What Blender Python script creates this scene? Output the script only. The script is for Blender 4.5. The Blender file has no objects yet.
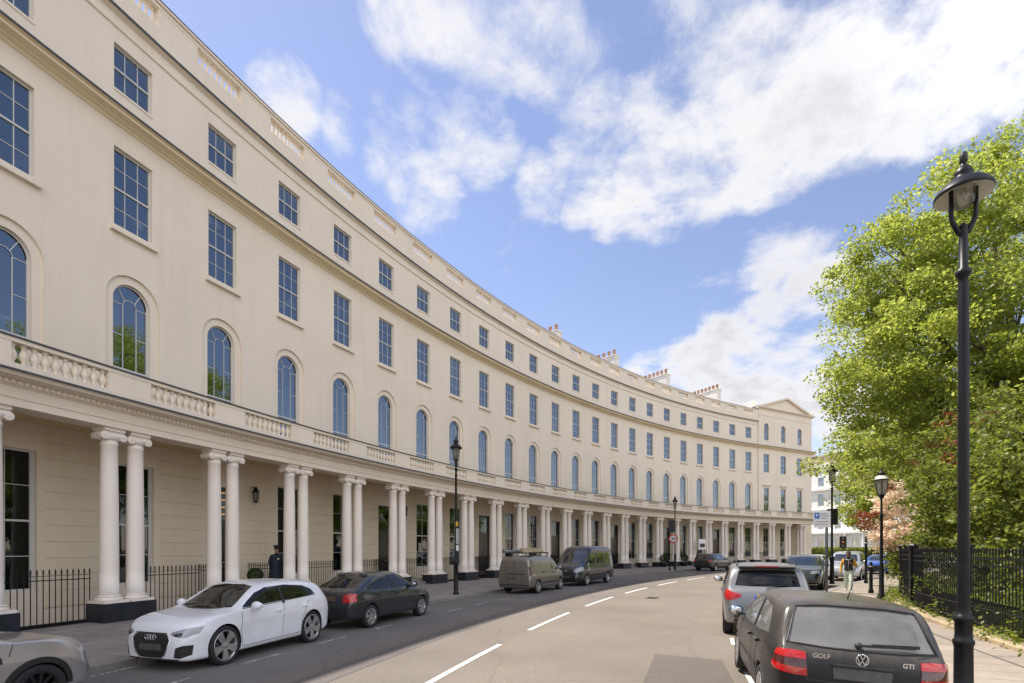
import bpy, bmesh, math, random
import numpy as np
from mathutils import Vector, Matrix
from mathutils.bvhtree import BVHTree
random.seed(7); np.random.seed(7)
R_ = math.radians
SC = bpy.context.scene
COL = SC.collection

# ------------------------------------------------------------------ object helpers
def tag(o, label=None, cat=None, group=None, kind=None):
    if label: o['label'] = label
    if cat: o['category'] = cat
    if group: o['group'] = group
    if kind: o['kind'] = kind
    return o

def thing(name, label, cat, loc=(0, 0, 0), rotz=0.0, group=None):
    o = bpy.data.objects.new(name, None)
    o.empty_display_size = 0.3
    COL.objects.link(o)
    o.location = loc
    o.rotation_euler = (0, 0, rotz)
    return tag(o, label, cat, group)

def basis(o):
    return Matrix.LocRotScale(o.location, o.rotation_euler, o.scale)

def link(name, me, mat=None, parent=None, world=False):
    """one mesh object; world=True: the mesh is in world space, keep it there under its parent"""
    o = bpy.data.objects.new(name, me)
    COL.objects.link(o)
    if mat is not None:
        mats = mat if isinstance(mat, (list, tuple)) else [mat]
        if len(me.materials) == 0:
            for m in mats: me.materials.append(m)
    if parent is not None:
        o.parent = parent
        if world:
            M = basis(parent)
            p = parent.parent
            while p is not None:
                M = basis(p) @ p.matrix_parent_inverse.inverted().inverted() @ M if False else basis(p) @ M
                p = p.parent
            o.matrix_parent_inverse = M.inverted()
    return o

def copy_tree(o, parent=None):
    c = o.copy(); COL.objects.link(c)
    if parent is not None: c.parent = parent
    for ch in list(o.children):
        copy_tree(ch, c)
    return c

class MB:
    """collects shapes into one mesh"""
    def __init__(s):
        s.v = []; s.f = []; s.m = []; s.uv = []; s.sm = []
    def add(s, verts, faces, mi=0, smooth=False, uvs=None):
        b = len(s.v)
        s.v.extend([tuple(p) for p in verts])
        for i, f in enumerate(faces):
            s.f.append([b + q for q in f]); s.m.append(mi); s.sm.append(smooth)
            s.uv.append(uvs[i] if uvs else None)
    def box(s, x0, x1, y0, y1, z0, z1, mi=0, M=None):
        v = [(x0,y0,z0),(x1,y0,z0),(x1,y1,z0),(x0,y1,z0),(x0,y0,z1),(x1,y0,z1),(x1,y1,z1),(x0,y1,z1)]
        if M is not None: v = [tuple(M @ Vector(p)) for p in v]
        s.add(v, [(0,3,2,1),(4,5,6,7),(0,1,5,4),(1,2,6,5),(2,3,7,6),(3,0,4,7)], mi)
    def bbox(s, x0, x1, y0, y1, z0, z1, b=0.01, mi=0, M=None):
        """bevelled box"""
        bm = bmesh.new()
        bmesh.ops.create_cube(bm, size=1.0)
        for v in bm.verts:
            v.co = Vector((x0 + (v.co.x+.5)*(x1-x0), y0 + (v.co.y+.5)*(y1-y0), z0 + (v.co.z+.5)*(z1-z0)))
        bmesh.ops.bevel(bm, geom=list(bm.edges), offset=b, segments=2, affect='EDGES', profile=.6)
        bm.verts.index_update()
        vs = [v.co.copy() for v in bm.verts]
        if M is not None: vs = [M @ p for p in vs]
        s.add(vs, [[v.index for v in f.verts] for f in bm.faces], mi)
        bm.free()
    def lathe(s, prof, n=16, c=(0,0,0), mi=0, smooth=True, M=None, cap=True):
        """prof: (r,z) from bottom to top"""
        vs = []; fs = []
        for r, z in prof:
            for i in range(n):
                a = 2*math.pi*i/n
                vs.append((c[0]+r*math.cos(a), c[1]+r*math.sin(a), c[2]+z))
        if M is not None: vs = [tuple(M @ Vector(p)) for p in vs]
        for j in range(len(prof)-1):
            for i in range(n):
                k = (i+1) % n
                fs.append((j*n+i, j*n+k, (j+1)*n+k, (j+1)*n+i))
        s.add(vs, fs, mi, smooth)
        if cap:
            b = len(s.v) - len(vs)
            for j, rev in ((0, True), (len(prof)-1, False)):
                if prof[j][0] > 1e-4:
                    f = [b + j*n + i for i in range(n)]
                    if rev: f.reverse()
                    s.f.append(f); s.m.append(mi); s.sm.append(False); s.uv.append(None)
    def bar(s, p0, p1, w, d, up=(0,0,1), mi=0):
        """rectangular bar between two points; w across (perp to up), d along up"""
        p0 = Vector(p0); p1 = Vector(p1); t = (p1-p0).normalized(); up = Vector(up)
        a = t.cross(up)
        if a.length < 1e-5: a = t.cross(Vector((1,0,0)))
        a.normalize(); b = a.cross(t).normalized()
        q = []
        for p in (p0, p1):
            for i, j in ((-1,-1),(1,-1),(1,1),(-1,1)):
                q.append(p + a*(i*w/2) + b*(j*d/2))
        s.add(q, [(0,3,2,1),(4,5,6,7),(0,1,5,4),(1,2,6,5),(2,3,7,6),(3,0,4,7)], mi)
    def tube(s, pts, rad, n=8, mi=0, smooth=True):
        pts = [Vector(p) for p in pts]
        if not isinstance(rad, (list, tuple)): rad = [rad]*len(pts)
        vs = []; fs = []
        ref = Vector((0.13, 0.27, 1)).normalized()
        for i, p in enumerate(pts):
            t = (pts[min(i+1, len(pts)-1)] - pts[max(i-1, 0)]).normalized()
            a = t.cross(ref)
            if a.length < 1e-3: a = t.cross(Vector((1,0,0)))
            a.normalize(); b = t.cross(a)
            for k in range(n):
                an = 2*math.pi*k/n
                vs.append(p + (a*math.cos(an) + b*math.sin(an))*rad[i])
        for j in range(len(pts)-1):
            for k in range(n):
                l = (k+1) % n
                fs.append((j*n+k, j*n+l, (j+1)*n+l, (j+1)*n+k))
        fs.append([k for k in range(n)][::-1]); fs.append([(len(pts)-1)*n+k for k in range(n)])
        s.add(vs, fs, mi, smooth)
    def ball(s, c, r, nu=14, nv=9, mi=0):
        rx, ry, rz = r if isinstance(r, (list, tuple)) else (r, r, r)
        vs = []; fs = []
        for j in range(nv+1):
            th = math.pi*j/nv
            for i in range(nu):
                ph = 2*math.pi*i/nu
                vs.append((c[0]+rx*math.sin(th)*math.cos(ph), c[1]+ry*math.sin(th)*math.sin(ph), c[2]-rz*math.cos(th)))
        for j in range(nv):
            for i in range(nu):
                k = (i+1) % nu
                fs.append((j*nu+i, j*nu+k, (j+1)*nu+k, (j+1)*nu+i))
        s.add(vs, fs, mi, True)
    def mesh(s, name='mesh'):
        me = bpy.data.meshes.new(name)
        me.from_pydata(s.v, [], s.f)
        me.polygons.foreach_set('material_index', s.m)
        me.polygons.foreach_set('use_smooth', s.sm)
        if any(u is not None for u in s.uv):
            l = me.uv_layers.new(name='UVMap').data
            for p, u in zip(me.polygons, s.uv):
                if u is None: continue
                for li, c in zip(p.loop_indices, u): l[li].uv = c
        me.update()
        return me
    def build(s, name, mat, parent=None, world=False):
        return link(name, s.mesh(name), mat, parent, world)

# ------------------------------------------------------------------ materials
class NT:
    def __init__(s, name):
        s.m = bpy.data.materials.new(name); s.m.use_nodes = True
        s.t = s.m.node_tree; s.n = s.t.nodes; s.l = s.t.links
        s.b = s.n['Principled BSDF']
    def node(s, typ, **kw):
        x = s.n.new(typ)
        for k, v in kw.items():
            if k.startswith('i_'):
                x.inputs[k[2:].replace('_', ' ')].default_value = v
            else: setattr(x, k, v)
        return x
    def link(s, a, b): s.l.new(a, b)
    def set(s, **kw):
        for k, v in kw.items():
            s.b.inputs[k.replace('_', ' ')].default_value = v
    def noise(s, scale, detail=4, rough=.55, vec=None):
        x = s.node('ShaderNodeTexNoise'); x.inputs['Scale'].default_value = scale
        x.inputs['Detail'].default_value = detail; x.inputs['Roughness'].default_value = rough
        if vec is not None: s.link(vec, x.inputs['Vector'])
        return x.outputs['Fac']
    def pos(s):
        return s.node('ShaderNodeNewGeometry').outputs['Position']
    def ramp(s, fac, stops):
        x = s.node('ShaderNodeValToRGB'); s.link(fac, x.inputs['Fac'])
        e = x.color_ramp.elements
        while len(e) < len(stops): e.new(.5)
        for i, (p, c) in enumerate(stops):
            e[i].position = p; e[i].color = (c[0], c[1], c[2], 1)
        return x.outputs['Color']
    def mix(s, fac, a, b, mode='MIX'):
        x = s.node('ShaderNodeMix', data_type='RGBA', blend_type=mode)
        for sock, v in ((x.inputs[0], fac), (x.inputs[6], a), (x.inputs[7], b)):
            if hasattr(v, 'is_linked') or hasattr(v, 'links'): s.link(v, sock)
            elif isinstance(v, (int, float)): sock.default_value = v
            else: sock.default_value = (v[0], v[1], v[2], 1)
        return x.outputs[2]
    def bump(s, h, strength=.2, dist=.02):
        x = s.node('ShaderNodeBump'); x.inputs['Strength'].default_value = strength; x.inputs['Distance'].default_value = dist
        s.link(h, x.inputs['Height']); s.link(x.outputs['Normal'], s.b.inputs['Normal'])
        return x
    def col(s, c):
        if hasattr(c, 'links'): s.link(c, s.b.inputs['Base Color'])
        else: s.b.inputs['Base Color'].default_value = (c[0], c[1], c[2], 1)

def simple(name, c, rough=.5, metal=0.0, var=.12, scale=3.0, coat=0.0, spec=None, bump=0.0):
    t = NT(name)
    a = [x*(1-var) for x in c]; b = [min(1, x*(1+var)) for x in c]
    n = t.noise(scale, 5, .6, t.pos())
    t.col(t.ramp(n, [(.3, a), (.7, b)]))
    t.set(Roughness=rough, Metallic=metal)
    if coat: t.b.inputs['Coat Weight'].default_value = coat; t.b.inputs['Coat Roughness'].default_value = .04
    if spec is not None: t.b.inputs['Specular IOR Level'].default_value = spec
    if bump: t.bump(t.noise(scale*12, 3, .6, t.pos()), bump, .01)
    return t.m

MAT = {}
def stucco(name, c, joints=False, streak=.12):
    t = NT(name)
    p = t.pos()
    mp = t.node('ShaderNodeMapping'); t.link(p, mp.inputs['Vector']); mp.inputs['Scale'].default_value = (1.2, 1.2, .12)
    n1 = t.noise(.35, 5, .6, p); n2 = t.noise(1.3, 6, .65, mp.outputs['Vector']); n3 = t.noise(9, 4, .6, p)
    base = t.ramp(n1, [(.3, [x*.955 for x in c]), (.7, [min(1, x*1.03) for x in c])])
    base = t.mix(t.ramp(n2, [(.52, (0,0,0)), (.8, (streak*3,)*3)]), base, [c[0]*.78, c[1]*.74, c[2]*.66])
    base = t.mix(t.ramp(n3, [(.6, (0,0,0)), (.8, (.08,)*3)]), base, [x*.85 for x in c])
    if joints:
        uv = t.node('ShaderNodeUVMap').outputs['UV']
        br = t.node('ShaderNodeTexBrick'); t.link(uv, br.inputs['Vector'])
        br.inputs['Scale'].default_value = 1.0; br.inputs['Mortar Size'].default_value = .006
        br.inputs['Mortar Smooth'].default_value = .3
        br.inputs['Brick Width'].default_value = 1.05; br.inputs['Row Height'].default_value = .43
        br.inputs['Color1'].default_value = (1,1,1,1); br.inputs['Color2'].default_value = (.985,.985,.98,1); br.inputs['Mortar'].default_value = (.925,.915,.90,1)
        base = t.mix(1.0, base, br.outputs['Color'], 'MULTIPLY')
        t.bump(n3, .08, .01)
    else:
        t.bump(n3, .06, .01)
    t.col(base); t.set(Roughness=.72); t.b.inputs['Specular IOR Level'].default_value = .25
    return t.m

CREAM = (.815, .715, .588)
MAT['wall'] = stucco('stucco_wall', CREAM, True)
MAT['trim'] = stucco('stucco_trim', (.81, .71, .58)); MAT['cornice'] = stucco('stucco_cornice_bounce_tint', (.80, .67, .46)); MAT['wall_gf'] = stucco('stucco_ground_floor_bounce_tint', (.77, .67, .515)); MAT['ceil'] = stucco('portico_ceiling_bounce_tint', (.72, .56, .34), streak=.04)  # cornice, ground-floor and ceiling colours have warm bounce light mixed in
MAT['trim_plain'] = stucco('column_paint', (.83, .75, .66), streak=.03)
MAT['lead'] = simple('lead_flashing', (.075, .078, .088), .6, 0, .25, 2.0)
MAT['plinth'] = simple('dark_plinth_paint', (.018, .020, .027), .42, 0, .3, 4.0, bump=.1)
MAT['frame'] = simple('white_window_paint', (.60, .59, .56), .4, 0, .05, 2)
MAT['iron'] = simple('black_iron_paint', (.008, .0085, .0095), .42, 0, .4, 6.0, spec=.28, bump=.15)
MAT['blackdoor'] = simple('black_gloss_door', (.012, .013, .014), .18, 0, .2, 3.0)
MAT['brass'] = simple('brass', (.55, .38, .12), .3, 1.0, .1)
MAT['chim'] = simple('chimney_render', (.80, .76, .69), .8, 0, .08, 1.5)
MAT['pot'] = simple('terracotta_pot', (.42, .25, .16), .8, 0, .3, 5)
MAT['roof'] = simple('slate_roof', (.10, .105, .12), .6, 0, .2, 2)

def window_glass(name, ior=2.2, through=(.62, .66, .68)):
    """old sash glass: sees the dim room behind, reflects the sky, slightly wavy"""
    t = NT(name)
    g = t.node('ShaderNodeBsdfGlossy'); g.inputs['Roughness'].default_value = .012; g.inputs['Color'].default_value = (.80, .91, 1, 1)
    tr = t.node('ShaderNodeBsdfTransparent'); tr.inputs['Color'].default_value = (*through, 1)
    bp = t.node('ShaderNodeBump'); bp.inputs['Strength'].default_value = .06; bp.inputs['Distance'].default_value = .05
    ob = t.node('ShaderNodeObjectInfo').outputs['Random']
    ad = t.node('ShaderNodeVectorMath', operation='ADD'); t.link(t.pos(), ad.inputs[0]); t.link(ob, ad.inputs[1])
    t.link(t.noise(1.1, 2, .5, ad.outputs[0]), bp.inputs['Height'])
    t.link(bp.outputs['Normal'], g.inputs['Normal'])
    fr = t.node('ShaderNodeFresnel'); fr.inputs['IOR'].default_value = ior
    m1 = t.node('ShaderNodeMixShader'); t.link(fr.outputs[0], m1.inputs[0]); t.link(tr.outputs[0], m1.inputs[1]); t.link(g.outputs[0], m1.inputs[2])
    t.link(m1.outputs[0], t.n['Material Output'].inputs['Surface'])
    return t.m
MAT['pane'] = window_glass('window_glass', 3.1)
MAT['pane_dark'] = window_glass('ground_floor_glass', 1.75, (.5, .54, .5))
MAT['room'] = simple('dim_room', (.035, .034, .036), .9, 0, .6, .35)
MAT['blind'] = simple('pale_window_blind', (.62, .60, .56), .8, 0, .06, 1.2)
MAT['net'] = simple('net_curtain', (.34, .35, .37), .85, 0, .15, 2.0)

def road_mat(name, c, var=.16, patch=True):
    t = NT(name); p = t.pos()
    n1 = t.noise(.22, 5, .6, p); n2 = t.noise(38, 3, .7, p); n3 = t.noise(1.6, 6, .65, p)
    base = t.ramp(n1, [(.32, [x*(1-var) for x in c]), (.68, [x*(1+var) for x in c])])
    base = t.mix(.55, base, t.ramp(n2, [(.3, (.45,.45,.45)), (.72, (1.45,1.42,1.38))]), 'MULTIPLY')
    base = t.mix(t.ramp(n3, [(.55, (0,0,0)), (.78, (.5,)*3)]), base, [x*.78 for x in c])
    if patch:
        v = t.node('ShaderNodeTexVoronoi', feature='DISTANCE_TO_EDGE'); v.inputs['Scale'].default_value = .33
        nn = t.node('ShaderNodeTexNoise'); nn.inputs['Scale'].default_value = .9; nn.inputs['Detail'].default_value = 4; t.link(p, nn.inputs['Vector'])
        ad = t.node('ShaderNodeMix', data_type='VECTOR'); ad.inputs[0].default_value = .35
        t.link(p, ad.inputs[4]); t.link(nn.outputs['Color'], ad.inputs[5]); t.link(ad.outputs[1], v.inputs['Vector'])
        base = t.mix(t.ramp(v.outputs['Distance'], [(0, (.28,)*3), (.010, (0,)*3)]), base, [x*.5 for x in c])
    t.col(base); t.set(Roughness=.85); t.b.inputs['Specular IOR Level'].default_value = .3
    t.bump(n2, .5, .006)
    return t.m
MAT['road'] = road_mat('asphalt_worn_beige', (.19, .162, .132))
MAT['road2'] = road_mat('asphalt_grey', (.175, .15, .128))
MAT['bay'] = road_mat('asphalt_parking_bay', (.17, .155, .145), .2)
MAT['strip'] = road_mat('asphalt_repair_strip', (.135, .12, .11), .15, False)
MAT['patch'] = road_mat('asphalt_repair_patch', (.135, .115, .10), .14, False)
def paint_mat():
    t = NT('road_marking_paint'); p = t.pos()
    n = t.noise(14, 5, .7, p)
    t.col(t.ramp(n, [(.3, (.42,.41,.39)), (.48, (.78,.77,.74))])); t.set(Roughness=.7)
    return t.m
MAT['paint'] = paint_mat()
def worn_paint():
    t = NT('worn_bay_marking_paint'); p = t.pos()
    n = t.noise(9, 5, .7, p)
    t.col(t.ramp(n, [(.42, (.12,.115,.11)), (.58, (.62,.61,.58))])); t.set(Roughness=.75)
    return t.m
MAT['paint_worn'] = worn_paint()
MAT['yellow'] = simple('yellow_paint', (.55, .38, .04), .7, 0, .3, 8)
def slab_mat(name, c, w=.9, h=.6):
    t = NT(name); uv = t.node('ShaderNodeUVMap').outputs['UV']; p = t.pos()
    br = t.node('ShaderNodeTexBrick'); t.link(uv, br.inputs['Vector'])
    br.inputs['Scale'].default_value = 1; br.inputs['Mortar Size'].default_value = .011; br.inputs['Brick Width'].default_value = w; br.inputs['Row Height'].default_value = h
    br.inputs['Color1'].default_value = (*[x*1.07 for x in c], 1); br.inputs['Color2'].default_value = (*[x*.88 for x in c], 1); br.inputs['Mortar'].default_value = (*[x*.4 for x in c], 1)
    n = t.noise(.8, 6, .65, p); n2 = t.noise(25, 3, .6, p)
    base = t.mix(1.0, br.outputs['Color'], t.ramp(n, [(.3, (.8,.79,.77)), (.7, (1.12,1.12,1.12))]), 'MULTIPLY')
    base = t.mix(.6, base, t.ramp(n2, [(.3, (.75,.75,.75)), (.7, (1.2,1.2,1.2))]), 'MULTIPLY')
    t.col(base); t.set(Roughness=.85); t.bump(n2, .2, .004)
    return t.m
MAT['slab'] = slab_mat('york_stone_slabs', (.27, .235, .215))
MAT['slab2'] = slab_mat('sandy_pavement_slabs', (.30, .25, .20), .75, .6)
MAT['kerb'] = slab_mat('granite_kerb', (.26, .24, .22), .9, 5)
MAT['stone'] = slab_mat('weathered_yellow_stone', (.36, .28, .17), .8, 5)
MAT['soil'] = simple('garden_soil', (.05, .045, .025), .95, 0, .4, 2, bump=.5)
MAT['ground'] = simple('far_ground', (.16, .15, .13), .9, 0, .2, .4)

def leaf_mat(name, c1, c2, c3=None, trans=.5):
    t = NT(name)
    uv = t.node('ShaderNodeUVMap').outputs['UV']
    sp = t.node('ShaderNodeSeparateXYZ'); t.link(uv, sp.inputs[0])
    n = t.noise(.45, 3, .6, t.pos())
    c = t.ramp(sp.outputs[0], [(0, c1), (.55, c2), (1, c3 or c2)])
    c = t.mix(t.ramp(n, [(.35, (0,)*3), (.65, (.5,)*3)]), c, c1)
    t.col(c); t.set(Roughness=.45); t.b.inputs['Specular IOR Level'].default_value = .35
    tr = t.node('ShaderNodeBsdfTranslucent')
    hs = t.node('ShaderNodeHueSaturation'); hs.inputs['Value'].default_value = 1.5; hs.inputs['Saturation'].default_value = 1.1; hs.inputs['Hue'].default_value = .487
    t.link(c, hs.inputs['Color']); t.link(hs.outputs[0], tr.inputs['Color'])
    mx = t.node('ShaderNodeMixShader'); mx.inputs[0].default_value = trans
    t.link(t.b.outputs[0], mx.inputs[1]); t.link(tr.outputs[0], mx.inputs[2])
    t.link(mx.outputs[0], t.n['Material Output'].inputs['Surface'])
    return t.m
MAT['plane_leaf'] = leaf_mat('plane_tree_leaf', (.20, .255, .05), (.31, .36, .08), (.45, .475, .18), .64)
MAT['shrub_leaf'] = leaf_mat('glossy_shrub_leaf', (.095, .125, .024), (.185, .22, .044), (.32, .345, .10), .5)
MAT['shrub_red'] = leaf_mat('red_shoot_leaf', (.16, .05, .03), (.26, .09, .04), (.34, .16, .07), .4)
MAT['cream_leaf'] = leaf_mat('cream_shrub_leaf', (.66, .53, .40), (.80, .69, .52), (.87, .80, .64), .4)
MAT['weed_leaf'] = leaf_mat('weed_leaf', (.08, .12, .015), (.17, .21, .03), (.26, .29, .05), .45)
MAT['box_leaf'] = leaf_mat('box_ball_leaf', (.015, .04, .008), (.03, .07, .012), (.05, .10, .02), .2)
MAT['bark'] = simple('plane_bark', (.12, .095, .07), .9, 0, .4, 3, bump=.6)

# ------------------------------------------------------------------ plan of the crescent (metres)
F_, Y0_ = 506.6251, 547.948
RAD = 99.2208; CX, CY = 80.2023, -17.0348; A0 = -1.25195; DA = .03422
KE = 22.5; BAY = RAD*DA
AE = A0 + KE*DA
def ang(k): return A0 + min(k, KE)*DA
def path(k, off, z=0.0):
    """k bays along the facade, off metres out of the facade towards the street"""
    a = ang(k)
    s = max(0, k-KE)*BAY
    return Vector((CX + (RAD-off)*math.sin(a) + s*math.cos(a), CY + (RAD-off)*math.cos(a) - s*math.sin(a), z))
def arc(k, r, z=0.0):
    a = A0 + k*DA
    return Vector((CX + r*math.sin(a), CY + r*math.cos(a), z))
def kz(k): return -ang(k)                 # z rotation: local x along the street, local -y to the street
def ray(x, r, far=None):
    """ground position on the circle of radius r that lies in direction x of the survey photo"""
    t = (x-512)/F_; A = t*t+1; B = -2*(t*CX+CY); C = CX*CX+CY*CY-r*r
    D = math.sqrt(max(0, B*B-4*A*C)); a, b = (-B-D)/(2*A), (-B+D)/(2*A)
    Z = b if (far or (far is None and r > 82)) else a
    return Vector((t*Z, Z, 0))
def k_of(p): return (math.atan2(p[0]-CX, p[1]-CY) - A0)/DA
def sweep(mb, prof, ks, fn=path, closed=False, mi=0, smooth=False, caps=False):
    """prof: list of (off, z); swept along the street positions ks"""
    vs = []; fs = []; uv = []
    n = len(prof)
    dist = [0.0]
    for i in range(1, n): dist.append(dist[-1] + math.hypot(prof[i][0]-prof[i-1][0], prof[i][1]-prof[i-1][1]))
    for k in ks:
        for o, z in prof: vs.append(fn(k, o, z))
    m = n if closed else n-1
    for j in range(len(ks)-1):
        for i in range(m):
            q = (i+1) % n
            fs.append((j*n+i, (j+1)*n+i, (j+1)*n+q, j*n+q))
            d0, d1 = dist[i], (dist[q] if q else dist[i]+.1)
            u0, u1 = ks[j]*BAY, ks[j+1]*BAY
            uv.append(((u0, d0), (u1, d0), (u1, d1), (u0, d1)))
    mb.add(vs, fs, mi, smooth, uv)
    if caps:
        b = len(mb.v)-len(vs)
        for j in (0, len(ks)-1):
            mb.f.append([b+j*n+i for i in range(n)]); mb.m.append(mi); mb.sm.append(False); mb.uv.append(None)
def krange(a, b, step=.34):
    n = max(1, int(math.ceil((b-a)/step)))
    return [a + (b-a)*i/n for i in range(n+1)]
# ------------------------------------------------------------------ ground, road, pavements
def ring(mb, r0, r1, z, k0, k1, step=.5, z1=None, mi=0):
    sweep(mb, [(r1, z if z1 is None else z1), (r0, z)], krange(k0, k1, step), arc, mi=mi)
FULL = 2*math.pi/DA
def struct(name, mb, mat):
    return tag(mb.build(name, mat), kind='structure')
KR = [(-60, 78.5), (3.4, 78.5), (8.3, 76.5), (11.5, 75.4), (15, 75.2), (60, 75.2)]
FR = [(-60, 75.3), (3.4, 75.3), (5.0, 75.0), (8.3, 73.4), (11.5, 72.0), (15, 71.6), (60, 71.6)]
def lerp_tab(tab, x):
    for (a, b), (c, d) in zip(tab, tab[1:]):
        if x <= c:
            t = max(0, (x-a)/(c-a)); return b + (d-b)*t
    return tab[-1][1]
def kerb_r(k): return lerp_tab(KR, k)
def fence_r(k): return lerp_tab(FR, k)
def gz(r):
    """cross-fall: the road rises gently from the terrace kerb to the garden kerb"""
    return .16*min(1, max(0, (91.3-r)/12.8))
ZR = gz(70)
RL = 91.3          # building-side kerb
K0, K1 = -18, 46
m = MB(); ring(m, 0.5, 71, .28, 0, FULL, 4); struct('garden_ground', m, MAT['soil'])
m = MB()
sweep(m, [(0, 0), (1, 0)], krange(K0, K1, .5), lambda k, o, z: arc(k, (fence_r(k)-.35) if o == 0 else 70.9, .14+ZR), )
struct('garden_bed', m, MAT['soil'])
m = MB(); ring(m, 99.3, 700, -.06, 0, FULL, 2); struct('ground', m, MAT['ground'])
m = MB(); ring(m, 70, 97.0, -.05, K1-1, K0+FULL+1, 2); struct('ground', m, MAT['ground'])
# road bands: parking bay, lane, lane
m = MB(); ring(m, 87.95, RL+.01, gz(87.95), K0, K1, z1=0); struct('parking_bay_road', m, MAT['bay'])
m = MB(); ring(m, 85.25, 87.95, gz(85.25), K0, K1, z1=gz(87.95)); struct('road', m, MAT['road2'])
m = MB()
sweep(m, [(0, 0), (1, 0)], krange(K0, K1, .5), lambda k, o, z: arc(k, 85.25, gz(85.25)) if o == 0 else arc(k, kerb_r(k)-.01, gz(kerb_r(k))))
struct('road', m, MAT['road'])
m = MB(); ring(m, 86.85, 87.42, gz(86.85)+.005, -6, 9.5, .3, z1=gz(87.42)+.005); struct('road_repair_strip', m, MAT['strip'])
m = MB()
c = [(655, 655), (722, 662), (742, 700), (640, 692)]
pts = [Vector(((x-512)*2.1/(y-Y0_), F_*2.1/(y-Y0_), 0)) for x, y in c]
for q in pts: q.z = gz(math.hypot(q.x-CX, q.y-CY)) + .005
m.add(pts, [(0, 3, 2, 1)]); struct('road_repair_patch', m, MAT['patch'])
# kerbs: real steps 0.12 m
m = MB(); sweep(m, [(RL-.005, -.02), (RL, .115), (RL+.015, .125), (RL+.28, .125)], krange(K0, K1, .4), arc); struct('kerb', m, MAT['kerb'])
m = MB()
def kfn(k, o, z): return arc(k, kerb_r(k)-o, z+ZR)
sweep(m, [(.28, .125), (.015, .125), (0, .115), (-.005, -.02)], krange(K0, K1, .4), kfn); struct('kerb', m, MAT['kerb'])
m = MB(); sweep(m, [(RL+.28, .122), (97.05, .14)], krange(K0, K1, .4), arc); struct('pavement', m, MAT['slab'])
m = MB()
sweep(m, [(0, 0), (1, 0)], krange(K0, K1, .4), lambda k, o, z: arc(k, kerb_r(k)-.28 if o == 0 else fence_r(k)-.36, .122+ZR)); struct('pavement', m, MAT['slab2'])
# basement area in front of the terrace
m = MB(); ring(m, 97.0, 99.4, -2.3, -8, KE+6); struct('basement_area_floor', m, MAT['slab'])
m = MB(); sweep(m, [(97.05, .14), (97.05, -2.3)], krange(-8, KE+6, .5), arc); struct('basement_area_wall', m, MAT['trim'])
m = MB(); sweep(m, [(98.9, .128), (97.04, .132)], krange(KE, KE+14, .5), arc); struct('pavement', m, MAT['slab'])
# centre line: 3.8 m marks, 2 m gaps; bay markings
def mark(r, k0, k1, w, name, mat, z=.008):
    m = MB(); sweep(m, [(r+w/2, z+gz(r+w/2)), (r-w/2, z+gz(r-w/2))], krange(k0, k1, .2), arc); struct(name, m, mat)
rc = 85.25
dk = 1/(DA*rc)
kc = k_of(Vector((.23, 12.97)))
s = kc - 3*5.8*dk
while s < 26:
    mark(rc, s, s+3.8*dk, .115, 'centre_line_mark', MAT['paint']); s += 5.85*dk
s = -6
while s < 20:
    mark(89.28, s, s+1.0*dk, .07, 'bay_line_mark', MAT['paint_worn'], .006); s += 2.0*dk
s = -5.0
while s < 1.9:
    mark(80.45, s, s+.9*dk, .075, 'bay_line_mark', MAT['paint']); s += 1.75*dk
mark(RL-.22, -6, 1.5, .06, 'kerb_line_mark', MAT['paint_worn'], .006)
m = MB()
for k in (8.0, ):
    sweep(m, [(95.4, .142), (94.9, .142)], krange(k-.15, k+.25, .2), arc)
struct('yellow_hatch_mark', m, MAT['yellow'])
# gully covers and drain irons
for k, r in ((2.0, 91.0), (9, 91.0), (4.6, 83.6)):
    m = MB(); p = arc(k, r, gz(r)); M = Matrix.Translation(p) @ Matrix.Rotation(-(A0+k*DA), 4, 'Z')
    m.box(-.3, .3, -.22, .22, -.02, .006, M=M)
    tag(m.build('drain_cover', MAT['iron']), 'iron drain cover set in the ' + ('road beside the building kerb near the white hatchback' if k == 2 else 'road beside the kerb past the dark van' if k == 9 else 'carriageway between the dashed line and the right-hand cars'), 'drain cover')
# ------------------------------------------------------------------ the stucco crescent
KL = -4.5                                   # left end (out of frame)
KP0, KP1 = 22.58, 26.15                     # end pavilion
terr_loc = path(11, 0)
TERR = thing('crescent_terrace', 'long curved cream stucco terrace with paired columns, arched windows and balustrade', 'building', terr_loc)
def part(mb, name, mat, parent=None): return mb.build(name, mat, parent or TERR, world=True)
KS = [k for k in range(-4, 23)]
PAV = [23.08, 24.18, 25.3]
HW = .62                                     # half width of a window opening
ZG0, ZG1 = .95, 5.02                         # ground-floor window
ZD0 = .45                                    # door sill
ZA0, ZAS, AR, AO = 7.0, 10.53, .60, .87      # arched window: sill, springing, radii
ZS0, ZS1 = 12.85, 15.49
ZT0, ZT1 = 17.40, 18.90
WTOP = 19.96
DOORS = set(range(-4, 23)) & {-4, -1, 2, 5, 8, 11, 14, 17, 20}

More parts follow.
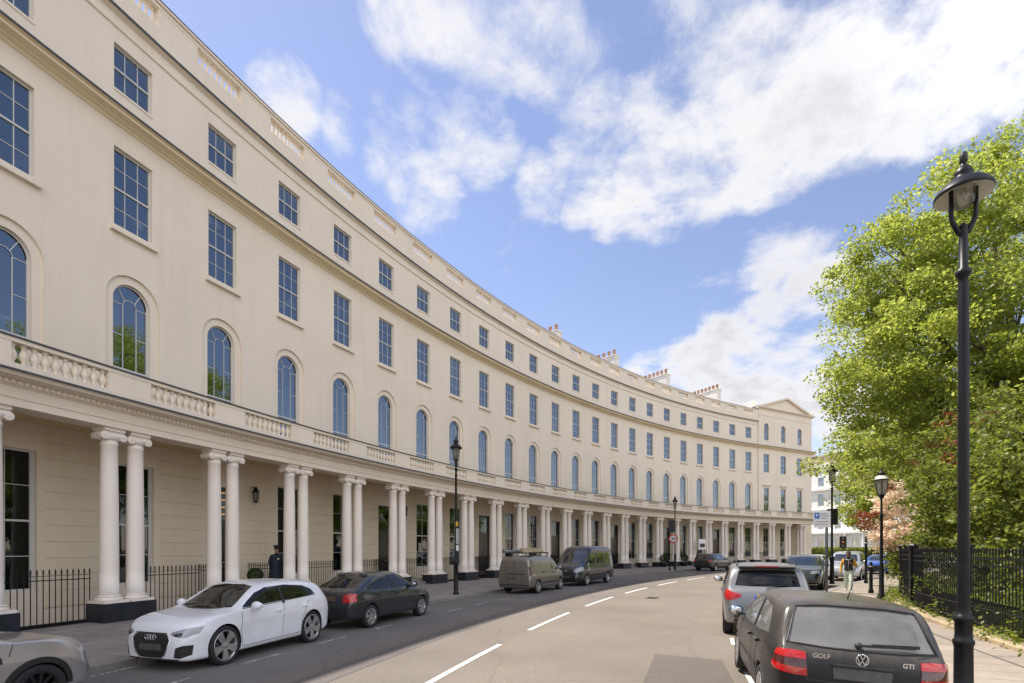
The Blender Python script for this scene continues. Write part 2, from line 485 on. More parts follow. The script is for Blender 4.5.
wall = MB()
def wp(kc, s, z, off=0.0): return path(kc + s/BAY, off, z)
def off_ok(kc): return True
def wquad(kc, s0, s1, z0, z1, o0=0.0, o1=None, n=1):
    o1 = o0 if o1 is None else o1
    for i in range(n):
        a = s0+(s1-s0)*i/n; b = s0+(s1-s0)*(i+1)/n
        u = kc*BAY
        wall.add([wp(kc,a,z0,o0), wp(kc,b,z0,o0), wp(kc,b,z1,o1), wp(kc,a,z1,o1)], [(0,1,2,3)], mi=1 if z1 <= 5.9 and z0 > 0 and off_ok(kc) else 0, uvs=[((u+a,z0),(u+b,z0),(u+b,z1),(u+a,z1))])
def reveal(kc, s0, s1, z0, z1, d, o0=0.0):
    """four reveal faces of a rectangular opening"""
    P = lambda s, z, o: wp(kc, s, z, o)
    for (a, b) in (((s0,z0),(s0,z1)), ((s0,z1),(s1,z1)), ((s1,z1),(s1,z0)), ((s1,z0),(s0,z0))):
        wall.add([P(*a,o0), P(*b,o0), P(*b,-d), P(*a,-d)], [(0,1,2,3)], uvs=[((0,0),(0.2,0),(.2,.2),(0,.2))])
def rows(kc, s0, s1, off=0.0):
    """solid wall strip with rusticated ground floor"""
    z = -2.3; n = 3 if s1-s0 > .8 else 1
    wquad(kc, s0, s1, -2.3, .40, off, n=n)
    z = .40
    while z < 5.6:
        rust(kc, s0, s1, z, z+.49, off, n); z += .49
    wquad(kc, s0, s1, z, WTOP, off, n=n)
    return z
def rust(kc, s0, s1, z0, z1, off=0.0, n=1):
    g = .022
    wquad(kc, s0, s1, z0, z0+.018, off-g, off-g, n)
    wquad(kc, s0, s1, z0+.018, z0+.04, off-g, off, n)
    wquad(kc, s0, s1, z0+.04, z1, off, off, n)
    # (the ledge closing the groove on top)
    for i in range(n):
        a = s0+(s1-s0)*i/n; b = s0+(s1-s0)*(i+1)/n
        wall.add([wp(kc,a,z1,off), wp(kc,b,z1,off), wp(kc,b,z1,off-g), wp(kc,a,z1,off-g)], [(0,1,2,3)], uvs=[((0,0),(.1,0),(.1,.1),(0,.1))])
def arch_face(kc, r, zs, ztop, half, off):
    """wall around a semicircular head: from springing zs up to ztop, between -half and half"""
    n = 16
    for i in range(n):
        t0 = math.pi - math.pi*i/n; t1 = math.pi - math.pi*(i+1)/n
        p0 = (r*math.cos(t0), zs+r*math.sin(t0)); p1 = (r*math.cos(t1), zs+r*math.sin(t1))
        u = kc*BAY
        wall.add([wp(kc,p0[0],p0[1],off), wp(kc,p1[0],p1[1],off), wp(kc,p1[0],ztop,off), wp(kc,p0[0],ztop,off)], [(0,1,2,3)],
                 uvs=[((u+p0[0],p0[1]),(u+p1[0],p1[1]),(u+p1[0],ztop),(u+p0[0],ztop))])
def arch_band(kc, r0, r1, zs, off):
    n = 16
    for i in range(n):
        t0 = math.pi*i/n; t1 = math.pi*(i+1)/n
        q = [(r0*math.cos(t0), zs+r0*math.sin(t0)), (r1*math.cos(t0), zs+r1*math.sin(t0)), (r1*math.cos(t1), zs+r1*math.sin(t1)), (r0*math.cos(t1), zs+r0*math.sin(t1))]
        wall.add([wp(kc,a,b,off) for a, b in q], [(0,1,2,3)], smooth=False, uvs=[((0,0),(.1,0),(.1,.1),(0,.1))])
def arch_reveal(kc, r, zs, z0, o0, o1):
    n = 16
    pts = [(-r, z0)] + [(r*math.cos(math.pi-math.pi*i/n), zs+r*math.sin(math.pi-math.pi*i/n)) for i in range(n+1)] + [(r, z0)]
    for a, b in zip(pts, pts[1:]):
        wall.add([wp(kc,*a,o0), wp(kc,*b,o0), wp(kc,*b,o1), wp(kc,*a,o1)], [(0,1,2,3)], uvs=[((0,0),(.1,0),(.1,.1),(0,.1))])
REV = .17
def bay(kc, s_left, s_right, pav=False, off=0.0):
    rows(kc, s_left, -AO, off); rows(kc, AO, s_right, off)
    # ground floor
    g0, g1 = (ZD0, 4.65) if (kc in DOORS) else (ZG0, ZG1)
    hw = .68
    wquad(kc, -AO, AO, -2.3, g0, off); wquad(kc, -AO, -hw, g0, g1, off); wquad(kc, hw, AO, g0, g1, off); reveal(kc, -hw, hw, g0, g1, REV, off)
    wquad(kc, -AO, AO, g1, ZA0 if not pav else 7.0, off)
    if not pav:
        arch_face(kc, AO, ZAS, ZS0, AO, off)
        arch_reveal(kc, AO, ZAS, ZA0, off, off-.085)
        wquad(kc, -AO, -AR, ZA0, ZAS, off-.085); wquad(kc, AR, AO, ZA0, ZAS, off-.085)
        arch_band(kc, AR, AO, ZAS, off-.085)
        arch_reveal(kc, AR, ZAS, ZA0, off-.085, off-.085-REV)
        zz = ZS0
    else:
        wquad(kc, -AO, -.56, 7.0, 10.7, off); wquad(kc, .56, AO, 7.0, 10.7, off); reveal(kc, -.56, .56, 7.0, 10.7, REV, off)
        wquad(kc, -AO, AO, 10.7, ZS0, off)
    # second floor
    for z0, z1, nxt in ((ZS0, ZS1, ZT0), (ZT0, ZT1, WTOP)):
        if pav and z0 == ZT0:
            r = .5; zs = 19.35
            wquad(kc, -AO, -r, z0, zs, off); wquad(kc, r, AO, z0, zs, off)
            wquad(kc, -AO, -r, zs, 20.2, off); wquad(kc, r, AO, zs, 20.2, off); arch_face(kc, r, zs, 20.2, r, off); arch_reveal(kc, r, zs, z0, off, off-REV)
            continue
        wquad(kc, -AO, -HW, z0, z1, off); wquad(kc, HW, AO, z0, z1, off); reveal(kc, -HW, HW, z0, z1, REV, off)
        wquad(kc, -AO, AO, z1, nxt, off)
for k in KS: bay(k, -BAY/2, BAY/2)
PO = .12
edges = [KP0, (PAV[0]+PAV[1])/2, (PAV[1]+PAV[2])/2, KP1]
for i, k in enumerate(PAV):
    bay(k, (edges[i]-k)*BAY, (edges[i+1]-k)*BAY, True, PO)
    s0, s1 = (edges[i]-k)*BAY, (edges[i+1]-k)*BAY
    wquad(k, s0, s1, 20.2, 22.0, PO); wquad(k, s0, -AO, WTOP, 20.2, PO); wquad(k, AO, s1, WTOP, 20.2, PO)
# filler, pavilion sides and the end wall
wquad(22.54, -.04*BAY, .04*BAY, -2.3, WTOP, 0)
wall.add([path(KP0,PO,-2.3), path(KP0,-6,-2.3), path(KP0,-6,22.0), path(KP0,PO,22.0)], [(0,1,2,3)])
wall.add([path(KP1,PO,-2.3), path(KP1,-14,-2.3), path(KP1,-14,22.0), path(KP1,PO,22.0)], [(0,1,2,3)])
wall.add([path(KL,0,-2.3), path(KL,-14,-2.3), path(KL,-14,WTOP), path(KL,0,WTOP)], [(0,1,2,3)])
sweep(wall, [(-13.9, -.1), (-13.9, WTOP)], krange(KL, KP1, 1))
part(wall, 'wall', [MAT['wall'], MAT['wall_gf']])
m = MB()
sweep(m, [(-.45, 19.9), (-13.9, 19.9)], krange(KL, KP0, .5))
sweep(m, [(-2.6, 19.92), (-5.5, 21.3), (-10, 21.3), (-13, 19.92)], krange(KL, KP0, .5))
part(m, 'roof', MAT['roof'])
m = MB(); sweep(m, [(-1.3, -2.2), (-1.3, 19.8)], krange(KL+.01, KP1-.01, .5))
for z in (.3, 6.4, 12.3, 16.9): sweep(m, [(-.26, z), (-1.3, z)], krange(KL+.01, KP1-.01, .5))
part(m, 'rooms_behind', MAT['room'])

# --- horizontal mouldings
KSW = krange(KL, KP0-.005, .34)
m = MB()
sweep(m, [(-.02,16.18),(.05,16.22),(.07,16.28),(.16,16.31),(.20,16.36),(.42,16.38),(.44,16.44),(.40,16.455),(.50,16.50),(.50,16.56),(-.02,16.63)], KSW, caps=True)
sweep(m, [(PO-.02,16.18),(PO+.05,16.22),(PO+.07,16.28),(PO+.16,16.31),(PO+.20,16.36),(PO+.42,16.38),(PO+.44,16.44),(PO+.40,16.455),(PO+.50,16.50),(PO+.50,16.56),(PO-.02,16.63)], krange(KP0, KP1+.12, .5), caps=True)
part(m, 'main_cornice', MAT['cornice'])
m = MB()
sweep(m, [(-.02,16.64),(.515,16.575),(.53,16.56),(.53,16.505),(.508,16.495),(.508,16.565)], KSW, caps=True)
sweep(m, [(PO-.02,16.64),(PO+.515,16.575),(PO+.53,16.56),(PO+.53,16.505),(PO+.508,16.495)], krange(KP0, KP1+.13, .5), caps=True)
part(m, 'lead_flashing', MAT['lead'])
m = MB()
sweep(m, [(-.02,19.40),(.05,19.42),(.06,19.50),(.03,19.52),(.03,19.80),(.09,19.84),(.20,19.90),(.20,19.955),(-.02,19.965)], KSW, caps=True)
part(m, 'parapet_string_course', MAT['trim'])
m = MB()
sweep(m, [(-.05,19.99),(.215,19.985),(.225,19.975),(.225,19.895),(.203,19.885),(.203,19.96)], KSW, caps=True)
part(m, 'lead_flashing', MAT['lead'])

def local(parent, name, me, mat, k, off, z, link_parent=None):
    """object with its own frame: local x along the street, -y towards it"""
    o = link(name, me, mat)
    M = Matrix.Translation(path(k, off, z)) @ Matrix.Rotation(kz(k), 4, 'Z')
    o.parent = parent
    pm = Matrix.Translation(terr_loc)
    o.matrix_local = pm.inverted() @ M
    return o

# --- parapet: solid wall with balustrade openings
PZ0, PZ1, PB0, PB1 = 19.97, 21.62, 20.72, 21.36
PHW = .96
pw = MB()
def pbox(mb, ka, kb, o0, o1, z0, z1, step=.34):
    sweep(mb, [(o0,z0),(o0,z1),(o1,z1),(o1,z0)], krange(ka, kb, step), closed=True, caps=True)
pbox(pw, KL, KP0-.005, .10, -.28, PZ0, PB0)
pbox(pw, KL, KP0-.005, .10, -.28, PB1, 21.5)
pbox(pw, KL, KP0-.005, .16, -.34, 21.503, PZ1)
ks = [k-.05 for k in KS]
prev = KL
for k in ks:
    pbox(pw, prev, k-PHW/BAY, .09, -.27, PB0+.002, PB1-.002); prev = k+PHW/BAY
pbox(pw, prev, KP0-.005, .09, -.27, PB0+.002, PB1-.002)
part(pw, 'parapet', MAT['trim'])
m = MB(); sweep(m, [(.175,21.6),(.175,21.635),(-.35,21.65),(-.35,21.6)], KSW, closed=True, caps=True); part(m, 'parapet_capping', MAT['lead'])
def baluster_row(half, n, h, rmax):
    mb = MB()
    prof = [(.62,0),(.62,.06),(.45,.10),(.42,.16),(.86,.32),(1,.44),(.85,.56),(.5,.74),(.4,.82),(.6,.86),(.6,.90),(.66,.93),(.66,1)]
    for i in range(n):
        x = -half + (i+.5)*2*half/n
        mb.lathe([(r*rmax, z*h) for r, z in prof], 10, (x, 0, 0))
    return mb.mesh('balusters')
bm_par = baluster_row(PHW, 9, PB1-PB0+.02, .064)
for k in ks: local(TERR, 'parapet_balusters', bm_par, MAT['trim'], k, -.09, PB0-.01)

# --- windows
def sash(w, z0, z1, cols, rows_, meet, name, arched=False, r=None, zs=None, wide=.055):
    """frame mesh and pane mesh; local x across, y depth (0 = glass plane), z up from z0"""
    fr = MB(); pn = MB()
    h = z1-z0
    def V(x0, x1, za, zb, y0=-.03, y1=.03): fr.box(x0, x1, y0, y1, za, zb)
    b = .020
    if not arched:
        V(-w, -w+wide, 0, h); V(w-wide, w, 0, h); V(-w+wide, w-wide, 0, .08); V(-w+wide, w-wide, h-.06, h)
        V(-w+wide, w-wide, meet-.028, meet+.028, -.045, .028)
        for c in range(1, cols):
            x = -w + 2*w*c/cols
            V(x-b/2, x+b/2, .08, meet-.03, -.02, .018); V(x-b/2, x+b/2, meet+.03, h-.06, -.02, .018)
        for (a, c, nr) in ((0.0, meet, rows_[0]), (meet, h, rows_[1])):
            for j in range(1, nr):
                z = a + (c-a)*j/nr
                for q in range(cols):
                    xa = -w + 2*w*q/cols + (wide if q == 0 else b/2+.002); xb = -w + 2*w*(q+1)/cols - (wide if q == cols-1 else b/2+.002)
                    V(xa, xb, z-b/2, z+b/2, -.018, .016)
        # panes, each a little out of true
        zed = [0]+[meet*j/rows_[0] for j in range(1, rows_[0])]+[meet]+[meet+(h-meet)*j/rows_[1] for j in range(1, rows_[1])]+[h]
        for a, c in zip(zed, zed[1:]):
            for q in range(cols):
                xa = -w+2*w*q/cols; xb = -w+2*w*(q+1)/cols
                t = [random.uniform(-.003, .003) for _ in range(3)]
                pn.add([(xa, t[0], a), (xb, t[1], a), (xb, t[1]+t[2], c), (xa, t[0]+t[2], c)], [(0,1,2,3)])
    else:
        zs -= z0
        n = 18
        def arcbar(rad, wd, cx=0.0, cz=zs, y0=-.03, y1=.03, t0=0, t1=math.pi):
            for i in range(n):
                a = t0+(t1-t0)*i/n; c = t0+(t1-t0)*(i+1)/n
                ri, ro = rad-wd, rad
                q = [(ri*math.cos(a),ri*math.sin(a)),(ro*math.cos(a),ro*math.sin(a)),(ro*math.cos(c),ro*math.sin(c)),(ri*math.cos(c),ri*math.sin(c))]
                vs = [(cx+x, y0, cz+z) for x, z in q]+[(cx+x, y1, cz+z) for x, z in q]
                fr.add(vs, [(0,1,2,3),(7,6,5,4),(0,4,5,1),(2,6,7,3)])
        V(-r, -r+wide, 0, zs); V(r-wide, r, 0, zs); V(-r+wide, r-wide, 0, .09)
        arcbar(r, wide)
        V(-r+wide, r-wide, meet-.03, meet+.03, -.045, .028)
        x1 = r*.36
        for sx in (-1, 1):
            V(sx*x1-b/2, sx*x1+b/2, .09, meet-.03, -.02, .018); V(sx*x1-b/2, sx*x1+b/2, meet+.03, zs-.10, -.02, .018)
            for zz in (meet*.5, meet+(zs-meet)*.5, zs-.1):
                V(min(sx*x1, sx*(r-wide)), max(sx*x1, sx*(r-wide)), zz-b/2, zz+b/2, -.018, .016)
            fr.bar((sx*x1*.75, 0, zs-.1+x1*.72), (sx*r*.62, 0, zs+r*.74), b, .034, (0, 1, 0))
        V(-x1, x1, meet*.5-b/2, meet*.5+b/2, -.018, .016)
        arcbar(x1+b/2, b, 0, zs-.1, -.02, .018)
        pts = [(-r, 0)]+[(r*math.cos(math.pi-math.pi*i/n), zs+r*math.sin(math.pi-math.pi*i/n)) for i in range(n+1)]+[(r, 0)]
        pn.add([(-r,0,0),(r,0,0),(r,0,meet),(-r,0,meet)], [(0,1,2,3)])
        t = .003
        pn.add([(-r,t,meet),(r,t,meet)]+[(x,t,z) for x, z in pts[1:-1]][::-1], [list(range(n+3))])
    return fr.mesh(name), [pn.mesh('pane')]
W_att = sash(HW, ZT0, ZT1, 3, (1, 1), .75, 'attic_window')
W_sec = sash(HW, ZS0, ZS1, 3, (2, 2), 1.32, 'sash_window')
W_arc = sash(AR, ZA0, ZAS+AR, 3, (2, 2), 1.25, 'arched_window', True, AR, ZAS)
W_gnd = sash(.68, ZG0, ZG1, 2, (2, 2), 2.03, 'ground_window', wide=.11)
W_pav = sash(.56, 7.0, 10.7, 2, (2, 2), 1.75, 'pavilion_window')
W_pat = sash(.5, ZT0, 19.85, 3, (2, 2), .95, 'pavilion_attic_window', True, .5, 19.35)
sill_me = MB(); sill_me.box(-HW-.13, HW+.13, -.14, .12, -.20, -.085); sill_me.box(-HW-.09, HW+.09, -.10, .12, -.083, -.005); sill_me = sill_me.mesh('window_sill')
asill_me = MB(); asill_me.box(-HW-.004, HW+.004, -.03, .12, -.08, -.003); asill_me = asill_me.mesh('window_sill')
def drape_mesh(kind, w, h):
    m = MB()
    if kind == 'net': m.box(-w, w, 0, .01, 0, h)
    elif kind == 'roller': m.box(-w, w, 0, .012, h*.62, h)
    elif kind == 'half': m.box(-w, w, 0, .012, h*.42, h)
    else:
        for sd in (-1, 1):
            n = 14; vs = []; fs = []
            for i in range(n+1):
                x = sd*(w*.42 + (w*.58)*i/n); y = .03*math.sin(i*1.9)
                vs += [(x, y, 0), (x, y, h)]
            for i in range(n): fs.append((2*i, 2*i+2, 2*i+3, 2*i+1))
            m.add(vs, fs, 0, True)
    return m.mesh(kind)
DR = {}
def drape(f, kind, w, h):
    if (kind, w, h) not in DR: DR[(kind, w, h)] = drape_mesh(kind, w, h)
    o = link({'net': 'net_curtain', 'roller': 'roller_blind', 'half': 'roller_blind', 'curtain': 'curtains'}[kind], DR[(kind, w, h)], MAT['net'] if kind == 'net' else MAT['blind'], f)
    o.location = (0, .11, 0)
def window(W, name, k, z0, off, pane='pane', sill=None):
    f = local(TERR, name, W[0], MAT['frame'], k, off, z0)
    p = link('pane', W[1][0], None, f)
    if not W[1][0].materials: W[1][0].materials.append(MAT['pane'])
    p.material_slots[0].link = 'OBJECT'; p.material_slots[0].material = MAT[pane]
    if sill is not None:
        s = link('window_sill', sill, MAT['trim'], f); s.location = (0, -(-off) if False else off, 0)
        s.location = (0, off, 0)
    return f
rnd = random.Random(11)
for k in KS:
    pale = k > 7 and rnd.random() < .40
    f = window(W_att, 'attic_window', k, ZT0, -REV+.03, 'pane', asill_me)
    if rnd.random() < .45: drape(f, rnd.choice(['net', 'roller', 'half', 'curtain']), HW, ZT1-ZT0)
    f = window(W_sec, 'sash_window', k, ZS0, -REV+.03, 'pane', sill_me)
    if pale or k in (9, 10, 11): drape(f, 'net', HW, ZS1-ZS0)
    elif rnd.random() < .5: drape(f, rnd.choice(['roller', 'curtain', 'half', 'curtain']), HW, ZS1-ZS0)
    f = window(W_arc, 'arched_window', k, ZA0, -.085-REV+.03, 'pane')
    if k in (5, 6, 9, 12, 13) or pale: drape(f, 'net', AR, ZAS-ZA0+.3)
    elif rnd.random() < .4: drape(f, 'curtain', AR, ZAS-ZA0+.2)
    if k not in DOORS:
        window(W_gnd, 'ground_window', k, ZG0, -REV+.03, 'pane_dark')
for k in PAV:
    window(W_sec, 'sash_window', k, ZS0, PO-REV+.03, 'pane', sill_me)
    window(W_pav, 'pavilion_window', k, 7.0, PO-REV+.03, 'pane')
    window(W_pat, 'pavilion_attic_window', k, ZT0, PO-REV+.03, 'pane')
    window(W_gnd, 'ground_window', k, ZG0, PO-REV+.03, 'pane_dark')
# hoods over the pavilion windows
hood = MB(); hood.box(-.78, .78, -.22, .0, .0, .09); hood.box(-.72, .72, -.14, .0, -.12, -.002); hood = hood.mesh('window_hood')
for k in PAV: local(TERR, 'window_hood', hood, MAT['trim'], k, PO, 11.05)

# --- doors
dframe = MB()
dframe.box(-.68, -.60, -.06, .05, 0, 4.2); dframe.box(.60, .68, -.06, .05, 0, 4.2); dframe.box(-.60, .60, -.06, .05, 4.12, 4.2); dframe.box(-.60, .60, -.05, .04, 2.75, 2.87)
dframe = dframe.mesh('door')
dleaf = MB()
dleaf.box(-.60, .60, -.02, .03, 0, 2.75)
for sx in (-1, 1):
    for z0, z1 in ((.2, .95), (1.15, 2.55)):
        a, b = (.06, .52)
        x0, x1 = sorted((sx*a, sx*b))
        dleaf.box(x0, x1, -.035, -.021, z0, z1)
dleaf = dleaf.mesh('door_leaf')
dkn = MB(); dkn.ball((.07, -.08, 1.15), .04); dkn.box(-.14, .14, -.045, -.036, .98, 1.04); dkn = dkn.mesh('door_handle')
dfan = MB(); dfan.box(-.60, .60, 0, .02, 2.87, 4.12); dfan = dfan.mesh('pane')
def lit_mat():
    t = NT('lit_hall_fanlight'); t.col((.03, .03, .028)); t.set(Roughness=.03)
    w = t.node('ShaderNodeTexWave', bands_direction='Z'); w.inputs['Scale'].default_value = 1.1
    t.link(t.pos(), w.inputs['Vector'])
    t.link(t.ramp(w.outputs['Fac'], [(.88, (0, 0, 0)), (.96, (1, .5, .12))]), t.b.inputs['Emission Color']); t.b.inputs['Emission Strength'].default_value = .35
    return t.m
MAT['fan_lit'] = lit_mat()
for k in sorted(DOORS):
    f = local(TERR, 'door', dframe, MAT['blackdoor'], k, -REV+.06, ZD0)
    d = link('door_leaf', dleaf, MAT['blackdoor'], f)
    d.material_slots[0].link = 'OBJECT'
    d.material_slots[0].material = MAT['blackdoor']
    link('door_handle', dkn, MAT['brass'], f)
    p = link('pane', dfan, MAT['pane_dark'], f)
    if k == 2:
        p.material_slots[0].link = 'OBJECT'; p.material_slots[0].material = MAT['fan_lit']

# --- portico: entablature, ceiling, deck
KQ0, KQ1 = KL, 25.25                        # portico run
KPR = krange(KQ0, KQ1, .34)
CO = 2.46                                   # column line
m = MB()
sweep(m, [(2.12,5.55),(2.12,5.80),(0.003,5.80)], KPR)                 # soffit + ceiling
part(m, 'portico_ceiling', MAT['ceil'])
m = MB()
sweep(m, [(2.12,5.553),(2.80,5.553),(2.80,5.74),(2.83,5.745),(2.83,6.0),(2.88,6.01),(2.88,6.035),(2.92,6.04),(2.92,6.13),(2.99,6.15),(3.02,6.17),(3.24,6.18),(3.26,6.22),(3.33,6.25),(3.33,6.285),(2.70,6.30),(2.12,6.30)], KPR, closed=True, caps=True)
# return along the end of the portico
for (o0, o1, z0, z1) in ((0.0, 2.12, 5.553, 6.28),):
    sweep(m, [(o0,z0),(o1,z0),(o1,z1),(o0,z1)], [KQ1-.18, KQ1-.002], closed=True, caps=True)
part(m, 'entablature', MAT['trim'])
m = MB()
n_d = int((KQ1-KQ0)*BAY/.135)
dv = [];
for i in range(n_d):
    k = KQ0 + (i+.5)*(KQ1-KQ0)/n_d
    for kk, o in ((k-.0215, 2.922), (k-.0105, 2.922), (k-.0105, 2.975), (k+.0105, 2.975), (k+.0105, 2.922)):
        dv += [path(kk, o, 6.045), path(kk, o, 6.125), path(kk, 2.9215, 6.125), path(kk, 2.9215, 6.045)]
nn = len(dv)//4
m.add(dv, [(4*j+a, 4*(j+1)+a, 4*(j+1)+b, 4*j+b) for j in range(nn-1) for a, b in ((0, 1), (1, 2), (3, 0))])
part(m, 'dentil_course', MAT['trim'])
m = MB()
sweep(m, [(2.6,6.315),(3.34,6.302),(3.36,6.295),(3.36,6.255),(3.333,6.245),(3.333,6.293)], krange(KQ0, KQ1+.01, .34), caps=True)
part(m, 'lead_flashing', MAT['lead'])
m = MB(); sweep(m, [(2.72,6.303),(.003,6.33)], KPR); part(m, 'balcony_deck', MAT['lead'])
# balustrade on top of the portico
BO = 2.72
bw = MB()
def bbx(ka, kb, o0, o1, z0, z1): pbox(bw, ka, kb, o0, o1, z0, z1)
bbx(KQ0, KQ1-.03, BO+.16, BO-.16, 6.318, 6.56)
bbx(KQ0, KQ1-.03, BO+.15, BO-.15, 7.06, 7.155)
BHW = 1.10
bks = [k-.09 for k in range(-4, 26)]
prev = KQ0
for k in bks:
    bbx(prev, k-BHW/BAY, BO+.135, BO-.135, 6.562, 7.058); prev = k+BHW/BAY
if prev < KQ1-.03: bbx(prev, KQ1-.03, BO+.135, BO-.135, 6.562, 7.058)
sweep(bw, [(BO-.2,6.318),(BO-.2,7.15),(0.12,7.15),(0.12,6.318)], [KQ1-.10, KQ1-.032], closed=True, caps=True)
part(bw, 'balustrade', MAT['trim'])
m = MB(); sweep(m, [(BO+.19,7.158),(BO+.19,7.195),(BO,7.225),(BO-.19,7.195),(BO-.19,7.158)], krange(KQ0, KQ1-.02, .34), closed=True, caps=True); part(m, 'balustrade_capping', MAT['lead'])
bm_bal = baluster_row(BHW, 10, .50, .098)
for k in bks: local(TERR, 'balusters', bm_bal, MAT['trim'], k, BO, 6.56)

# --- columns in pairs
ZC0, ZC1 = .66, 5.553
sh = MB()
ent = [(1.0, .20), (1.0, .9), (.985, 1.9), (.95, 2.9), (.90, 3.8), (.865, 4.42)]
sh.lathe([(.252, .199), (.238, .22)] + [(r*.226, z) for r, z in ent] + [(.215, 4.44), (.215, 4.47), (.195, 4.48), (.195, 4.58)], 26)
sh = sh.mesh('column')
bs = MB(); bs.box(-.335, .335, -.335, .335, 0, .07)
bs.lathe([(.315, .071), (.335, .10), (.315, .135), (.275, .14), (.265, .165), (.29, .172), (.295, .185), (.28, .198)], 26)
bs = bs.mesh('column_base')
cp = MB()
cp.lathe([(.205, 4.555), (.25, 4.60), (.285, 4.66), (.285, 4.69)], 24)
cp.box(-.26, .26, -.20, .20, 4.70, 4.80); cp.box(-.275, .275, -.262, .262, 4.802, 4.893)
for sx in (-1, 1):
    for sy in (-1, 1):
        Mv = Matrix.Translation((sx*.238, sy*.125, 4.665)) @ Matrix.Rotation(R_(90), 4, 'X')
        cp.lathe([(.105, -.10), (.112, -.07), (.09, 0), (.112, .07), (.105, .10)], 18, M=Mv)
        Me = Matrix.Translation((sx*.238, sy*.234, 4.665)) @ Matrix.Rotation(R_(90), 4, 'X')
        cp.lathe([(.03, -.015), (.045, 0), (.03, .015)], 12, M=Me)
        Mr = Matrix.Translation((sx*.238, sy*.227, 4.665)) @ Matrix.Rotation(R_(90), 4, 'X')
        cp.lathe([(.085, -.006), (.075, .006)], 16, M=Mr)
cp = cp.mesh('capital')
PS = .355
pl = MB(); pl.bbox(-PS-.375, PS+.375, -.375, .375, 0, .535, .012); pl = pl.mesh('column_plinth')
PAIRS = [i+.42 for i in range(-5, 25)]
for k in PAIRS:
    if k < KQ0+.2: continue
    local(TERR, 'column_plinth', pl, MAT['plinth'], k, CO, .122)
    for s in (-1, 1):
        c_ = local(TERR, 'column', sh, MAT['trim_plain'], k + s*PS/BAY*(RAD/(RAD-CO)), CO, ZC0)
        link('column_base', bs, MAT['trim_plain'], c_); link('capital', cp, MAT['trim_plain'], c_)
# one more behind at the end of the portico
local(TERR, 'column_plinth', pl, MAT['plinth'], 24.95, .75, .122)
for s in (-1, 1):
    c_ = local(TERR, 'column', sh, MAT['trim_plain'], 24.95 + s*PS/BAY, .75, ZC0)
    link('column_base', bs, MAT['trim_plain'], c_); link('capital', cp, MAT['trim_plain'], c_)

# --- pavilion top: cornice and pediment
m = MB()
sweep(m, [(PO-.02,20.85),(PO+.05,20.87),(PO+.06,20.97),(PO-.02,20.98)], [KP0-.01, KP1+.01], caps=True)
sweep(m, [(PO-.02,21.72),(PO+.06,21.76),(PO+.10,21.84),(PO+.30,21.87),(PO+.36,21.96),(PO+.36,22.04),(PO-.5,22.08)], [KP0-.08, KP1+.1], caps=True)
kp_a, kp_b, kp_c = KP0+.05, (KP0+KP1)/2-.02, KP1-.15
zb, za = 22.06, 24.0
def ppt(k, o, z): return path(k, o, z)
def prism(poly, o0, o1):
    n = len(poly); vs = [ppt(k, o0, z) for k, z in poly] + [ppt(k, o1, z) for k, z in poly]
    m.add(vs, [list(range(n)), list(range(2*n-1, n-1, -1))] + [(i, (i+1) % n, n+(i+1) % n, n+i) for i in range(n)])
prism([(kp_a, zb), (kp_c, zb), (kp_b, za-.25)], PO-.0, PO-7)
prism([(kp_a-.14, zb-.0), (kp_a+.1, zb), (kp_b, za-.26), (kp_b, za)], PO+.34, PO-7.1)
prism([(kp_c+.14, zb-.0), (kp_b, za), (kp_b, za-.26), (kp_c-.1, zb)], PO+.34, PO-7.1)
part(m, 'pediment', MAT['trim'])
m = MB(); sweep(m, [(PO-.02, 22.0), (-13.9, 22.0)], [KP0, KP1]); part(m, 'roof', MAT['roof'])
m = MB()
Mx = Matrix.Translation(path(KP1-.03, PO+.15, 22.06)) @ Matrix.Rotation(kz(KP1), 4, 'Z')
m.lathe([(.16,0),(.16,.1),(.09,.16),(.2,.34),(.2,.42),(.1,.5),(.05,.62),(.0,.7)], 10, M=Mx)
Mx = Matrix.Translation(path(KP0-.02, PO+.1, 22.06)) @ Matrix.Rotation(kz(KP1), 4, 'Z')
part(m, 'roof_finial', MAT['trim'])

# --- chimneys
def k_for(x, r):
    return k_of(ray(x, r))
for x, near, ln, zt, n in ((561.7, RAD+1.6, 2.2, 23.5, 3), (619, RAD+1.6, 3.6, 23.9, 5), (670, RAD+1.6, 5.0, 24.0, 8), (721, RAD+1.6, 5.6, 24.0, 9), (757, RAD+3.0, 1.2, 23.9, 0)):
    k = k_for(x, near)
    M = Matrix.Translation(arc(k, near, 0)) @ Matrix.Rotation(-(A0+k*DA), 4, 'Z')
    m = MB(); m.box(-.85, 0, 0, ln, 19.8, zt-.12, M=M); m.box(-.92, .07, -.07, ln+.07, zt-.118, zt, M=M); m.box(-.88, .03, -.03, ln+.03, zt-.42, zt-.36, M=M)
    ch = part(m, 'chimney', MAT['chim'])
    if n:
        m = MB()
        for i in range(n):
            y = ln*(i+.5)/n
            for xx in (-.42,):
                m.lathe([(.20, zt), (.18, zt+.1), (.165, zt+.58), (.19, zt+.60), (.19, zt+.70), (.15, zt+.70)], 10, M=M @ Matrix.Translation((xx, y, 0)))
        o = m.build('chimney_pots', MAT['pot'], ch)
        o.matrix_parent_inverse = Matrix.Translation(terr_loc).inverted() @ Matrix.Translation(terr_loc)
# the door steps bridge the basement area
for k in sorted(DOORS):
    m = MB()
    sweep(m, [(.0,-.3),(.0,.45),(2.05,.45),(2.05,.30),(2.35,.30),(2.35,.16),(2.65,.16),(2.65,-.3)], [k-.30, k, k+.30], closed=True, caps=True)
    part(m, 'door_step', MAT['slab'])
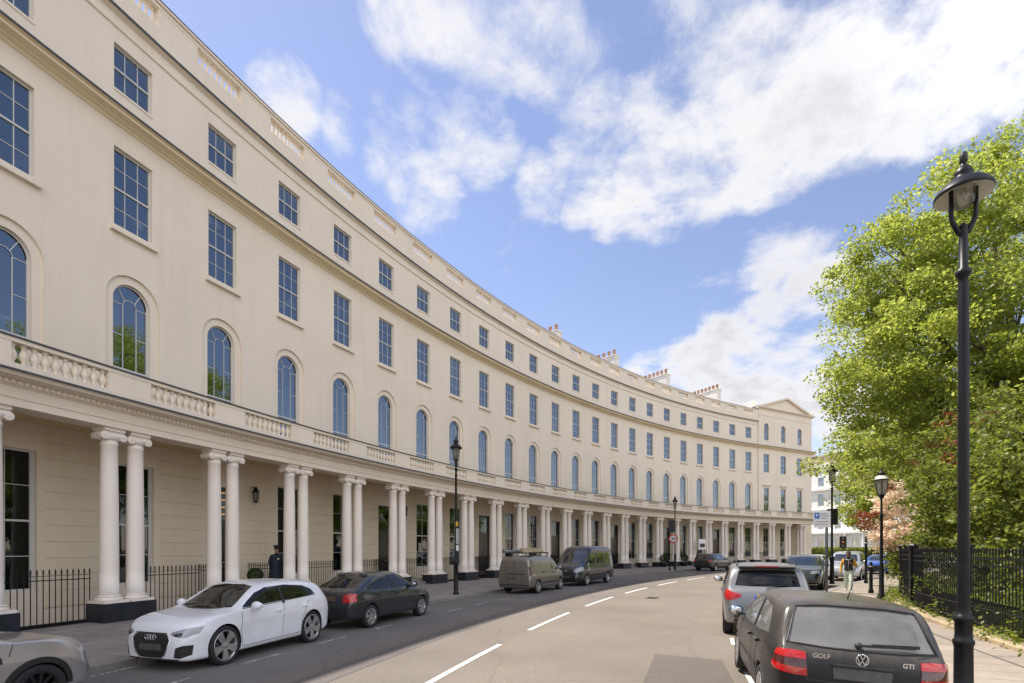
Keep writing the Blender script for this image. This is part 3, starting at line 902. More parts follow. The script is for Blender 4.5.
# ------------------------------------------------------------------ vehicles
def paint(name, c, rough=.28, metal=0.0, dust=0.0, coat=.8):
    t = NT(name); p = t.node('ShaderNodeTexCoord').outputs['Object']
    n = t.noise(1.8, 5, .6, p); n2 = t.noise(60, 2, .5, p)
    base = t.ramp(n, [(.3, [x*.93 for x in c]), (.7, [min(1, x*1.06) for x in c])])
    if dust:
        sp = t.node('ShaderNodeSeparateXYZ'); t.link(t.node('ShaderNodeNewGeometry').outputs['Normal'], sp.inputs[0])
        up = t.ramp(sp.outputs[2], [(.1, (.03*dust,)*3), (.75, (dust,)*3)])
        n3 = t.noise(4.5, 6, .7, p)
        base = t.mix(t.mix(1.0, up, t.ramp(n3, [(.3, (.55,)*3), (.7, (1.2,)*3)]), 'MULTIPLY'), base, (.20, .175, .145))
        t.link(t.ramp(n3, [(.3, (rough,)*3), (.7, (rough+.25*min(1, dust*2),)*3)]), t.b.inputs['Roughness'])
    else:
        t.set(Roughness=rough)
    t.col(base); t.set(Metallic=metal)
    t.b.inputs['Coat Weight'].default_value = coat; t.b.inputs['Coat Roughness'].default_value = .05 if not dust else .25
    return t.m
MAT['p_white'] = paint('glacier_white_car_paint', (.74, .75, .78))
MAT['p_char'] = paint('charcoal_car_paint', (.028, .031, .036), .3, .3)
MAT['p_black_dusty'] = paint('dusty_black_car_paint', (.008, .008, .011), .22, 0, .42, .3)
MAT['p_black_dusty'].node_tree.nodes['Principled BSDF'].inputs['Specular IOR Level'].default_value = .15
MAT['p_brown'] = paint('grey_brown_van_paint', (.25, .225, .195), .32, .7)
MAT['p_van'] = paint('dark_grey_van_paint', (.035, .038, .046), .25, .5)
MAT['p_silver'] = paint('silver_grey_car_paint', (.28, .275, .27), .3, .75, .08)
MAT['p_mini'] = paint('pale_mauve_silver_car_paint', (.47, .435, .43), .3, .6)
MAT['p_blk'] = paint('black_car_paint', (.012, .013, .015), .2)
MAT['p_green'] = paint('dark_green_car_paint', (.022, .028, .024), .25, .3)
MAT['p_blue'] = paint('bright_blue_car_paint', (.03, .10, .42), .25, .2)
MAT['p_lsilver'] = paint('light_silver_car_paint', (.52, .53, .54), .28, .6)
MAT['rubber'] = simple('tyre_rubber', (.016, .016, .017), .75, 0, .2, 8)
MAT['trimblk'] = simple('black_plastic_trim', (.02, .02, .021), .5, 0, .2, 6)
MAT['cabin'] = simple('dark_cabin_lining', (.03, .03, .031), .8, 0, .2, 4)
MAT['seat'] = simple('seat_fabric', (.06, .058, .056), .85, 0, .2, 6)
MAT['alloy'] = simple('alloy_wheel', (.52, .52, .53), .3, .85, .08, 5)
MAT['alloy_dark'] = simple('black_alloy_wheel', (.025, .025, .027), .3, .4, .2, 5)
MAT['steel_dull'] = simple('dusty_alloy_wheel', (.36, .33, .30), .5, .6, .25, 9)
MAT['chrome'] = simple('chrome', (.75, .75, .76), .12, 1.0, .05)
MAT['red_lens'] = simple('red_tail_lamp', (.42, .006, .006), .12, 0, .12, 20, coat=1)
MAT['dark_red_lens'] = simple('smoked_red_lens', (.075, .018, .014), .15, 0, .3, 20, coat=1)
MAT['orange_lens'] = simple('orange_lens', (.55, .14, .02), .15, 0, .1, 9, coat=1)
MAT['plate_w'] = simple('white_number_plate', (.62, .62, .6), .5, 0, .1)
MAT['plate_y'] = simple('yellow_number_plate', (.62, .42, .05), .5, 0, .1)
MAT['plate_blur'] = simple('dull_grey_number_plate', (.075, .075, .075), .5, 0, .3, 12)
MAT['plate_brown'] = simple('dull_brown_number_plate', (.11, .075, .055), .5, 0, .25, 12)
MAT['plate_blue'] = simple('blue_plate_band', (.04, .16, .55), .5, 0, .1)
MAT['mirror_sky_tint'] = paint('mirror_cover_sky_tint', (.03, .075, .13), .3)  # blue sky reflection of the mirror put into the cover colour
def car_glass(name, tint, mixf):
    t = NT(name)
    g = t.node('ShaderNodeBsdfGlossy'); g.inputs['Roughness'].default_value = .015; g.inputs['Color'].default_value = (.95, .97, 1, 1)
    tr = t.node('ShaderNodeBsdfTransparent'); tr.inputs['Color'].default_value = (*tint, 1)
    df = t.node('ShaderNodeBsdfDiffuse'); df.inputs['Color'].default_value = (.42, .41, .39, 1)
    m0 = t.node('ShaderNodeMixShader'); m0.inputs[0].default_value = mixf
    t.link(tr.outputs[0], m0.inputs[1]); t.link(df.outputs[0], m0.inputs[2])
    fr = t.node('ShaderNodeFresnel'); fr.inputs['IOR'].default_value = 1.5
    m1 = t.node('ShaderNodeMixShader'); t.link(fr.outputs[0], m1.inputs[0]); t.link(m0.outputs[0], m1.inputs[1]); t.link(g.outputs[0], m1.inputs[2])
    t.link(m1.outputs[0], t.n['Material Output'].inputs['Surface'])
    return t.m
MAT['cglass'] = car_glass('car_window_glass', (.55, .60, .58), .02)
MAT['cglass_dusty'] = car_glass('dusty_car_window_glass', (.92, .94, .92), .36)
MAT['cglass_tint'] = car_glass('tinted_car_window_glass', (.10, .11, .115), .02)
def solid_glass():
    t = NT('dark_vehicle_glass'); t.col((.012, .015, .018)); t.set(Roughness=.02, IOR=1.7); t.b.inputs['Coat Weight'].default_value = 1; t.b.inputs['Coat Roughness'].default_value = .01
    return t.m
MAT['cglass_solid'] = solid_glass()
def lamp_glass():
    t = NT('clear_lamp_lens'); t.col((.34, .35, .37)); t.set(Roughness=.08, Metallic=.6); t.b.inputs['Coat Weight'].default_value = 1
    t.bump(t.node('ShaderNodeTexWave', i_Scale=14.0).outputs['Fac'], .4, .01)
    return t.m
MAT['headlamp'] = lamp_glass()
def grille_mat():
    t = NT('honeycomb_grille')
    v = t.node('ShaderNodeTexVoronoi', feature='DISTANCE_TO_EDGE'); v.inputs['Scale'].default_value = 30; v.inputs['Randomness'].default_value = .3
    t.link(t.node('ShaderNodeTexCoord').outputs['Object'], v.inputs['Vector'])
    t.col(t.ramp(v.outputs['Distance'], [(.05, (.035,)*3), (.12, (.006,)*3)])); t.set(Roughness=.35); t.bump(v.outputs['Distance'], .6, .01)
    return t.m
MAT['grille'] = grille_mat()

def chaikin(pts, it=2):
    for _ in range(it):
        q = [pts[0]]
        for a, b in zip(pts, pts[1:]):
            q.append(tuple(.75*x+.25*y for x, y in zip(a, b))); q.append(tuple(.25*x+.75*y for x, y in zip(a, b)))
        q.append(pts[-1]); pts = q
    return pts
def interp(tab, x):
    if x <= tab[0][0]: return tab[0][1]
    for (a, b), (c, d) in zip(tab, tab[1:]):
        if x <= c: return b + (d-b)*(x-a)/(c-a) if c > a else d
    return tab[-1][1]

class Body:
    def __init__(s, top, belt, bot, hw, tumble=.30, crown=.035, rnd=.10, waist=.0):
        s.top = chaikin(top, 2); s.belt = chaikin(belt, 2); s.bot = chaikin(bot, 1); s.hw = chaikin(hw, 2)
        s.tumble = tumble; s.crown = crown; s.x0 = top[0][0]; s.x1 = top[-1][0]; s.rnd = rnd; s.waist = waist
    def section(s, x, inset=0.0, floor=None, it=2):
        zt = interp(s.top, x)-inset; zb = interp(s.bot, x) if floor is None else floor; w = interp(s.hw, x)-inset
        bl = min(interp(s.belt, x), zt-.055)
        bl = max(bl, zb+.10)
        zt = max(zt, bl+.03)
        h = bl-zb
        g = zt-bl
        wr = max(w*.35, w - s.tumble*g - .012)
        c = s.crown*min(1, g/.25+.35)
        r = min(s.rnd, g*.45)
        half = [(0, zb), (w*.80, zb), (w*.955, zb+.05*min(1, h)), (w*.972, zb+h*.25), (w*.985, zb+h*.50), (w*1.0, zb+h*.70), (w*1.0, zb+h*.76), (w*.985, bl-h*.08), (w*.975, bl),
                (wr+(w*.975-wr)*min(.5, r/g), zt-c-r), (wr-r*.55, zt-c-.01), (wr*.55, zt-c*.28), (0, zt)]
        return chaikin(half, it)
    def xs(s, n):
        out = []
        for i in range(n+1):
            t = i/n
            u = t - math.sin(2*math.pi*t)/(2*math.pi)*.62
            out.append(s.x0 + (s.x1-s.x0)*u)
        return out
    def loft(s, n=72, inset=0.0, floor=None, xa=None, xb=None):
        bm = bmesh.new(); rings = []
        xs = s.xs(n)
        if xa is not None: xs = [xa+(xb-xa)*i/n for i in range(n+1)]
        for x in xs:
            h = s.section(x, inset, floor)
            pts = [(x, y, z) for y, z in h] + [(x, -y, z) for y, z in h[-2:0:-1]]
            rings.append([bm.verts.new(p) for p in pts])
        m = len(rings[0])
        for a, b in zip(rings, rings[1:]):
            for i in range(m):
                j = (i+1) % m
                f = bm.faces.new((a[i], a[j], b[j], b[i])); f.smooth = True
        bm.faces.new(rings[0]); bm.faces.new(rings[-1][::-1])
        bmesh.ops.recalc_face_normals(bm, faces=bm.faces)
        me = bpy.data.meshes.new('body'); bm.to_mesh(me)
        bvh = BVHTree.FromBMesh(bm)
        bm.free()
        return me, bvh

def prism_mesh(outline, axis, a, b, mat):
    """outline: 2-D points (u,v); axis 'y': (x,z) extruded from y=a to b; 'x': (y,z); 'z': (x,y)"""
    bm = bmesh.new()
    def P(u, v, w): return (u, w, v) if axis == 'y' else ((w, u, v) if axis == 'x' else (u, v, w))
    lo = [bm.verts.new(P(u, v, a)) for u, v in outline]; hi = [bm.verts.new(P(u, v, b)) for u, v in outline]
    n = len(outline)
    bm.faces.new(lo); bm.faces.new(hi[::-1])
    for i in range(n): bm.faces.new((lo[i], lo[(i+1) % n], hi[(i+1) % n], hi[i]))
    bmesh.ops.recalc_face_normals(bm, faces=bm.faces)
    me = bpy.data.meshes.new('cut'); bm.to_mesh(me); bm.free(); me.materials.append(mat)
    return me

def boolean(me, cutters):
    o = bpy.data.objects.new('tmp', me); COL.objects.link(o)
    tmp = []
    for c in cutters:
        co = bpy.data.objects.new('tmpc', c); COL.objects.link(co); co.hide_render = True
        md = o.modifiers.new('b', 'BOOLEAN'); md.operation = 'DIFFERENCE'; md.solver = 'EXACT'; md.object = co
        try: md.material_mode = 'TRANSFER'
        except Exception: pass
        tmp.append(co)
    dg = bpy.context.evaluated_depsgraph_get(); dg.update()
    out = bpy.data.meshes.new_from_object(o.evaluated_get(dg))
    for t in tmp: bpy.data.objects.remove(t)
    bpy.data.objects.remove(o)
    if len(out.polygons) < 50: return me
    return out

def resample(pl, n):
    d = [0]
    for a, b in zip(pl, pl[1:]): d.append(d[-1]+math.hypot(a[0]-b[0], a[1]-b[1]))
    out = []
    for i in range(n+1):
        t = d[-1]*i/n
        for j in range(len(pl)-1):
            if t <= d[j+1] or j == len(pl)-2:
                u = (t-d[j])/max(1e-9, d[j+1]-d[j]); out.append(tuple(pl[j][q]+(pl[j+1][q]-pl[j][q])*u for q in (0, 1))); break
    return out
def ribbon(bvh, lo, hi, face, off=.006, n=14, m=8, skirt=.02, mb=None, mi=0, grow=0.0):
    """a patch between two polylines laid on the body. face: 'L' (+y), 'R' (-y), 'F' (+x), 'B' (-x), 'T' (+z)"""
    mb = mb or MB()
    if grow:
        cx = sum(p[0] for p in lo+hi)/len(lo+hi); cy = sum(p[1] for p in lo+hi)/len(lo+hi)
        f = lambda p: (p[0]+grow*(1 if p[0] > cx else -1), p[1]+grow*(1 if p[1] > cy else -1))
        lo = [f(p) for p in lo]; hi = [f(p) for p in hi]
    A = resample(lo, n); B = resample(hi, n)
    D = {'L': Vector((0,1,0)), 'R': Vector((0,-1,0)), 'F': Vector((1,0,0)), 'B': Vector((-1,0,0)), 'T': Vector((0,0,1))}[face]
    vs = []; last = None
    for j in range(m+1):
        for i in range(n+1):
            u = A[i][0]+(B[i][0]-A[i][0])*j/m; v = A[i][1]+(B[i][1]-A[i][1])*j/m
            if face in 'LR': o = Vector((u, 0, v))
            elif face in 'FB': o = Vector((0, u, v))
            else: o = Vector((u, v, 0))
            src = o + D*6
            if face == 'F' or face == 'B': src = Vector((D.x*6, u, v))
            hit = bvh.ray_cast(src, -D)
            if hit[0] is None:
                p = last if last is not None else o + D*.8
                p = Vector(o) if False else Vector(p)
            else:
                p = hit[0]; last = p
            vs.append(p + D*off)
    w = n+1; fs = []
    a0, a1, a2 = vs[0], vs[n], vs[m*w+n//2]
    flip = (a1-a0).cross(a2-a0).dot(D) < 0
    for j in range(m):
        for i in range(n):
            q = (j*w+i, j*w+i+1, (j+1)*w+i+1, (j+1)*w+i)
            fs.append(q[::-1] if flip else q)
    mb.add(vs, fs, mi, True); fs = []
    bd = [i for i in range(w)] + [j*w+n for j in range(1, m+1)] + [m*w+i for i in range(n-1, -1, -1)] + [j*w for j in range(m-1, 0, -1)]
    nb = len(bd)
    sk = [vs[b] for b in bd] + [vs[b] - D*skirt for b in bd]
    for i in range(nb):
        j = (i+1) % nb
        fs.append((i, j, nb+j, nb+i))
    mb.add(sk, fs, mi, False)
    return mb
def outline(lo, hi): return list(lo) + list(hi)[::-1]
def bm_fix(me):
    bm = bmesh.new(); bm.from_mesh(me); bmesh.ops.remove_doubles(bm, verts=bm.verts, dist=1e-5); bmesh.ops.recalc_face_normals(bm, faces=bm.faces); bm.to_mesh(me); bm.free()

def make_wheel(root, x, y, rad, wid, mat_rim, spokes=5, twist=0.0, steer=0.0, name='wheel', width=.34, lp=1.0):
    side = 1 if y > 0 else -1
    M = Matrix.Rotation(R_(-90*side), 4, 'X')    # local z -> outwards
    t = MB()
    rr = rad; q = rad*lp
    t.lathe([(q*.66, -wid*.5), (rr*.93, -wid*.5), (rr*.985, -wid*.40), (rr, -wid*.22), (rr, wid*.22), (rr*.985, wid*.40), (rr*.93, wid*.5), (q*.74, wid*.46), (q*.66, wid*.40)], 32, M=M, cap=False)
    o = t.build(name, MAT['rubber'], root)
    o.location = (x, y, rad); o.rotation_euler = (0, 0, steer)
    r = MB()
    # barrel and dark back of the rim
    r.lathe([(q*.70, wid*.44), (q*.69, wid*.47), (q*.655, wid*.44), (q*.62, wid*.20), (q*.60, -wid*.1)], 32, M=M, cap=False)
    b = MB(); b.lathe([(0.001, -wid*.12), (q*.62, -wid*.12), (q*.62, -wid*.3)], 24, M=M, cap=False)
    b.lathe([(.001, wid*.02), (q*.38, wid*.02), (q*.38, -wid*.1)], 24, M=M, cap=False)
    for i in range(spokes):
        a = 2*math.pi*i/spokes + .3
        for da in ((-.0,) if spokes > 7 else (-.13, .13)):
            p0 = Vector((q*.12*math.cos(a), q*.12*math.sin(a), wid*.34)); p1 = Vector((q*.655*math.cos(a+da+twist), q*.655*math.sin(a+da+twist), wid*.42))
            p0 = M @ p0; p1 = M @ p1
            r.bar(p0, p1, q*width*.36, .022, M @ Vector((0, 0, 1)))
    r.lathe([(q*.19, wid*.28), (q*.19, wid*.37), (q*.15, wid*.40), (.001, wid*.41)], 18, M=M)
    ro = r.build('rim', mat_rim, o)
    bo = b.build('brake_disc', MAT['alloy_dark'], o)
    return o

def car(spec, loc, rotz, label, cat='car', group=None, detail=True, name='parked_car'):
    S = spec
    loc = Vector((loc[0], loc[1], gz(math.hypot(loc[0]-CX, loc[1]-CY))))
    root = thing(name, label, cat, loc, rotz, group)
    sc_ = S.get('scale', 1); root.scale = sc_ if isinstance(sc_, tuple) else (sc_,)*3
    if S.get('roll'): root.rotation_euler = (S['roll'], 0, rotz)
    B = Body(S['top'], S['belt'], S['bot'], S['hw'], S.get('tumble', .30), S.get('crown', .035), S.get('rnd', .10))
    me, bvh = B.loft(S.get('n', 72))
    me.materials.append(S['paint'])
    W2 = max(w for _, w in S['hw'])
    cut = []
    wr = S['wr']
    for ax in S['axles']:
        for sd in (-1, 1):
            n = 28; ar = wr*S.get('arch', 1.13)
            ol = [(ax+ar*math.cos(2*math.pi*i/n), wr*1.02+ar*math.sin(2*math.pi*i/n)) for i in range(n)]
            y0, y1 = sorted((sd*(W2-.30), sd*(W2+.3)))
            cut.append(prism_mesh(ol, 'y', y0, y1, MAT['trimblk']))
    hollow = S.get('hollow', detail)
    if hollow:
        ca, cb = S['cabin']
        cab, _ = B.loft(26, .06, S.get('floor', .42), ca, cb)
        cab.materials.append(MAT['cabin']); cut.append(cab)
        if 'side_win' in S:
            for lo, hi in S['side_win']:
                cut.append(prism_mesh(outline(lo, hi), 'y', -2, 2, MAT['trimblk']))
        if 'screen' in S: cut.append(prism_mesh(outline(*S['screen']), 'x', S['cabmid'], 3.2, MAT['trimblk']))
        if 'rear_win' in S: cut.append(prism_mesh(outline(*S['rear_win']), 'x', -3.4, S['cabmid'], MAT['trimblk']))
    body = boolean(me, cut)
    bm_fix(body)
    for p in body.polygons: p.use_smooth = True
    body.set_sharp_from_angle(angle=R_(32))
    link('body', body, S['paint'], root)
    g = S.get('glass', MAT['cglass']) if hollow else MAT['cglass_solid']
    off = -.004 if hollow else .005
    gg = S.get('rear_glass', g) if hollow else g
    for i, (lo, hi) in enumerate(S.get('side_win', [])):
        for sd in 'LR':
            ribbon(bvh, lo, hi, sd, off, 18, 6, .006, grow=.012 if hollow else 0).build('side_window', S.get('side_glass', g) if hollow else g, root)
    if 'screen' in S: ribbon(bvh, *S['screen'], 'F', off, 18, 10, .006, grow=.012 if hollow else 0).build('windscreen', g, root)
    if 'rear_win' in S: ribbon(bvh, *S['rear_win'], 'B', off, 18, 10, .006, grow=.012 if hollow else 0).build('rear_window', gg, root)
    for nm, face, lo, hi, mat in S.get('decals', []):
        faces = ('L', 'R') if face == 'S' else (face,)
        for fc in faces:
            ribbon(bvh, lo, hi, fc, .007, 12, 6, .03).build(nm, mat, root)
            if face in 'FB' and nm in ('headlamp', 'tail_lamp', 'fog_lamp', 'air_intake', 'reflector', 'lamp_lens', 'exhaust_trim'):
                ribbon(bvh, [(-u, v) for u, v in lo], [(-u, v) for u, v in hi], fc, .007, 12, 6, .03).build(nm, mat, root)
    # thin door seams (shut lines): recessed dark strips
    for sd in 'LR':
        sm = MB(); any_ = False
        for pl in S.get('seams', []):
            for a, b in zip(pl, pl[1:]):
                dx, dz = b[0]-a[0], b[1]-a[1]; l = math.hypot(dx, dz); nx, nz = -dz/l*.005, dx/l*.005
                ribbon(bvh, [(a[0]+nx, a[1]+nz), (b[0]+nx, b[1]+nz)], [(a[0]-nx, a[1]-nz), (b[0]-nx, b[1]-nz)], sd, .0018, 6, 1, .004, mb=sm); any_ = True
        if any_: sm.build('door_seams', MAT['trimblk'], root)
    for x, z in S.get('handles', []):
        for sd in (-1, 1):
            h = bvh.ray_cast(Vector((x, sd*3, z)), Vector((0, -sd, 0)))[0]
            if h is None: continue
            m = MB(); m.bbox(x-.09, x+.09, h.y-.02, h.y+.02+(.015 if sd > 0 else -.015)*0, z-.017, z+.017, .008)
            m.v = [(a, b+sd*.018, c) for a, b, c in m.v]
            m.build('door_handle', S.get('handle_mat', S['paint']), root)
    if 'mirror' in S:
        x, z = S['mirror']
        for sd in (-1, 1):
            h = bvh.ray_cast(Vector((x, sd*3, z)), Vector((0, -sd, 0)))[0]
            y = h.y if h else sd*W2
            m = MB(); m.ball((x-.02, y+sd*.15, z+.03), (.085, .115, .085), 16, 10); m.bar((x, y-sd*.03, z-.03), (x, y+sd*.1, z-.02), .06, .035)
            mo = m.build('wing_mirror', S.get('mirror_mat', S['paint']), root)
            m = MB(); m.ball((x-.090, y+sd*.155, z+.03), (.018, .088, .062), 14, 8); m.build('mirror_glass', MAT['chrome'], mo)
    for ax in S['axles']:
        for sd in (1, -1):
            make_wheel(root, ax, sd*(W2-S.get('tyre', .21)*.5-.015), wr, S.get('tyre', .21), S.get('rim', MAT['alloy']), S.get('spokes', 5), S.get('twist', 0), (S.get('steer', 0) if ax > 0 else 0), width=S.get('spoke_w', .34), lp=S.get('lp', 1.0))
    if hollow:
        for x, n in S.get('seats', []):
            for i in range(n):
                y = (i-(n-1)/2)*(.72 if n == 2 else .44)
                m = MB()
                m.bbox(x-.05, x+.45, y-.23, y+.23, .50, .66, .06)
                Ms = Matrix.Translation((x, y, .62)) @ Matrix.Rotation(R_(-14), 4, 'Y')
                m.bbox(-.08, .08, -.22, .22, 0, .56, .06, M=Ms); m.bbox(-.06, .05, -.12, .12, .60, .78, .045, M=Ms)
                m.build('seat', MAT['seat'], root)
        if 'wheel_pos' in S:
            x, y, z = S['wheel_pos']; m = MB(); Mx = Matrix.Translation((x, y, z)) @ Matrix.Rotation(R_(65), 4, 'Y')
            pts = [Mx @ Vector((.18*math.cos(a*math.pi/8), .18*math.sin(a*math.pi/8), 0)) for a in range(17)]
            m.tube(pts, .016, 6); m.bar(pts[0], pts[8], .04, .02); m.build('steering_wheel', MAT['cabin'], root)
    return root, bvh, B
def sbox(root, name, mat, *a, b=.01):
    m = MB(); m.bbox(*a, b=b); return m.build(name, mat, root)
def text_mesh(root, name, txt, size, mat, loc, rot, depth=.006, bold=.0):
    c = bpy.data.curves.new(name, 'FONT'); c.body = txt; c.size = size; c.extrude = depth; c.align_x = 'CENTER'; c.align_y = 'CENTER'; c.offset = bold
    o = bpy.data.objects.new('tmp', c); COL.objects.link(o)
    dg = bpy.context.evaluated_depsgraph_get(); dg.update()
    me = bpy.data.meshes.new_from_object(o.evaluated_get(dg)); bpy.data.objects.remove(o)
    t = link(name, me, mat, root); t.location = loc; t.rotation_euler = rot
    return t

# tangent heading of a car parked on the circle; flip=True faces the other way
def park(k, r, flip=False):
    p = arc(k, r, 0); a = A0+k*DA
    rz = -a + (math.pi if flip else 0)
    return p, rz

# ---- white hatchback, front towards the camera
A3 = dict(lp=1.12, scale=(.905, .98, 1.02), paint=MAT['p_white'], axles=(1.30, -1.31), wr=.36, tyre=.225, cabin=(-1.85, 1.05), cabmid=-.25, tumble=.36, rnd=.09, arch=1.10,
  top=[(-2.16,.62),(-2.14,.88),(-2.09,1.01),(-2.0,1.09),(-1.74,1.33),(-1.58,1.405),(-1.1,1.46),(-.5,1.475),(.0,1.455),(.32,1.375),(.72,1.155),(1.0,1.01),(1.12,.99),(1.5,.965),(1.85,.91),(2.06,.83),(2.14,.73),(2.17,.56)],
  belt=[(-2.16,.58),(-2.1,.82),(-1.9,.96),(-1.3,1.01),(0,1.0),(.95,.955),(1.6,.86),(2.0,.74),(2.17,.48)],
  bot=[(-2.16,.42),(-2.05,.26),(-1.7,.20),(1.7,.17),(2.05,.17),(2.17,.24)],
  hw=[(-2.16,.64),(-2.10,.76),(-1.95,.84),(-1.6,.895),(-1.2,.905),(-.4,.885),(.6,.89),(1.25,.905),(1.65,.885),(1.9,.82),(2.06,.72),(2.14,.62),(2.17,.54)],
  side_win=[([(-1.44,1.11),(-1.1,1.075),(-.2,1.045),(.84,1.005)], [(-1.34,1.22),(-1.08,1.315),(-.5,1.365),(.1,1.345),(.40,1.26),(.84,1.02)])],
  screen=([(-.66,1.02),(-.3,1.00),(.3,1.00),(.66,1.02)], [(-.52,1.37),(-.25,1.405),(.25,1.405),(.52,1.37)]),
  rear_win=([(-.58,1.06),(.58,1.06)], [(-.46,1.33),(.46,1.33)]),
  decals=[('grille','F',[(-.34,.32),(-.25,.25),(.25,.25),(.34,.32)],[(-.45,.56),(-.36,.675),(.36,.675),(.45,.56)],MAT['grille']),
          ('headlamp','F',[(.47,.655),(.60,.61),(.70,.60),(.825,.66)],[(.46,.685),(.60,.735),(.74,.765),(.84,.775)],MAT['headlamp']),
          ('lamp_lens','F',[(.52,.63),(.60,.62),(.66,.635)],[(.52,.665),(.60,.68),(.66,.69)],MAT['trimblk']),
          ('air_intake','F',[(.55,.27),(.64,.25),(.76,.30)],[(.58,.43),(.68,.47),(.78,.47)],MAT['grille']),
          ('tail_lamp','B',[(.40,.86),(.76,.86)],[(.40,.97),(.72,.98)],MAT['red_lens']),
          ('front_splitter','F',[(-.62,.20),(.62,.20)],[(-.60,.235),(.60,.235)],MAT['trimblk']),
          ('pillar','S',[(-.37,.99),(-.29,.99)],[(-.33,1.33),(-.27,1.33)],MAT['trimblk']),
          ('window_trim','S',[(-1.46,1.09),(-.2,1.025),(.86,.985)],[(-1.46,1.103),(-.2,1.038),(.86,.998)],MAT['trimblk'])],
  seams=[[(-.33,.97),(-.30,.32)],[(.88,.93),(.92,.60),(.86,.30)],[(-1.16,.98),(-.95,.62),(-.92,.32)],[(-.3,.30),(.86,.28)],[(-.93,.31),(-.3,.30)]],
  handles=[(-.16,.86),(-1.0,.875)], mirror=(.66,1.0), seats=[(.02,2),(-.92,2)], wheel_pos=(.52,-.36,.95), spokes=5, spoke_w=.62, rim=MAT['alloy'])
def audi():
    pf = ray(223.7, 89.5); pr = ray(314, 89.5)
    k = (k_of(pf)+k_of(pr))/2
    p, rz = park(k+.015, 90.40, True)
    root, bvh, B = car(A3, p, rz, 'white five-door hatchback parked beside the portico with its grille towards the camera', group=None)
    # badge of four rings, plate
    hx = lambda z, y=0: bvh.ray_cast(Vector((5, y, z)), Vector((-1, 0, 0)))[0]
    m = MB()
    for i in range(4):
        y = (i-1.5)*.062; h = hx(.60, y)
        pts = [(h.x+.014, y+.041*math.cos(a*math.pi/10), .60+.041*math.sin(a*math.pi/10)) for a in range(21)]
        m.tube(pts, .007, 6)
    m.build('ring_badge', MAT['chrome'], root)
    h = hx(.43); sbox(root, 'number_plate', MAT['plate_blur'], h.x-.01, h.x+.022, -.26, .26, .375, .485, b=.004)
    m = MB(); m.tube([(hx(z, y).x+.010, y, z) for y, z in ((-.35,.31),(-.46,.56),(-.37,.68),(.37,.68),(.46,.56),(.35,.31),(.25,.242),(-.25,.242),(-.35,.31))], .009, 6); m.build('grille_surround', MAT['chrome'], root)
    # crease low on the doors
    return root
audi()

# ---- dark fastback hatch, tail towards the camera
MEG = dict(scale=(1.03, 1.03, 1.07), paint=MAT['p_char'], axles=(1.25, -1.30), wr=.30, tyre=.195, cabin=(-1.75, .95), cabmid=-.2, tumble=.40, rnd=.12, arch=1.14,
  top=[(-2.06,.60),(-2.05,.86),(-1.98,.97),(-1.90,1.0),(-1.72,1.06),(-1.05,1.35),(-.75,1.405),(-.2,1.42),(.15,1.40),(.42,1.31),(1.0,.97),(1.15,.93),(1.6,.85),(1.9,.74),(2.02,.62),(2.06,.50)],
  belt=[(-2.06,.56),(-2.0,.86),(-1.5,.92),(-.5,.91),(.9,.86),(1.6,.78),(2.06,.44)],
  bot=[(-2.06,.36),(-1.95,.24),(1.9,.19),(2.06,.26)],
  hw=[(-2.06,.66),(-2.0,.76),(-1.8,.83),(-1.3,.852),(1.2,.852),(1.7,.80),(1.95,.70),(2.06,.54)],
  side_win=[([(-1.45,1.0),(-.9,.955),(0,.945),(.82,.93)],[(-1.28,1.10),(-.95,1.25),(-.5,1.315),(.1,1.31),(.38,1.23),(.82,.95)])],
  screen=([(-.62,.97),(.62,.97)],[(-.50,1.30),(.50,1.30)]),
  rear_win=([(-.60,1.04),(-.3,1.03),(.3,1.03),(.60,1.04)],[(-.50,1.30),(-.25,1.32),(.25,1.32),(.50,1.30)]),
  decals=[('tail_lamp','B',[(.50,.70),(.66,.70),(.80,.72)],[(.52,.88),(.68,.92),(.79,.92)],MAT['red_lens']),
          ('tail_lamp','S',[(-2.0,.71),(-1.86,.73)],[(-1.99,.91),(-1.90,.91)],MAT['red_lens']),
          ('pillar','S',[(-.32,.95),(-.24,.95)],[(-.30,1.31),(-.24,1.31)],MAT['trimblk']),
          ('side_strip','S',[(-.9,.52),(.85,.50)],[(-.9,.56),(.85,.54)],MAT['trimblk']),
          ('bumper_strip','B',[(-.74,.52),(.74,.52)],[(-.74,.60),(.74,.60)],MAT['trimblk']),
          ('headlamp','F',[(.40,.60),(.72,.60)],[(.40,.70),(.70,.72)],MAT['headlamp'])],
  seams=[[(-.28,.93),(-.27,.30)],[(.82,.90),(.86,.60),(.78,.30)],[(-1.1,.93),(-.92,.55),(-.9,.30)],[(-.9,.29),(.78,.28)]],
  handles=[(-.12,.83),(-1.0,.84)], mirror=(.66,.98), seats=[(.05,2),(-.85,2)], spokes=7, spoke_w=.45, rim=MAT['alloy'], handle_mat=MAT['trimblk'], mirror_mat=MAT['trimblk'])
def meg():
    k = (k_of(ray(374.3, 89.5))+k_of(ray(422.6, 89.5)))/2
    p, rz = park(k, 90.38)
    root, bvh, B = car(MEG, p, rz, 'charcoal fastback hatchback parked behind the white hatchback, tail and red lamps towards the camera')
    h = bvh.ray_cast(Vector((-5, 0, .78)), Vector((1, 0, 0)))[0]
    sbox(root, 'number_plate', MAT['plate_brown'], h.x-.022, h.x+.01, -.27, .27, .73, .85, b=.004)
    m = MB(); m.bar((-1.70, -.25, 1.075), (-1.72, .22, 1.075), .025, .02); m.build('rear_wiper', MAT['trimblk'], root)
    m = MB(); m.tube([(-2.1, .42, .28), (-1.7, .42, .30)], .035, 10); m.build('exhaust_pipe', MAT['chrome'], root)
meg()

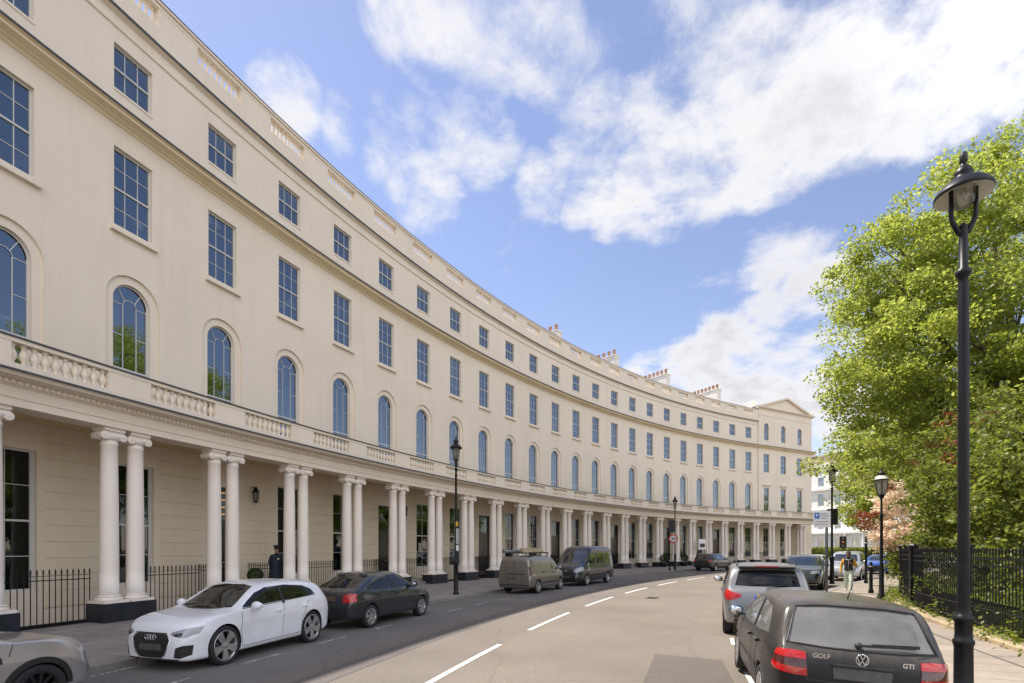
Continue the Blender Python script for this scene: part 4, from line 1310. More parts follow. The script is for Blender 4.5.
# ---- grey-brown small van with a loaded roof rack
CAD = dict(paint=MAT['p_brown'], axles=(1.36, -1.32), wr=.325, tyre=.205, cabin=(.15, 1.30), cabmid=.2, tumble=.17, rnd=.13, arch=1.13, hollow=False,
  top=[(-2.20,.55),(-2.19,1.2),(-2.15,1.60),(-2.08,1.74),(-1.9,1.79),(-.8,1.83),(.2,1.815),(.62,1.74),(1.0,1.45),(1.38,1.13),(1.5,1.08),(1.9,.98),(2.1,.84),(2.18,.70),(2.2,.55)],
  belt=[(-2.2,.5),(-2.15,1.05),(-1.5,1.10),(0,1.08),(1.2,1.0),(1.8,.9),(2.2,.48)],
  bot=[(-2.2,.36),(-2.1,.25),(2.1,.2),(2.2,.3)],
  hw=[(-2.2,.82),(-2.16,.87),(-2.0,.895),(-1.2,.90),(1.3,.90),(1.75,.86),(2.02,.76),(2.2,.56)],
  side_win=[([(.22,1.14),(.7,1.13),(1.22,1.11)],[(.24,1.60),(.55,1.60),(.80,1.46),(1.22,1.13)])],
  screen=([(-.70,1.14),(.70,1.14)],[(-.60,1.66),(.60,1.66)]),
  decals=[('tail_lamp','B',[(.79,.86),(.885,.86)],[(.79,1.30),(.87,1.30)],MAT['dark_red_lens']),
          ('tail_lamp','S',[(-2.17,.86),(-2.07,.86)],[(-2.17,1.30),(-2.10,1.30)],MAT['dark_red_lens']),
          ('bumper_strip','B',[(-.78,.40),(.78,.40)],[(-.78,.46),(.78,.46)],MAT['trimblk']),
          ('handle_strip','B',[(-.55,.93),(.30,.93)],[(-.55,.975),(.30,.975)],MAT['trimblk']),
          ('headlamp','F',[(.5,.76),(.78,.76)],[(.5,.9),(.76,.92)],MAT['headlamp']),
          ('side_strip','S',[(-.9,.46),(.9,.45)],[(-.9,.54),(.9,.53)],MAT['trimblk'])],
  seams=[[(.16,1.75),(.14,.34)],[(1.28,1.08),(1.30,.7),(1.0,.36)],[(-.98,1.72),(-1.0,.36)],[(.14,.32),(1.0,.33)],[(-1.0,1.04),(.14,1.03)]],
  handles=[(.30,.98),(-.82,1.0)], mirror=(1.02,1.16), spokes=7, rim=MAT['alloy'], mirror_mat=MAT['trimblk'], handle_mat=MAT['trimblk'])
MAT['rope'] = simple('coiled_hose_canvas', (.33, .27, .17), .85, 0, .4, 7, bump=.4)
MAT['pipe'] = simple('grey_roof_tube', (.18, .19, .2), .5, .3, .2, 5)
def caddy():
    k = (4.70+5.61)/2 + .05
    p, rz = park(k, 89.95)
    root, bvh, B = car(CAD, p, rz, 'grey-brown panel van with a loaded roof rack, rear doors towards the camera', 'van', name='parked_van')
    sbox(root, 'number_plate', MAT['plate_brown'], -2.215, -2.19, -.10, .40, .70, .81, b=.003)
    for y in (-.006,): sbox(root, 'door_seam', MAT['trimblk'], -2.206, -2.19, -.006, .006, .5, 1.66, b=.001)
    # roof rack (part) with its load (things of their own)
    m = MB()
    for x in (-1.6, -.6, .25):
        m.bar((x, -.66, 1.93), (x, .66, 1.93), .05, .03)
        for sd in (-1, 1): m.bar((x, sd*.62, 1.77), (x, sd*.62, 1.93), .04, .04, (1, 0, 0))
    for sd in (-1, 1): m.bar((-1.75, sd*.64, 1.965), (.35, sd*.64, 1.965), .03, .03)
    m.build('roof_rack', MAT['trimblk'], root)
    Mc = basis(root)
    def on_roof(mb, nm, mat, label, cat):
        mb.v = [tuple(Mc @ Vector(v)) for v in mb.v]
        o = mb.build(nm, mat); tag(o, label, cat)
    m = MB(); m.tube([(-2.25, .52, 2.02), (-.3, .52, 2.02), (.3, .52, 2.02)], [.075, .075, .075], 12); m.lathe([(.09, 0), (.09, .06)], 14, M=Matrix.Translation((-2.28, .52, 2.02)) @ Matrix.Rotation(R_(90), 4, 'Y'))
    on_roof(m, 'pipe_carrier', MAT['pipe'], 'grey pipe tube strapped along the left of the brown van roof rack', 'pipe tube')
    for cx, cy, nm, lb in ((-1.15, -.12, 'canvas_bundle', 'tan canvas bundle on the rear half of the brown van roof rack'), (-.05, -.12, 'canvas_bundle', 'tan canvas bundle on the front half of the brown van roof rack')):
        m = MB()
        for i in range(5):
            a = i*1.3
            pts = [(cx+ .40*math.cos(t*math.pi/9) + .02*math.sin(a+t), cy+(.34-.03*i)*math.sin(t*math.pi/9), 1.99+.035*i+.012*math.sin(3*t*math.pi/9+a)) for t in range(19)]
            m.tube(pts, .05, 7)
        on_roof(m, nm, MAT['rope'], lb, 'bundle')
caddy()

# ---- dark grey van, front towards the camera
TRA = dict(paint=MAT['p_van'], axles=(1.62, -1.52), wr=.345, tyre=.215, cabin=(-2, 1), cabmid=.2, tumble=.13, rnd=.16, arch=1.13, hollow=False,
  top=[(-2.55,.6),(-2.54,1.6),(-2.50,2.10),(-2.40,2.24),(-2.1,2.30),(-.6,2.34),(.5,2.32),(.9,2.22),(1.25,1.92),(1.72,1.36),(1.82,1.28),(2.1,1.20),(2.35,1.08),(2.47,.92),(2.52,.62)],
  belt=[(-2.55,.55),(-2.48,1.15),(-1,1.18),(1.0,1.15),(1.8,1.08),(2.2,.98),(2.52,.52)],
  bot=[(-2.55,.4),(-2.4,.28),(2.35,.22),(2.52,.32)],
  hw=[(-2.55,.90),(-2.5,.96),(-2.3,.99),(1.4,.99),(1.9,.96),(2.2,.90),(2.42,.78),(2.52,.64)],
  side_win=[([(.42,1.26),(.9,1.24),(1.60,1.20)],[(.44,1.82),(.80,1.82),(1.10,1.72),(1.60,1.24)]),([(-.95,1.28),(.16,1.28)],[(-.95,1.90),(.16,1.88)]),([(-2.2,1.28),(-1.2,1.28)],[(-2.15,1.90),(-1.2,1.90)])],
  screen=([(-.80,1.34),(-.4,1.30),(.4,1.30),(.80,1.34)],[(-.72,1.96),(-.4,2.0),(.4,2.0),(.72,1.96)]),
  decals=[('grille','F',[(-.40,.70),(-.33,.62),(.33,.62),(.40,.70)],[(-.46,.86),(-.40,.96),(.40,.96),(.46,.86)],MAT['grille']),
          ('headlamp','F',[(.50,.82),(.66,.78),(.86,.84)],[(.50,.96),(.68,1.06),(.87,1.12)],MAT['headlamp']),
          ('headlamp','S',[(2.02,.88),(2.32,.86)],[(2.02,1.10),(2.26,1.06)],MAT['headlamp']),
          ('air_intake','F',[(.0,.38),(.5,.38)],[(.0,.52),(.5,.52)],MAT['grille']),
          ('side_strip','S',[(-1.0,.58),(1.1,.56)],[(-1.0,.68),(1.1,.66)],MAT['trimblk'])],
  seams=[[(.30,2.0),(.30,.40)],[(1.62,1.18),(1.62,.95),(1.2,.40)],[(-1.06,2.1),(-1.08,.42)],[(.3,.38),(1.2,.38)],[(-2.3,1.05),(.3,1.05)]],
  handles=[(.46,1.10),(-.9,1.08)], mirror=(1.42,1.42), spokes=6, rim=MAT['alloy'], mirror_mat=MAT['trimblk'], handle_mat=MAT['trimblk'])
def transit():
    k = (6.66+7.36)/2 + .17
    p, rz = park(k, 89.75, True)
    root, bvh, B = car(TRA, p, rz, 'tall dark grey van parked nose to nose with the brown van, windscreen towards the camera', 'van', name='parked_van')
    sbox(root, 'number_plate', MAT['plate_blur'], 2.51, 2.535, -.26, .26, .46, .57, b=.003)
    m = MB(); m.ball((2.47, 0, .86), (.02, .09, .04)); m.build('badge', MAT['chrome'], root)
transit()

# ---- sports utility shape (silver beside the hatch; black far left)
SUV = dict(paint=MAT['p_silver'], axles=(1.40, -1.38), wr=.36, tyre=.235, cabin=(-1.95, 1.0), cabmid=-.3, tumble=.30, rnd=.10, arch=1.13,
  top=[(-2.32,.66),(-2.30,.98),(-2.24,1.10),(-2.16,1.18),(-2.02,1.46),(-1.92,1.60),(-1.75,1.665),(-1.0,1.70),(-.2,1.695),(.15,1.65),(.45,1.55),(1.05,1.17),(1.2,1.12),(1.7,1.06),(2.1,.96),(2.25,.82),(2.32,.62)],
  belt=[(-2.32,.62),(-2.25,1.02),(-1.8,1.12),(0,1.09),(1.0,1.05),(1.7,.98),(2.32,.55)],
  bot=[(-2.32,.48),(-2.2,.34),(-1.8,.27),(1.9,.25),(2.2,.28),(2.32,.36)],
  hw=[(-2.32,.72),(-2.26,.82),(-2.1,.90),(-1.5,.935),(1.4,.935),(1.9,.88),(2.18,.76),(2.32,.6)],
  side_win=[([(-1.80,1.22),(-1.2,1.16),(0,1.14),(.95,1.11)],[(-1.72,1.40),(-1.3,1.54),(-.3,1.58),(.15,1.54),(.42,1.45),(.95,1.13)])],
  screen=([(-.68,1.16),(.68,1.16)],[(-.56,1.56),(.56,1.56)]),
  rear_win=([(-.66,1.20),(-.3,1.185),(.3,1.185),(.66,1.20)],[(-.58,1.53),(-.3,1.55),(.3,1.55),(.58,1.53)]),
  decals=[('tail_lamp','B',[(.54,.95),(.70,.88),(.865,.88)],[(.54,1.02),(.70,1.05),(.86,1.13)],MAT['red_lens']),
          ('tail_lamp','S',[(-2.24,.90),(-2.06,.94)],[(-2.22,1.10),(-2.08,1.10)],MAT['red_lens']),
          ('reflector','B',[(.56,.68),(.76,.68)],[(.56,.715),(.76,.715)],MAT['dark_red_lens']),
          ('bumper_trim','B',[(-.70,.38),(-.5,.36),(.5,.36),(.70,.38)],[(-.68,.56),(-.5,.58),(.5,.58),(.68,.56)],MAT['trimblk']),
          ('number_plate','B',[(-.27,.90),(.27,.90)],[(-.27,1.01),(.27,1.01)],MAT['plate_y']),
          ('plate_band','B',[(.20,.902),(.268,.902)],[(.20,1.008),(.268,1.008)],MAT['plate_blue']),
          ('pillar','S',[(-.36,1.15),(-.27,1.15)],[(-.34,1.58),(-.27,1.58)],MAT['trimblk']),('pillar','S',[(-1.32,1.18),(-1.25,1.18)],[(-1.22,1.53),(-1.16,1.53)],MAT['trimblk']),
          ('headlamp','F',[(.42,.78),(.8,.80)],[(.42,.90),(.78,.95)],MAT['headlamp']),
          ('side_strip','S',[(-.95,.36),(.95,.34)],[(-.95,.46),(.95,.44)],MAT['trimblk'])],
  seams=[[(-.30,1.12),(-.30,.40)],[(.92,1.06),(.95,.7),(.85,.40)],[(-1.25,1.12),(-1.0,.7),(-.98,.42)],[(-.98,.41),(-.3,.405),(.85,.40)]],
  handles=[(-.14,.99),(-1.08,1.01)], mirror=(.72,1.16), seats=[(-.05,2),(-.95,3)], spokes=5, rim=MAT['alloy'])
def suv_silver():
    sp = dict(SUV); sp['rear_glass'] = MAT['cglass_tint']; sp['side_glass'] = MAT['cglass_tint']
    pr = Vector((5.18, 12.38)); k = k_of(pr) + 1.38/(79.7*DA)
    p, rz = park(k, 79.68)
    root, bvh, B = car(sp, p, rz, 'silver-grey SUV parked at the right-hand kerb with big red tail lamps, beyond the black hatchback')
    # spoiler with the high brake light, roof rails, shark fin, wiper
    m = MB(); m.bbox(-2.08, -1.80, -.60, .60, 1.615, 1.66, .02); m.build('rear_spoiler', MAT['p_silver'], root)
    sbox(root, 'high_brake_lamp', MAT['red_lens'], -2.092, -2.07, -.24, .24, 1.622, 1.65, b=.004)
    for sd in (-1, 1):
        m = MB(); m.tube([(-1.7, sd*.60, 1.63), (-1.55, sd*.61, 1.715), (-.2, sd*.60, 1.725), (.1, sd*.57, 1.64)], .018, 7); m.build('roof_rail', MAT['trimblk'], root)
    m = MB(); m.bar((-2.21, .02, 1.20), (-2.15, -.42, 1.235), .03, .02); m.build('rear_wiper', MAT['trimblk'], root)
    m = MB(); m.lathe([(.05, -.006), (.05, .006)], 20, M=Matrix.Translation((-2.30, 0, 1.09)) @ Matrix.Rotation(R_(90), 4, 'Y')); m.build('round_badge', MAT['chrome'], root)
suv_silver()
def suv_black():
    sp = dict(SUV); sp['paint'] = MAT['p_blk']; sp['hollow'] = False; sp['decals'] = [d for d in SUV['decals'] if 'plate' not in d[0]]
    k = k_for(713, 90.0)
    p, rz = park(k-.25, 89.6)
    car(sp, p, rz, 'small-looking black SUV parked far along the terrace kerb near the round speed sign', detail=False)
suv_black()
def far_cars():
    sp = dict(SUV); sp['paint'] = MAT['p_green']; sp['hollow'] = False; sp['decals'] = [d for d in SUV['decals'] if 'plate' not in d[0]]
    p = Vector((15.35, 26.6, 0)); a = math.atan2(p.x-CX, p.y-CY)
    car(sp, p, -a+math.pi, 'dark green SUV facing the camera behind the silver-grey SUV', detail=False)
    sp = dict(SUV); sp['paint'] = MAT['p_lsilver']; sp['hollow'] = False; sp['decals'] = [d for d in SUV['decals'] if 'plate' not in d[0]]
    sp['top'] = [(x, z*1.08 if z > 1.2 else z) for x, z in SUV['top']]; sp['side_win'] = [([(x, z*1.03) for x, z in a], [(x, z*1.07) for x, z in b]) for a, b in SUV['side_win']]
    sp['screen'] = tuple([(y, z*1.05) for y, z in q] for q in SUV['screen'])
    p = Vector((21.7, 32.8, 0)); a = math.atan2(p.x-CX, p.y-CY)
    car(sp, p, -a+math.pi, 'light silver people carrier facing the camera behind the pedestrian in the yellow-sleeved jacket', detail=False)
    sp = dict(A3); sp['paint'] = MAT['p_blue']; sp['hollow'] = False
    p = Vector((29.8, 41.0, 0)); a = math.atan2(p.x-CX, p.y-CY)
    car(sp, p, -a+math.pi, 'bright blue hatchback parked farthest along the garden side', detail=False)
    sp = dict(A3); sp['paint'] = MAT['p_white']; sp['hollow'] = False
    p = Vector((27.0, 45.5, 0)); a = math.atan2(p.x-CX, p.y-CY)
    car(sp, p, -a+math.pi, 'distant white car on the road beyond the dark green SUV', detail=False, name='car')
far_cars()

# ---- dusty black hatchback, rear in the foreground
GOLF = dict(paint=MAT['p_black_dusty'], axles=(1.21, -1.30), wr=.305, tyre=.20, cabin=(-1.86, .98), cabmid=-.3, tumble=.31, rnd=.10, arch=1.12, crown=.04, n=90,
  top=[(-2.075,.60),(-2.06,.86),(-2.01,.96),(-1.965,1.0),(-1.91,1.06),(-1.70,1.38),(-1.62,1.44),(-1.45,1.465),(-.8,1.475),(-.2,1.455),(.12,1.41),(.40,1.32),(.98,.98),(1.12,.935),(1.6,.86),(1.92,.74),(2.04,.62),(2.075,.50)],
  belt=[(-2.075,.56),(-2.02,.88),(-1.8,.935),(-1,.925),(.9,.87),(1.5,.80),(2.075,.42)],
  bot=[(-2.075,.42),(-2.0,.28),(-1.7,.22),(1.8,.19),(2.075,.26)],
  hw=[(-2.075,.55),(-2.05,.68),(-1.97,.785),(-1.6,.856),(-1.2,.868),(1.2,.868),(1.6,.83),(1.9,.73),(2.075,.56)],
  side_win=[([(-1.52,1.03),(-1.0,.985),(-.62,.975)],[(-1.38,1.20),(-1.2,1.29),(-.60,1.335)]),([(-.50,.97),(.2,.955),(.80,.945)],[(-.48,1.335),(-.1,1.335),(.12,1.305),(.34,1.235),(.80,.965)])],
  screen=([(-.66,.985),(.66,.985)],[(-.55,1.31),(.55,1.31)]),
  rear_win=([(-.68,1.005),(-.3,.985),(.3,.985),(.68,1.005)],[(-.56,1.365),(-.3,1.39),(.3,1.39),(.56,1.365)]),
  decals=[('pillar','S',[(-.60,.98),(-.52,.98)],[(-.585,1.335),(-.51,1.335)],MAT['trimblk']),
          ('side_strip','S',[(-.9,.50),(.82,.48)],[(-.9,.545),(.82,.525)],MAT['trimblk']),
          ('bumper_strip','B',[(-.74,.50),(.74,.50)],[(-.74,.56),(.74,.56)],MAT['trimblk']),
          ('headlamp','F',[(.40,.60),(.70,.60)],[(.40,.74),(.68,.74)],MAT['headlamp'])],
  seams=[[(-.56,.97),(-.55,.32)],[(.80,.93),(.86,.6),(.78,.30)],[(-1.12,.95),(-.96,.6),(-.94,.32)],[(-.94,.31),(.78,.29)]],
  handles=[(-.38,.84),(-1.02,.86)], mirror=(.64,.99), seats=[(.0,2),(-.85,2)], wheel_pos=(.5,-.36,.92), spokes=7, spoke_w=.5, rim=MAT['steel_dull'],
  glass=MAT['cglass_dusty'], mirror_mat=MAT['mirror_sky_tint'])
def golf():
    sp = dict(GOLF); sp['roll'] = R_(2.8); sp['scale'] = (1.02, .975, 1.02)
    pf = Vector((3.86, 8.85)); k = k_of(pf) - 1.21/(79.7*DA)
    p, rz = park(k, 79.72)
    rz += R_(-.8); p = p + Vector((-.17, -.32, 0))
    root, bvh, B = car(sp, p, rz, 'dusty black hatchback in the right foreground, its tailgate and rear window towards the camera')
    bx = lambda y, z: bvh.ray_cast(Vector((-5, y, z)), Vector((1, 0, 0)))[0].x
    # tail lamps in three bands that wrap the corners
    for sd in (1, -1):
        f = lambda l: [(sd*u, v) for u, v in l]
        lm = ribbon(bvh, f([(.50,.70),(.62,.70),(.80,.715)]), f([(.505,.775),(.62,.775),(.80,.785)]), 'B', .012, 12, 5, .04).build('tail_lamp', MAT['red_lens'], root)
        ribbon(bvh, f([(.505,.778),(.62,.778),(.80,.788)]), f([(.51,.86),(.62,.86),(.79,.86)]), 'B', .012, 12, 5, .04).build('lamp_lens', MAT['dark_red_lens'], lm)
        ribbon(bvh, f([(.51,.863),(.62,.863),(.79,.863)]), f([(.515,.93),(.62,.94),(.76,.935)]), 'B', .012, 12, 5, .04).build('lamp_lens', MAT['red_lens'], lm)
        s = 'L' if sd > 0 else 'R'
        ribbon(bvh, [(-2.0,.72),(-1.86,.74)], [(-1.99,.785),(-1.87,.80)], s, .010, 8, 4, .03).build('lamp_lens', MAT['red_lens'], lm)
        ribbon(bvh, [(-1.99,.788),(-1.87,.803)], [(-1.98,.86),(-1.885,.86)], s, .010, 8, 4, .03).build('lamp_lens', MAT['dark_red_lens'], lm)
        ribbon(bvh, [(-1.98,.863),(-1.885,.863)], [(-1.965,.935),(-1.90,.925)], s, .010, 8, 4, .03).build('lamp_lens', MAT['red_lens'], lm)
    # tailgate shut line
    sm = MB()
    pl = [(-.50,.66),(-.495,.96),(-.70,1.0)]
    for sgn in (1, -1):
        for a, b in zip(pl, pl[1:]):
            d = Vector((b[0]-a[0], b[1]-a[1])).normalized()*.005; n_ = (-d.y, d.x)
            ribbon(bvh, [(sgn*(a[0]+n_[0]), a[1]+n_[1]), (sgn*(b[0]+n_[0]), b[1]+n_[1])], [(sgn*(a[0]-n_[0]), a[1]-n_[1]), (sgn*(b[0]-n_[0]), b[1]-n_[1])], 'B', .002, 6, 1, .004, mb=sm)
    ribbon(bvh, [(-.50,.655),(.50,.655)], [(-.50,.665),(.50,.665)], 'B', .002, 16, 1, .004, mb=sm)
    sm.build('tailgate_seam', MAT['trimblk'], root)
    # emblem and lettering
    ex = bx(0, .91)
    E = MB(); Mx = Matrix.Translation((ex-.004, 0, .905)) @ Matrix.Rotation(R_(-90), 4, 'Y')
    E.tube([Mx @ Vector((.056*math.cos(a*math.pi/16), .056*math.sin(a*math.pi/16), .008)) for a in range(33)], .006, 6)
    E.lathe([(.052, 0), (.052, .003)], 24, M=Mx)
    em = E.build('round_emblem', MAT['chrome'], root)
    V = MB()
    def st(p, q): V.bar((ex-.017, -p[0], .905+p[1]), (ex-.017, -q[0], .905+q[1]), .009, .006, (1, 0, 0))
    for a, b in (((-.022,.046),(0,.006)),((0,.006),(.022,.046)),((-.046,.022),(-.022,-.044)),((-.022,-.044),(0,.0)),((0,.0),(.022,-.044)),((.022,-.044),(.046,.022))): st(a, b)
    V.build('emblem_letters', MAT['chrome'], em)
    D = MB(); D.lathe([(.050, .0035), (.050, .006)], 24, M=Mx); D.build('emblem_disc', MAT['trimblk'], em)
    rot = (R_(90), 0, R_(-90))
    text_mesh(root, 'model_lettering', 'GOLF', .066, MAT['chrome'], (min(bx(.30, .905), bx(.44, .905))-.004, .37, .905), rot, .004, .002)
    text_mesh(root, 'model_lettering', 'GTI', .062, MAT['chrome'], (min(bx(-.34, .89), bx(-.46, .89))-.004, -.40, .89), rot, .004, .002)
    sbox(root, 'number_plate', MAT['plate_blur'], bx(0, .76)-.014, bx(0, .76)+.02, -.26, .26, .70, .815, b=.004)
    sbox(root, 'plate_recess_trim', MAT['trimblk'], bx(0, .83)-.028, bx(0, .83)+.02, -.27, .27, .822, .846, b=.006)
    # wiper across the glass, roof aerial
    m = MB()
    w0 = Vector((bx(.02, 1.03)-.035, .02, 1.035)); w1 = Vector((bx(-.50, 1.045)-.03, -.50, 1.05))
    m.bar(w0, w1, .022, .022); m.ball((w0.x, w0.y, w0.z), .035, 10, 6); m.bar(w0+Vector((.005, -.12, .012)), w1+Vector((.005, -.03, .012)), .012, .03)
    m.build('rear_wiper', MAT['trimblk'], root)
    m = MB(); m.tube([(-1.42, 0, 1.42), (-1.62, 0, 1.63)], [.007, .004], 6); m.ball((-1.41, 0, 1.42), (.04, .025, .02)); m.build('roof_aerial', MAT['trimblk'], root)
    # gasket round the rear glass and the shelf inside
    g = MB()
    lo, hi = sp['rear_win']
    ol = resample(lo, 12) + resample(hi, 12)[::-1]; ol.append(ol[0])
    g.tube([(bx(y, z)-.001, y, z) for y, z in ol], .012, 6); g.build('window_gasket', MAT['trimblk'], root)
    sbox(root, 'parcel_shelf', MAT['cabin'], -1.80, -1.10, -.62, .62, .93, .955)
golf()

# ---- compact crossover at the left edge
MINI = dict(paint=MAT['p_mini'], axles=(1.26, -1.33), wr=.335, tyre=.225, cabin=(-1.75, .95), cabmid=-.3, tumble=.24, rnd=.10, arch=1.05,
  top=[(-2.1,.7),(-2.08,1.05),(-2.0,1.2),(-1.8,1.50),(-1.6,1.55),(-.5,1.57),(.2,1.54),(.5,1.42),(.85,1.10),(1.0,1.04),(1.5,1.02),(1.85,.95),(2.02,.82),(2.09,.66),(2.12,.5)],
  belt=[(-2.1,.6),(-2.0,1.0),(0,1.0),(.9,.98),(1.6,.92),(2.12,.46)],
  bot=[(-2.1,.42),(-2,.28),(1.9,.22),(2.12,.3)],
  hw=[(-2.1,.70),(-2.0,.82),(-1.4,.91),(1.3,.91),(1.7,.87),(1.95,.76),(2.12,.56)],
  side_win=[([(-1.7,1.08),(-.5,1.05),(.78,1.03)],[(-1.6,1.42),(-.5,1.47),(.3,1.43),(.78,1.06)])],
  screen=([(-.68,1.08),(.68,1.08)],[(-.58,1.46),(.58,1.46)]),
  decals=[('headlamp','F',[(.46,.72),(.6,.66),(.74,.72)],[(.48,.88),(.6,.94),(.73,.90)],MAT['headlamp']),
          ('grille','F',[(-.38,.48),(.38,.48)],[(-.40,.70),(.40,.70)],MAT['grille']),
          ('side_vent','S',[(.62,.78),(.85,.76)],[(.60,.86),(.84,.84)],MAT['trimblk']),
          ('sill_trim','S',[(-.85,.24),(.78,.22)],[(-.85,.38),(.78,.36)],MAT['trimblk'])],
  seams=[[(.98,1.0),(.92,.84)]],
  handles=[(-.2,.93)], mirror=(.62,1.08), seats=[(0,2),(-.9,2)], spokes=11, spoke_w=.30, rim=MAT['alloy_dark'])
def mini():
    pf = ray(41, 89.5); k = k_of(pf) - 1.26/(90.4*DA)
    p, rz = park(k, 90.42)
    root, bvh, B = car(MINI, p, rz, 'pale mauve-silver crossover with black wheel arch cut off by the left edge')
    for ax in MINI['axles']:
        for sd, s in ((1, 'L'), (-1, 'R')):
            m = MB(); n = 16
            ar = MINI['wr']
            lo = [(ax+ar*1.05*math.cos(math.pi-math.pi*i/n), ar*1.02+ar*1.05*math.sin(math.pi-math.pi*i/n)) for i in range(n+1)]
            hi = [(ax+ar*1.27*math.cos(math.pi-math.pi*i/n), ar*1.02+ar*1.27*math.sin(math.pi-math.pi*i/n)) for i in range(n+1)]
            ribbon(bvh, lo, hi, s, .016, 24, 3, .04, mb=m); m.build('wheel_arch_trim', MAT['trimblk'], root)
mini()
# ------------------------------------------------------------------ street furniture
MAT['lampwhite'] = simple('white_enamel_and_lit_glass', (.62, .60, .52), .4, 0, .15, 5)
def clear_glass(name, c=(.92, .94, .93), mixf=.12):
    t = NT(name)
    g = t.node('ShaderNodeBsdfGlossy'); g.inputs['Roughness'].default_value = .05
    tr = t.node('ShaderNodeBsdfTransparent'); tr.inputs['Color'].default_value = (*c, 1)
    df = t.node('ShaderNodeBsdfTranslucent'); df.inputs['Color'].default_value = (.8, .8, .76, 1)
    m0 = t.node('ShaderNodeMixShader'); m0.inputs[0].default_value = mixf; t.link(tr.outputs[0], m0.inputs[1]); t.link(df.outputs[0], m0.inputs[2])
    fr = t.node('ShaderNodeFresnel'); fr.inputs['IOR'].default_value = 1.45
    m1 = t.node('ShaderNodeMixShader'); t.link(fr.outputs[0], m1.inputs[0]); t.link(m0.outputs[0], m1.inputs[1]); t.link(g.outputs[0], m1.inputs[2])
    t.link(m1.outputs[0], t.n['Material Output'].inputs['Surface'])
    return t.m
MAT['bowl'] = clear_glass('clear_lamp_bowl')
MAT['frost'] = clear_glass('frosted_lantern_glass', (.92, .93, .9), .75)
MAT['signwhite'] = simple('white_sign_face', (.78, .78, .76), .45, 0, .04)
MAT['signgrey'] = simple('grey_notice_board', (.42, .42, .42), .55, 0, .2, 9)
MAT['signred'] = simple('red_sign_face', (.55, .025, .03), .4, 0, .06)
MAT['signblue'] = simple('blue_sign_face', (.03, .17, .55), .4, 0, .06)
MAT['signblack'] = simple('black_sign_face', (.012, .012, .012), .4, 0, .1)
MAT['poleg'] = simple('grey_painted_pole', (.075, .08, .085), .45, 0, .2, 6)
MAT['tagyellow'] = simple('yellow_sticker', (.65, .45, .03), .5, 0, .1)
PAVZ = .122
# ---- tall lamp in the foreground: post, two arms, wide domed hood
def big_lamp():
    p = ray(963.5, 78.0); p.z = PAVZ+ZR
    root = thing('street_lamp', 'tall black lamp post in the right foreground with a wide domed hood', 'street lamp', p)
    m = MB()
    m.lathe([(r*.84, z) for r, z in [(.15,0),(.15,.05),(.122,.08),(.118,.62),(.125,.66),(.135,.68),(.135,.72),(.115,.74),(.108,.80),(.112,.95),(.13,.985),(.13,1.02),(.10,1.05),(.082,1.08),(.078,1.15),(.072,3.0),(.066,5.35),(.062,5.42),(.098,5.46),(.105,5.49),(.098,5.52),(.060,5.55),(.055,6.07),(.058,6.10),(.02,6.13)]], 20)
    m.build('post', MAT['iron'], root)
    a = MB()
    for sd in (-1, 1):
        d = Vector((.94*sd, -.34*sd, 0))
        a.tube([Vector((0, 0, 5.98)), d*.05+Vector((0, 0, 6.02)), d*.12+Vector((0, 0, 6.18)), d*.13+Vector((0, 0, 6.27)), d*.13+Vector((0, 0, 6.64))], [.034, .034, .03, .027, .025], 8)
    a.build('hood_arms', MAT['iron'], root)
    hz = 6.52
    h = MB(); f_ = .80
    h.lathe([(r*f_, z) for r, z in [(.375,hz-.035),(.385,hz-.02),(.385,hz+.005),(.375,hz+.02),(.33,hz+.075),(.25,hz+.135),(.16,hz+.18),(.12,hz+.20),(.115,hz+.23),(.125,hz+.25),(.11,hz+.30),(.07,hz+.34),(.04,hz+.36),(.04,hz+.40)]], 36, cap=False)
    hd = h.build('lamp_hood', MAT['iron'], root)
    h = MB(); h.lathe([(.374*f_,hz-.036),(.30*f_,hz+.01),(.18*f_,hz+.055),(.05*f_,hz+.075),(.001,hz+.078)], 36, cap=False); h.build('reflector', MAT['lampwhite'], hd)
    h = MB(); h.lathe([(.001,hz-.20),(.06,hz-.195),(.10,hz-.16),(.122,hz-.08),(.125,hz+.05)], 28, cap=False); h.build('lamp_bowl', MAT['bowl'], hd)
    h = MB(); h.lathe([(.03,hz+.06),(.035,hz+.0),(.03,hz-.09),(.001,hz-.11)], 14); h.build('bulb', MAT['frost'], hd)
    h = MB(); h.lathe([(.024,hz+.395),(.042,hz+.405),(.042,hz+.51),(.035,hz+.525),(.001,hz+.53)], 16); h.build('photocell', MAT['trimblk'], hd)
big_lamp()
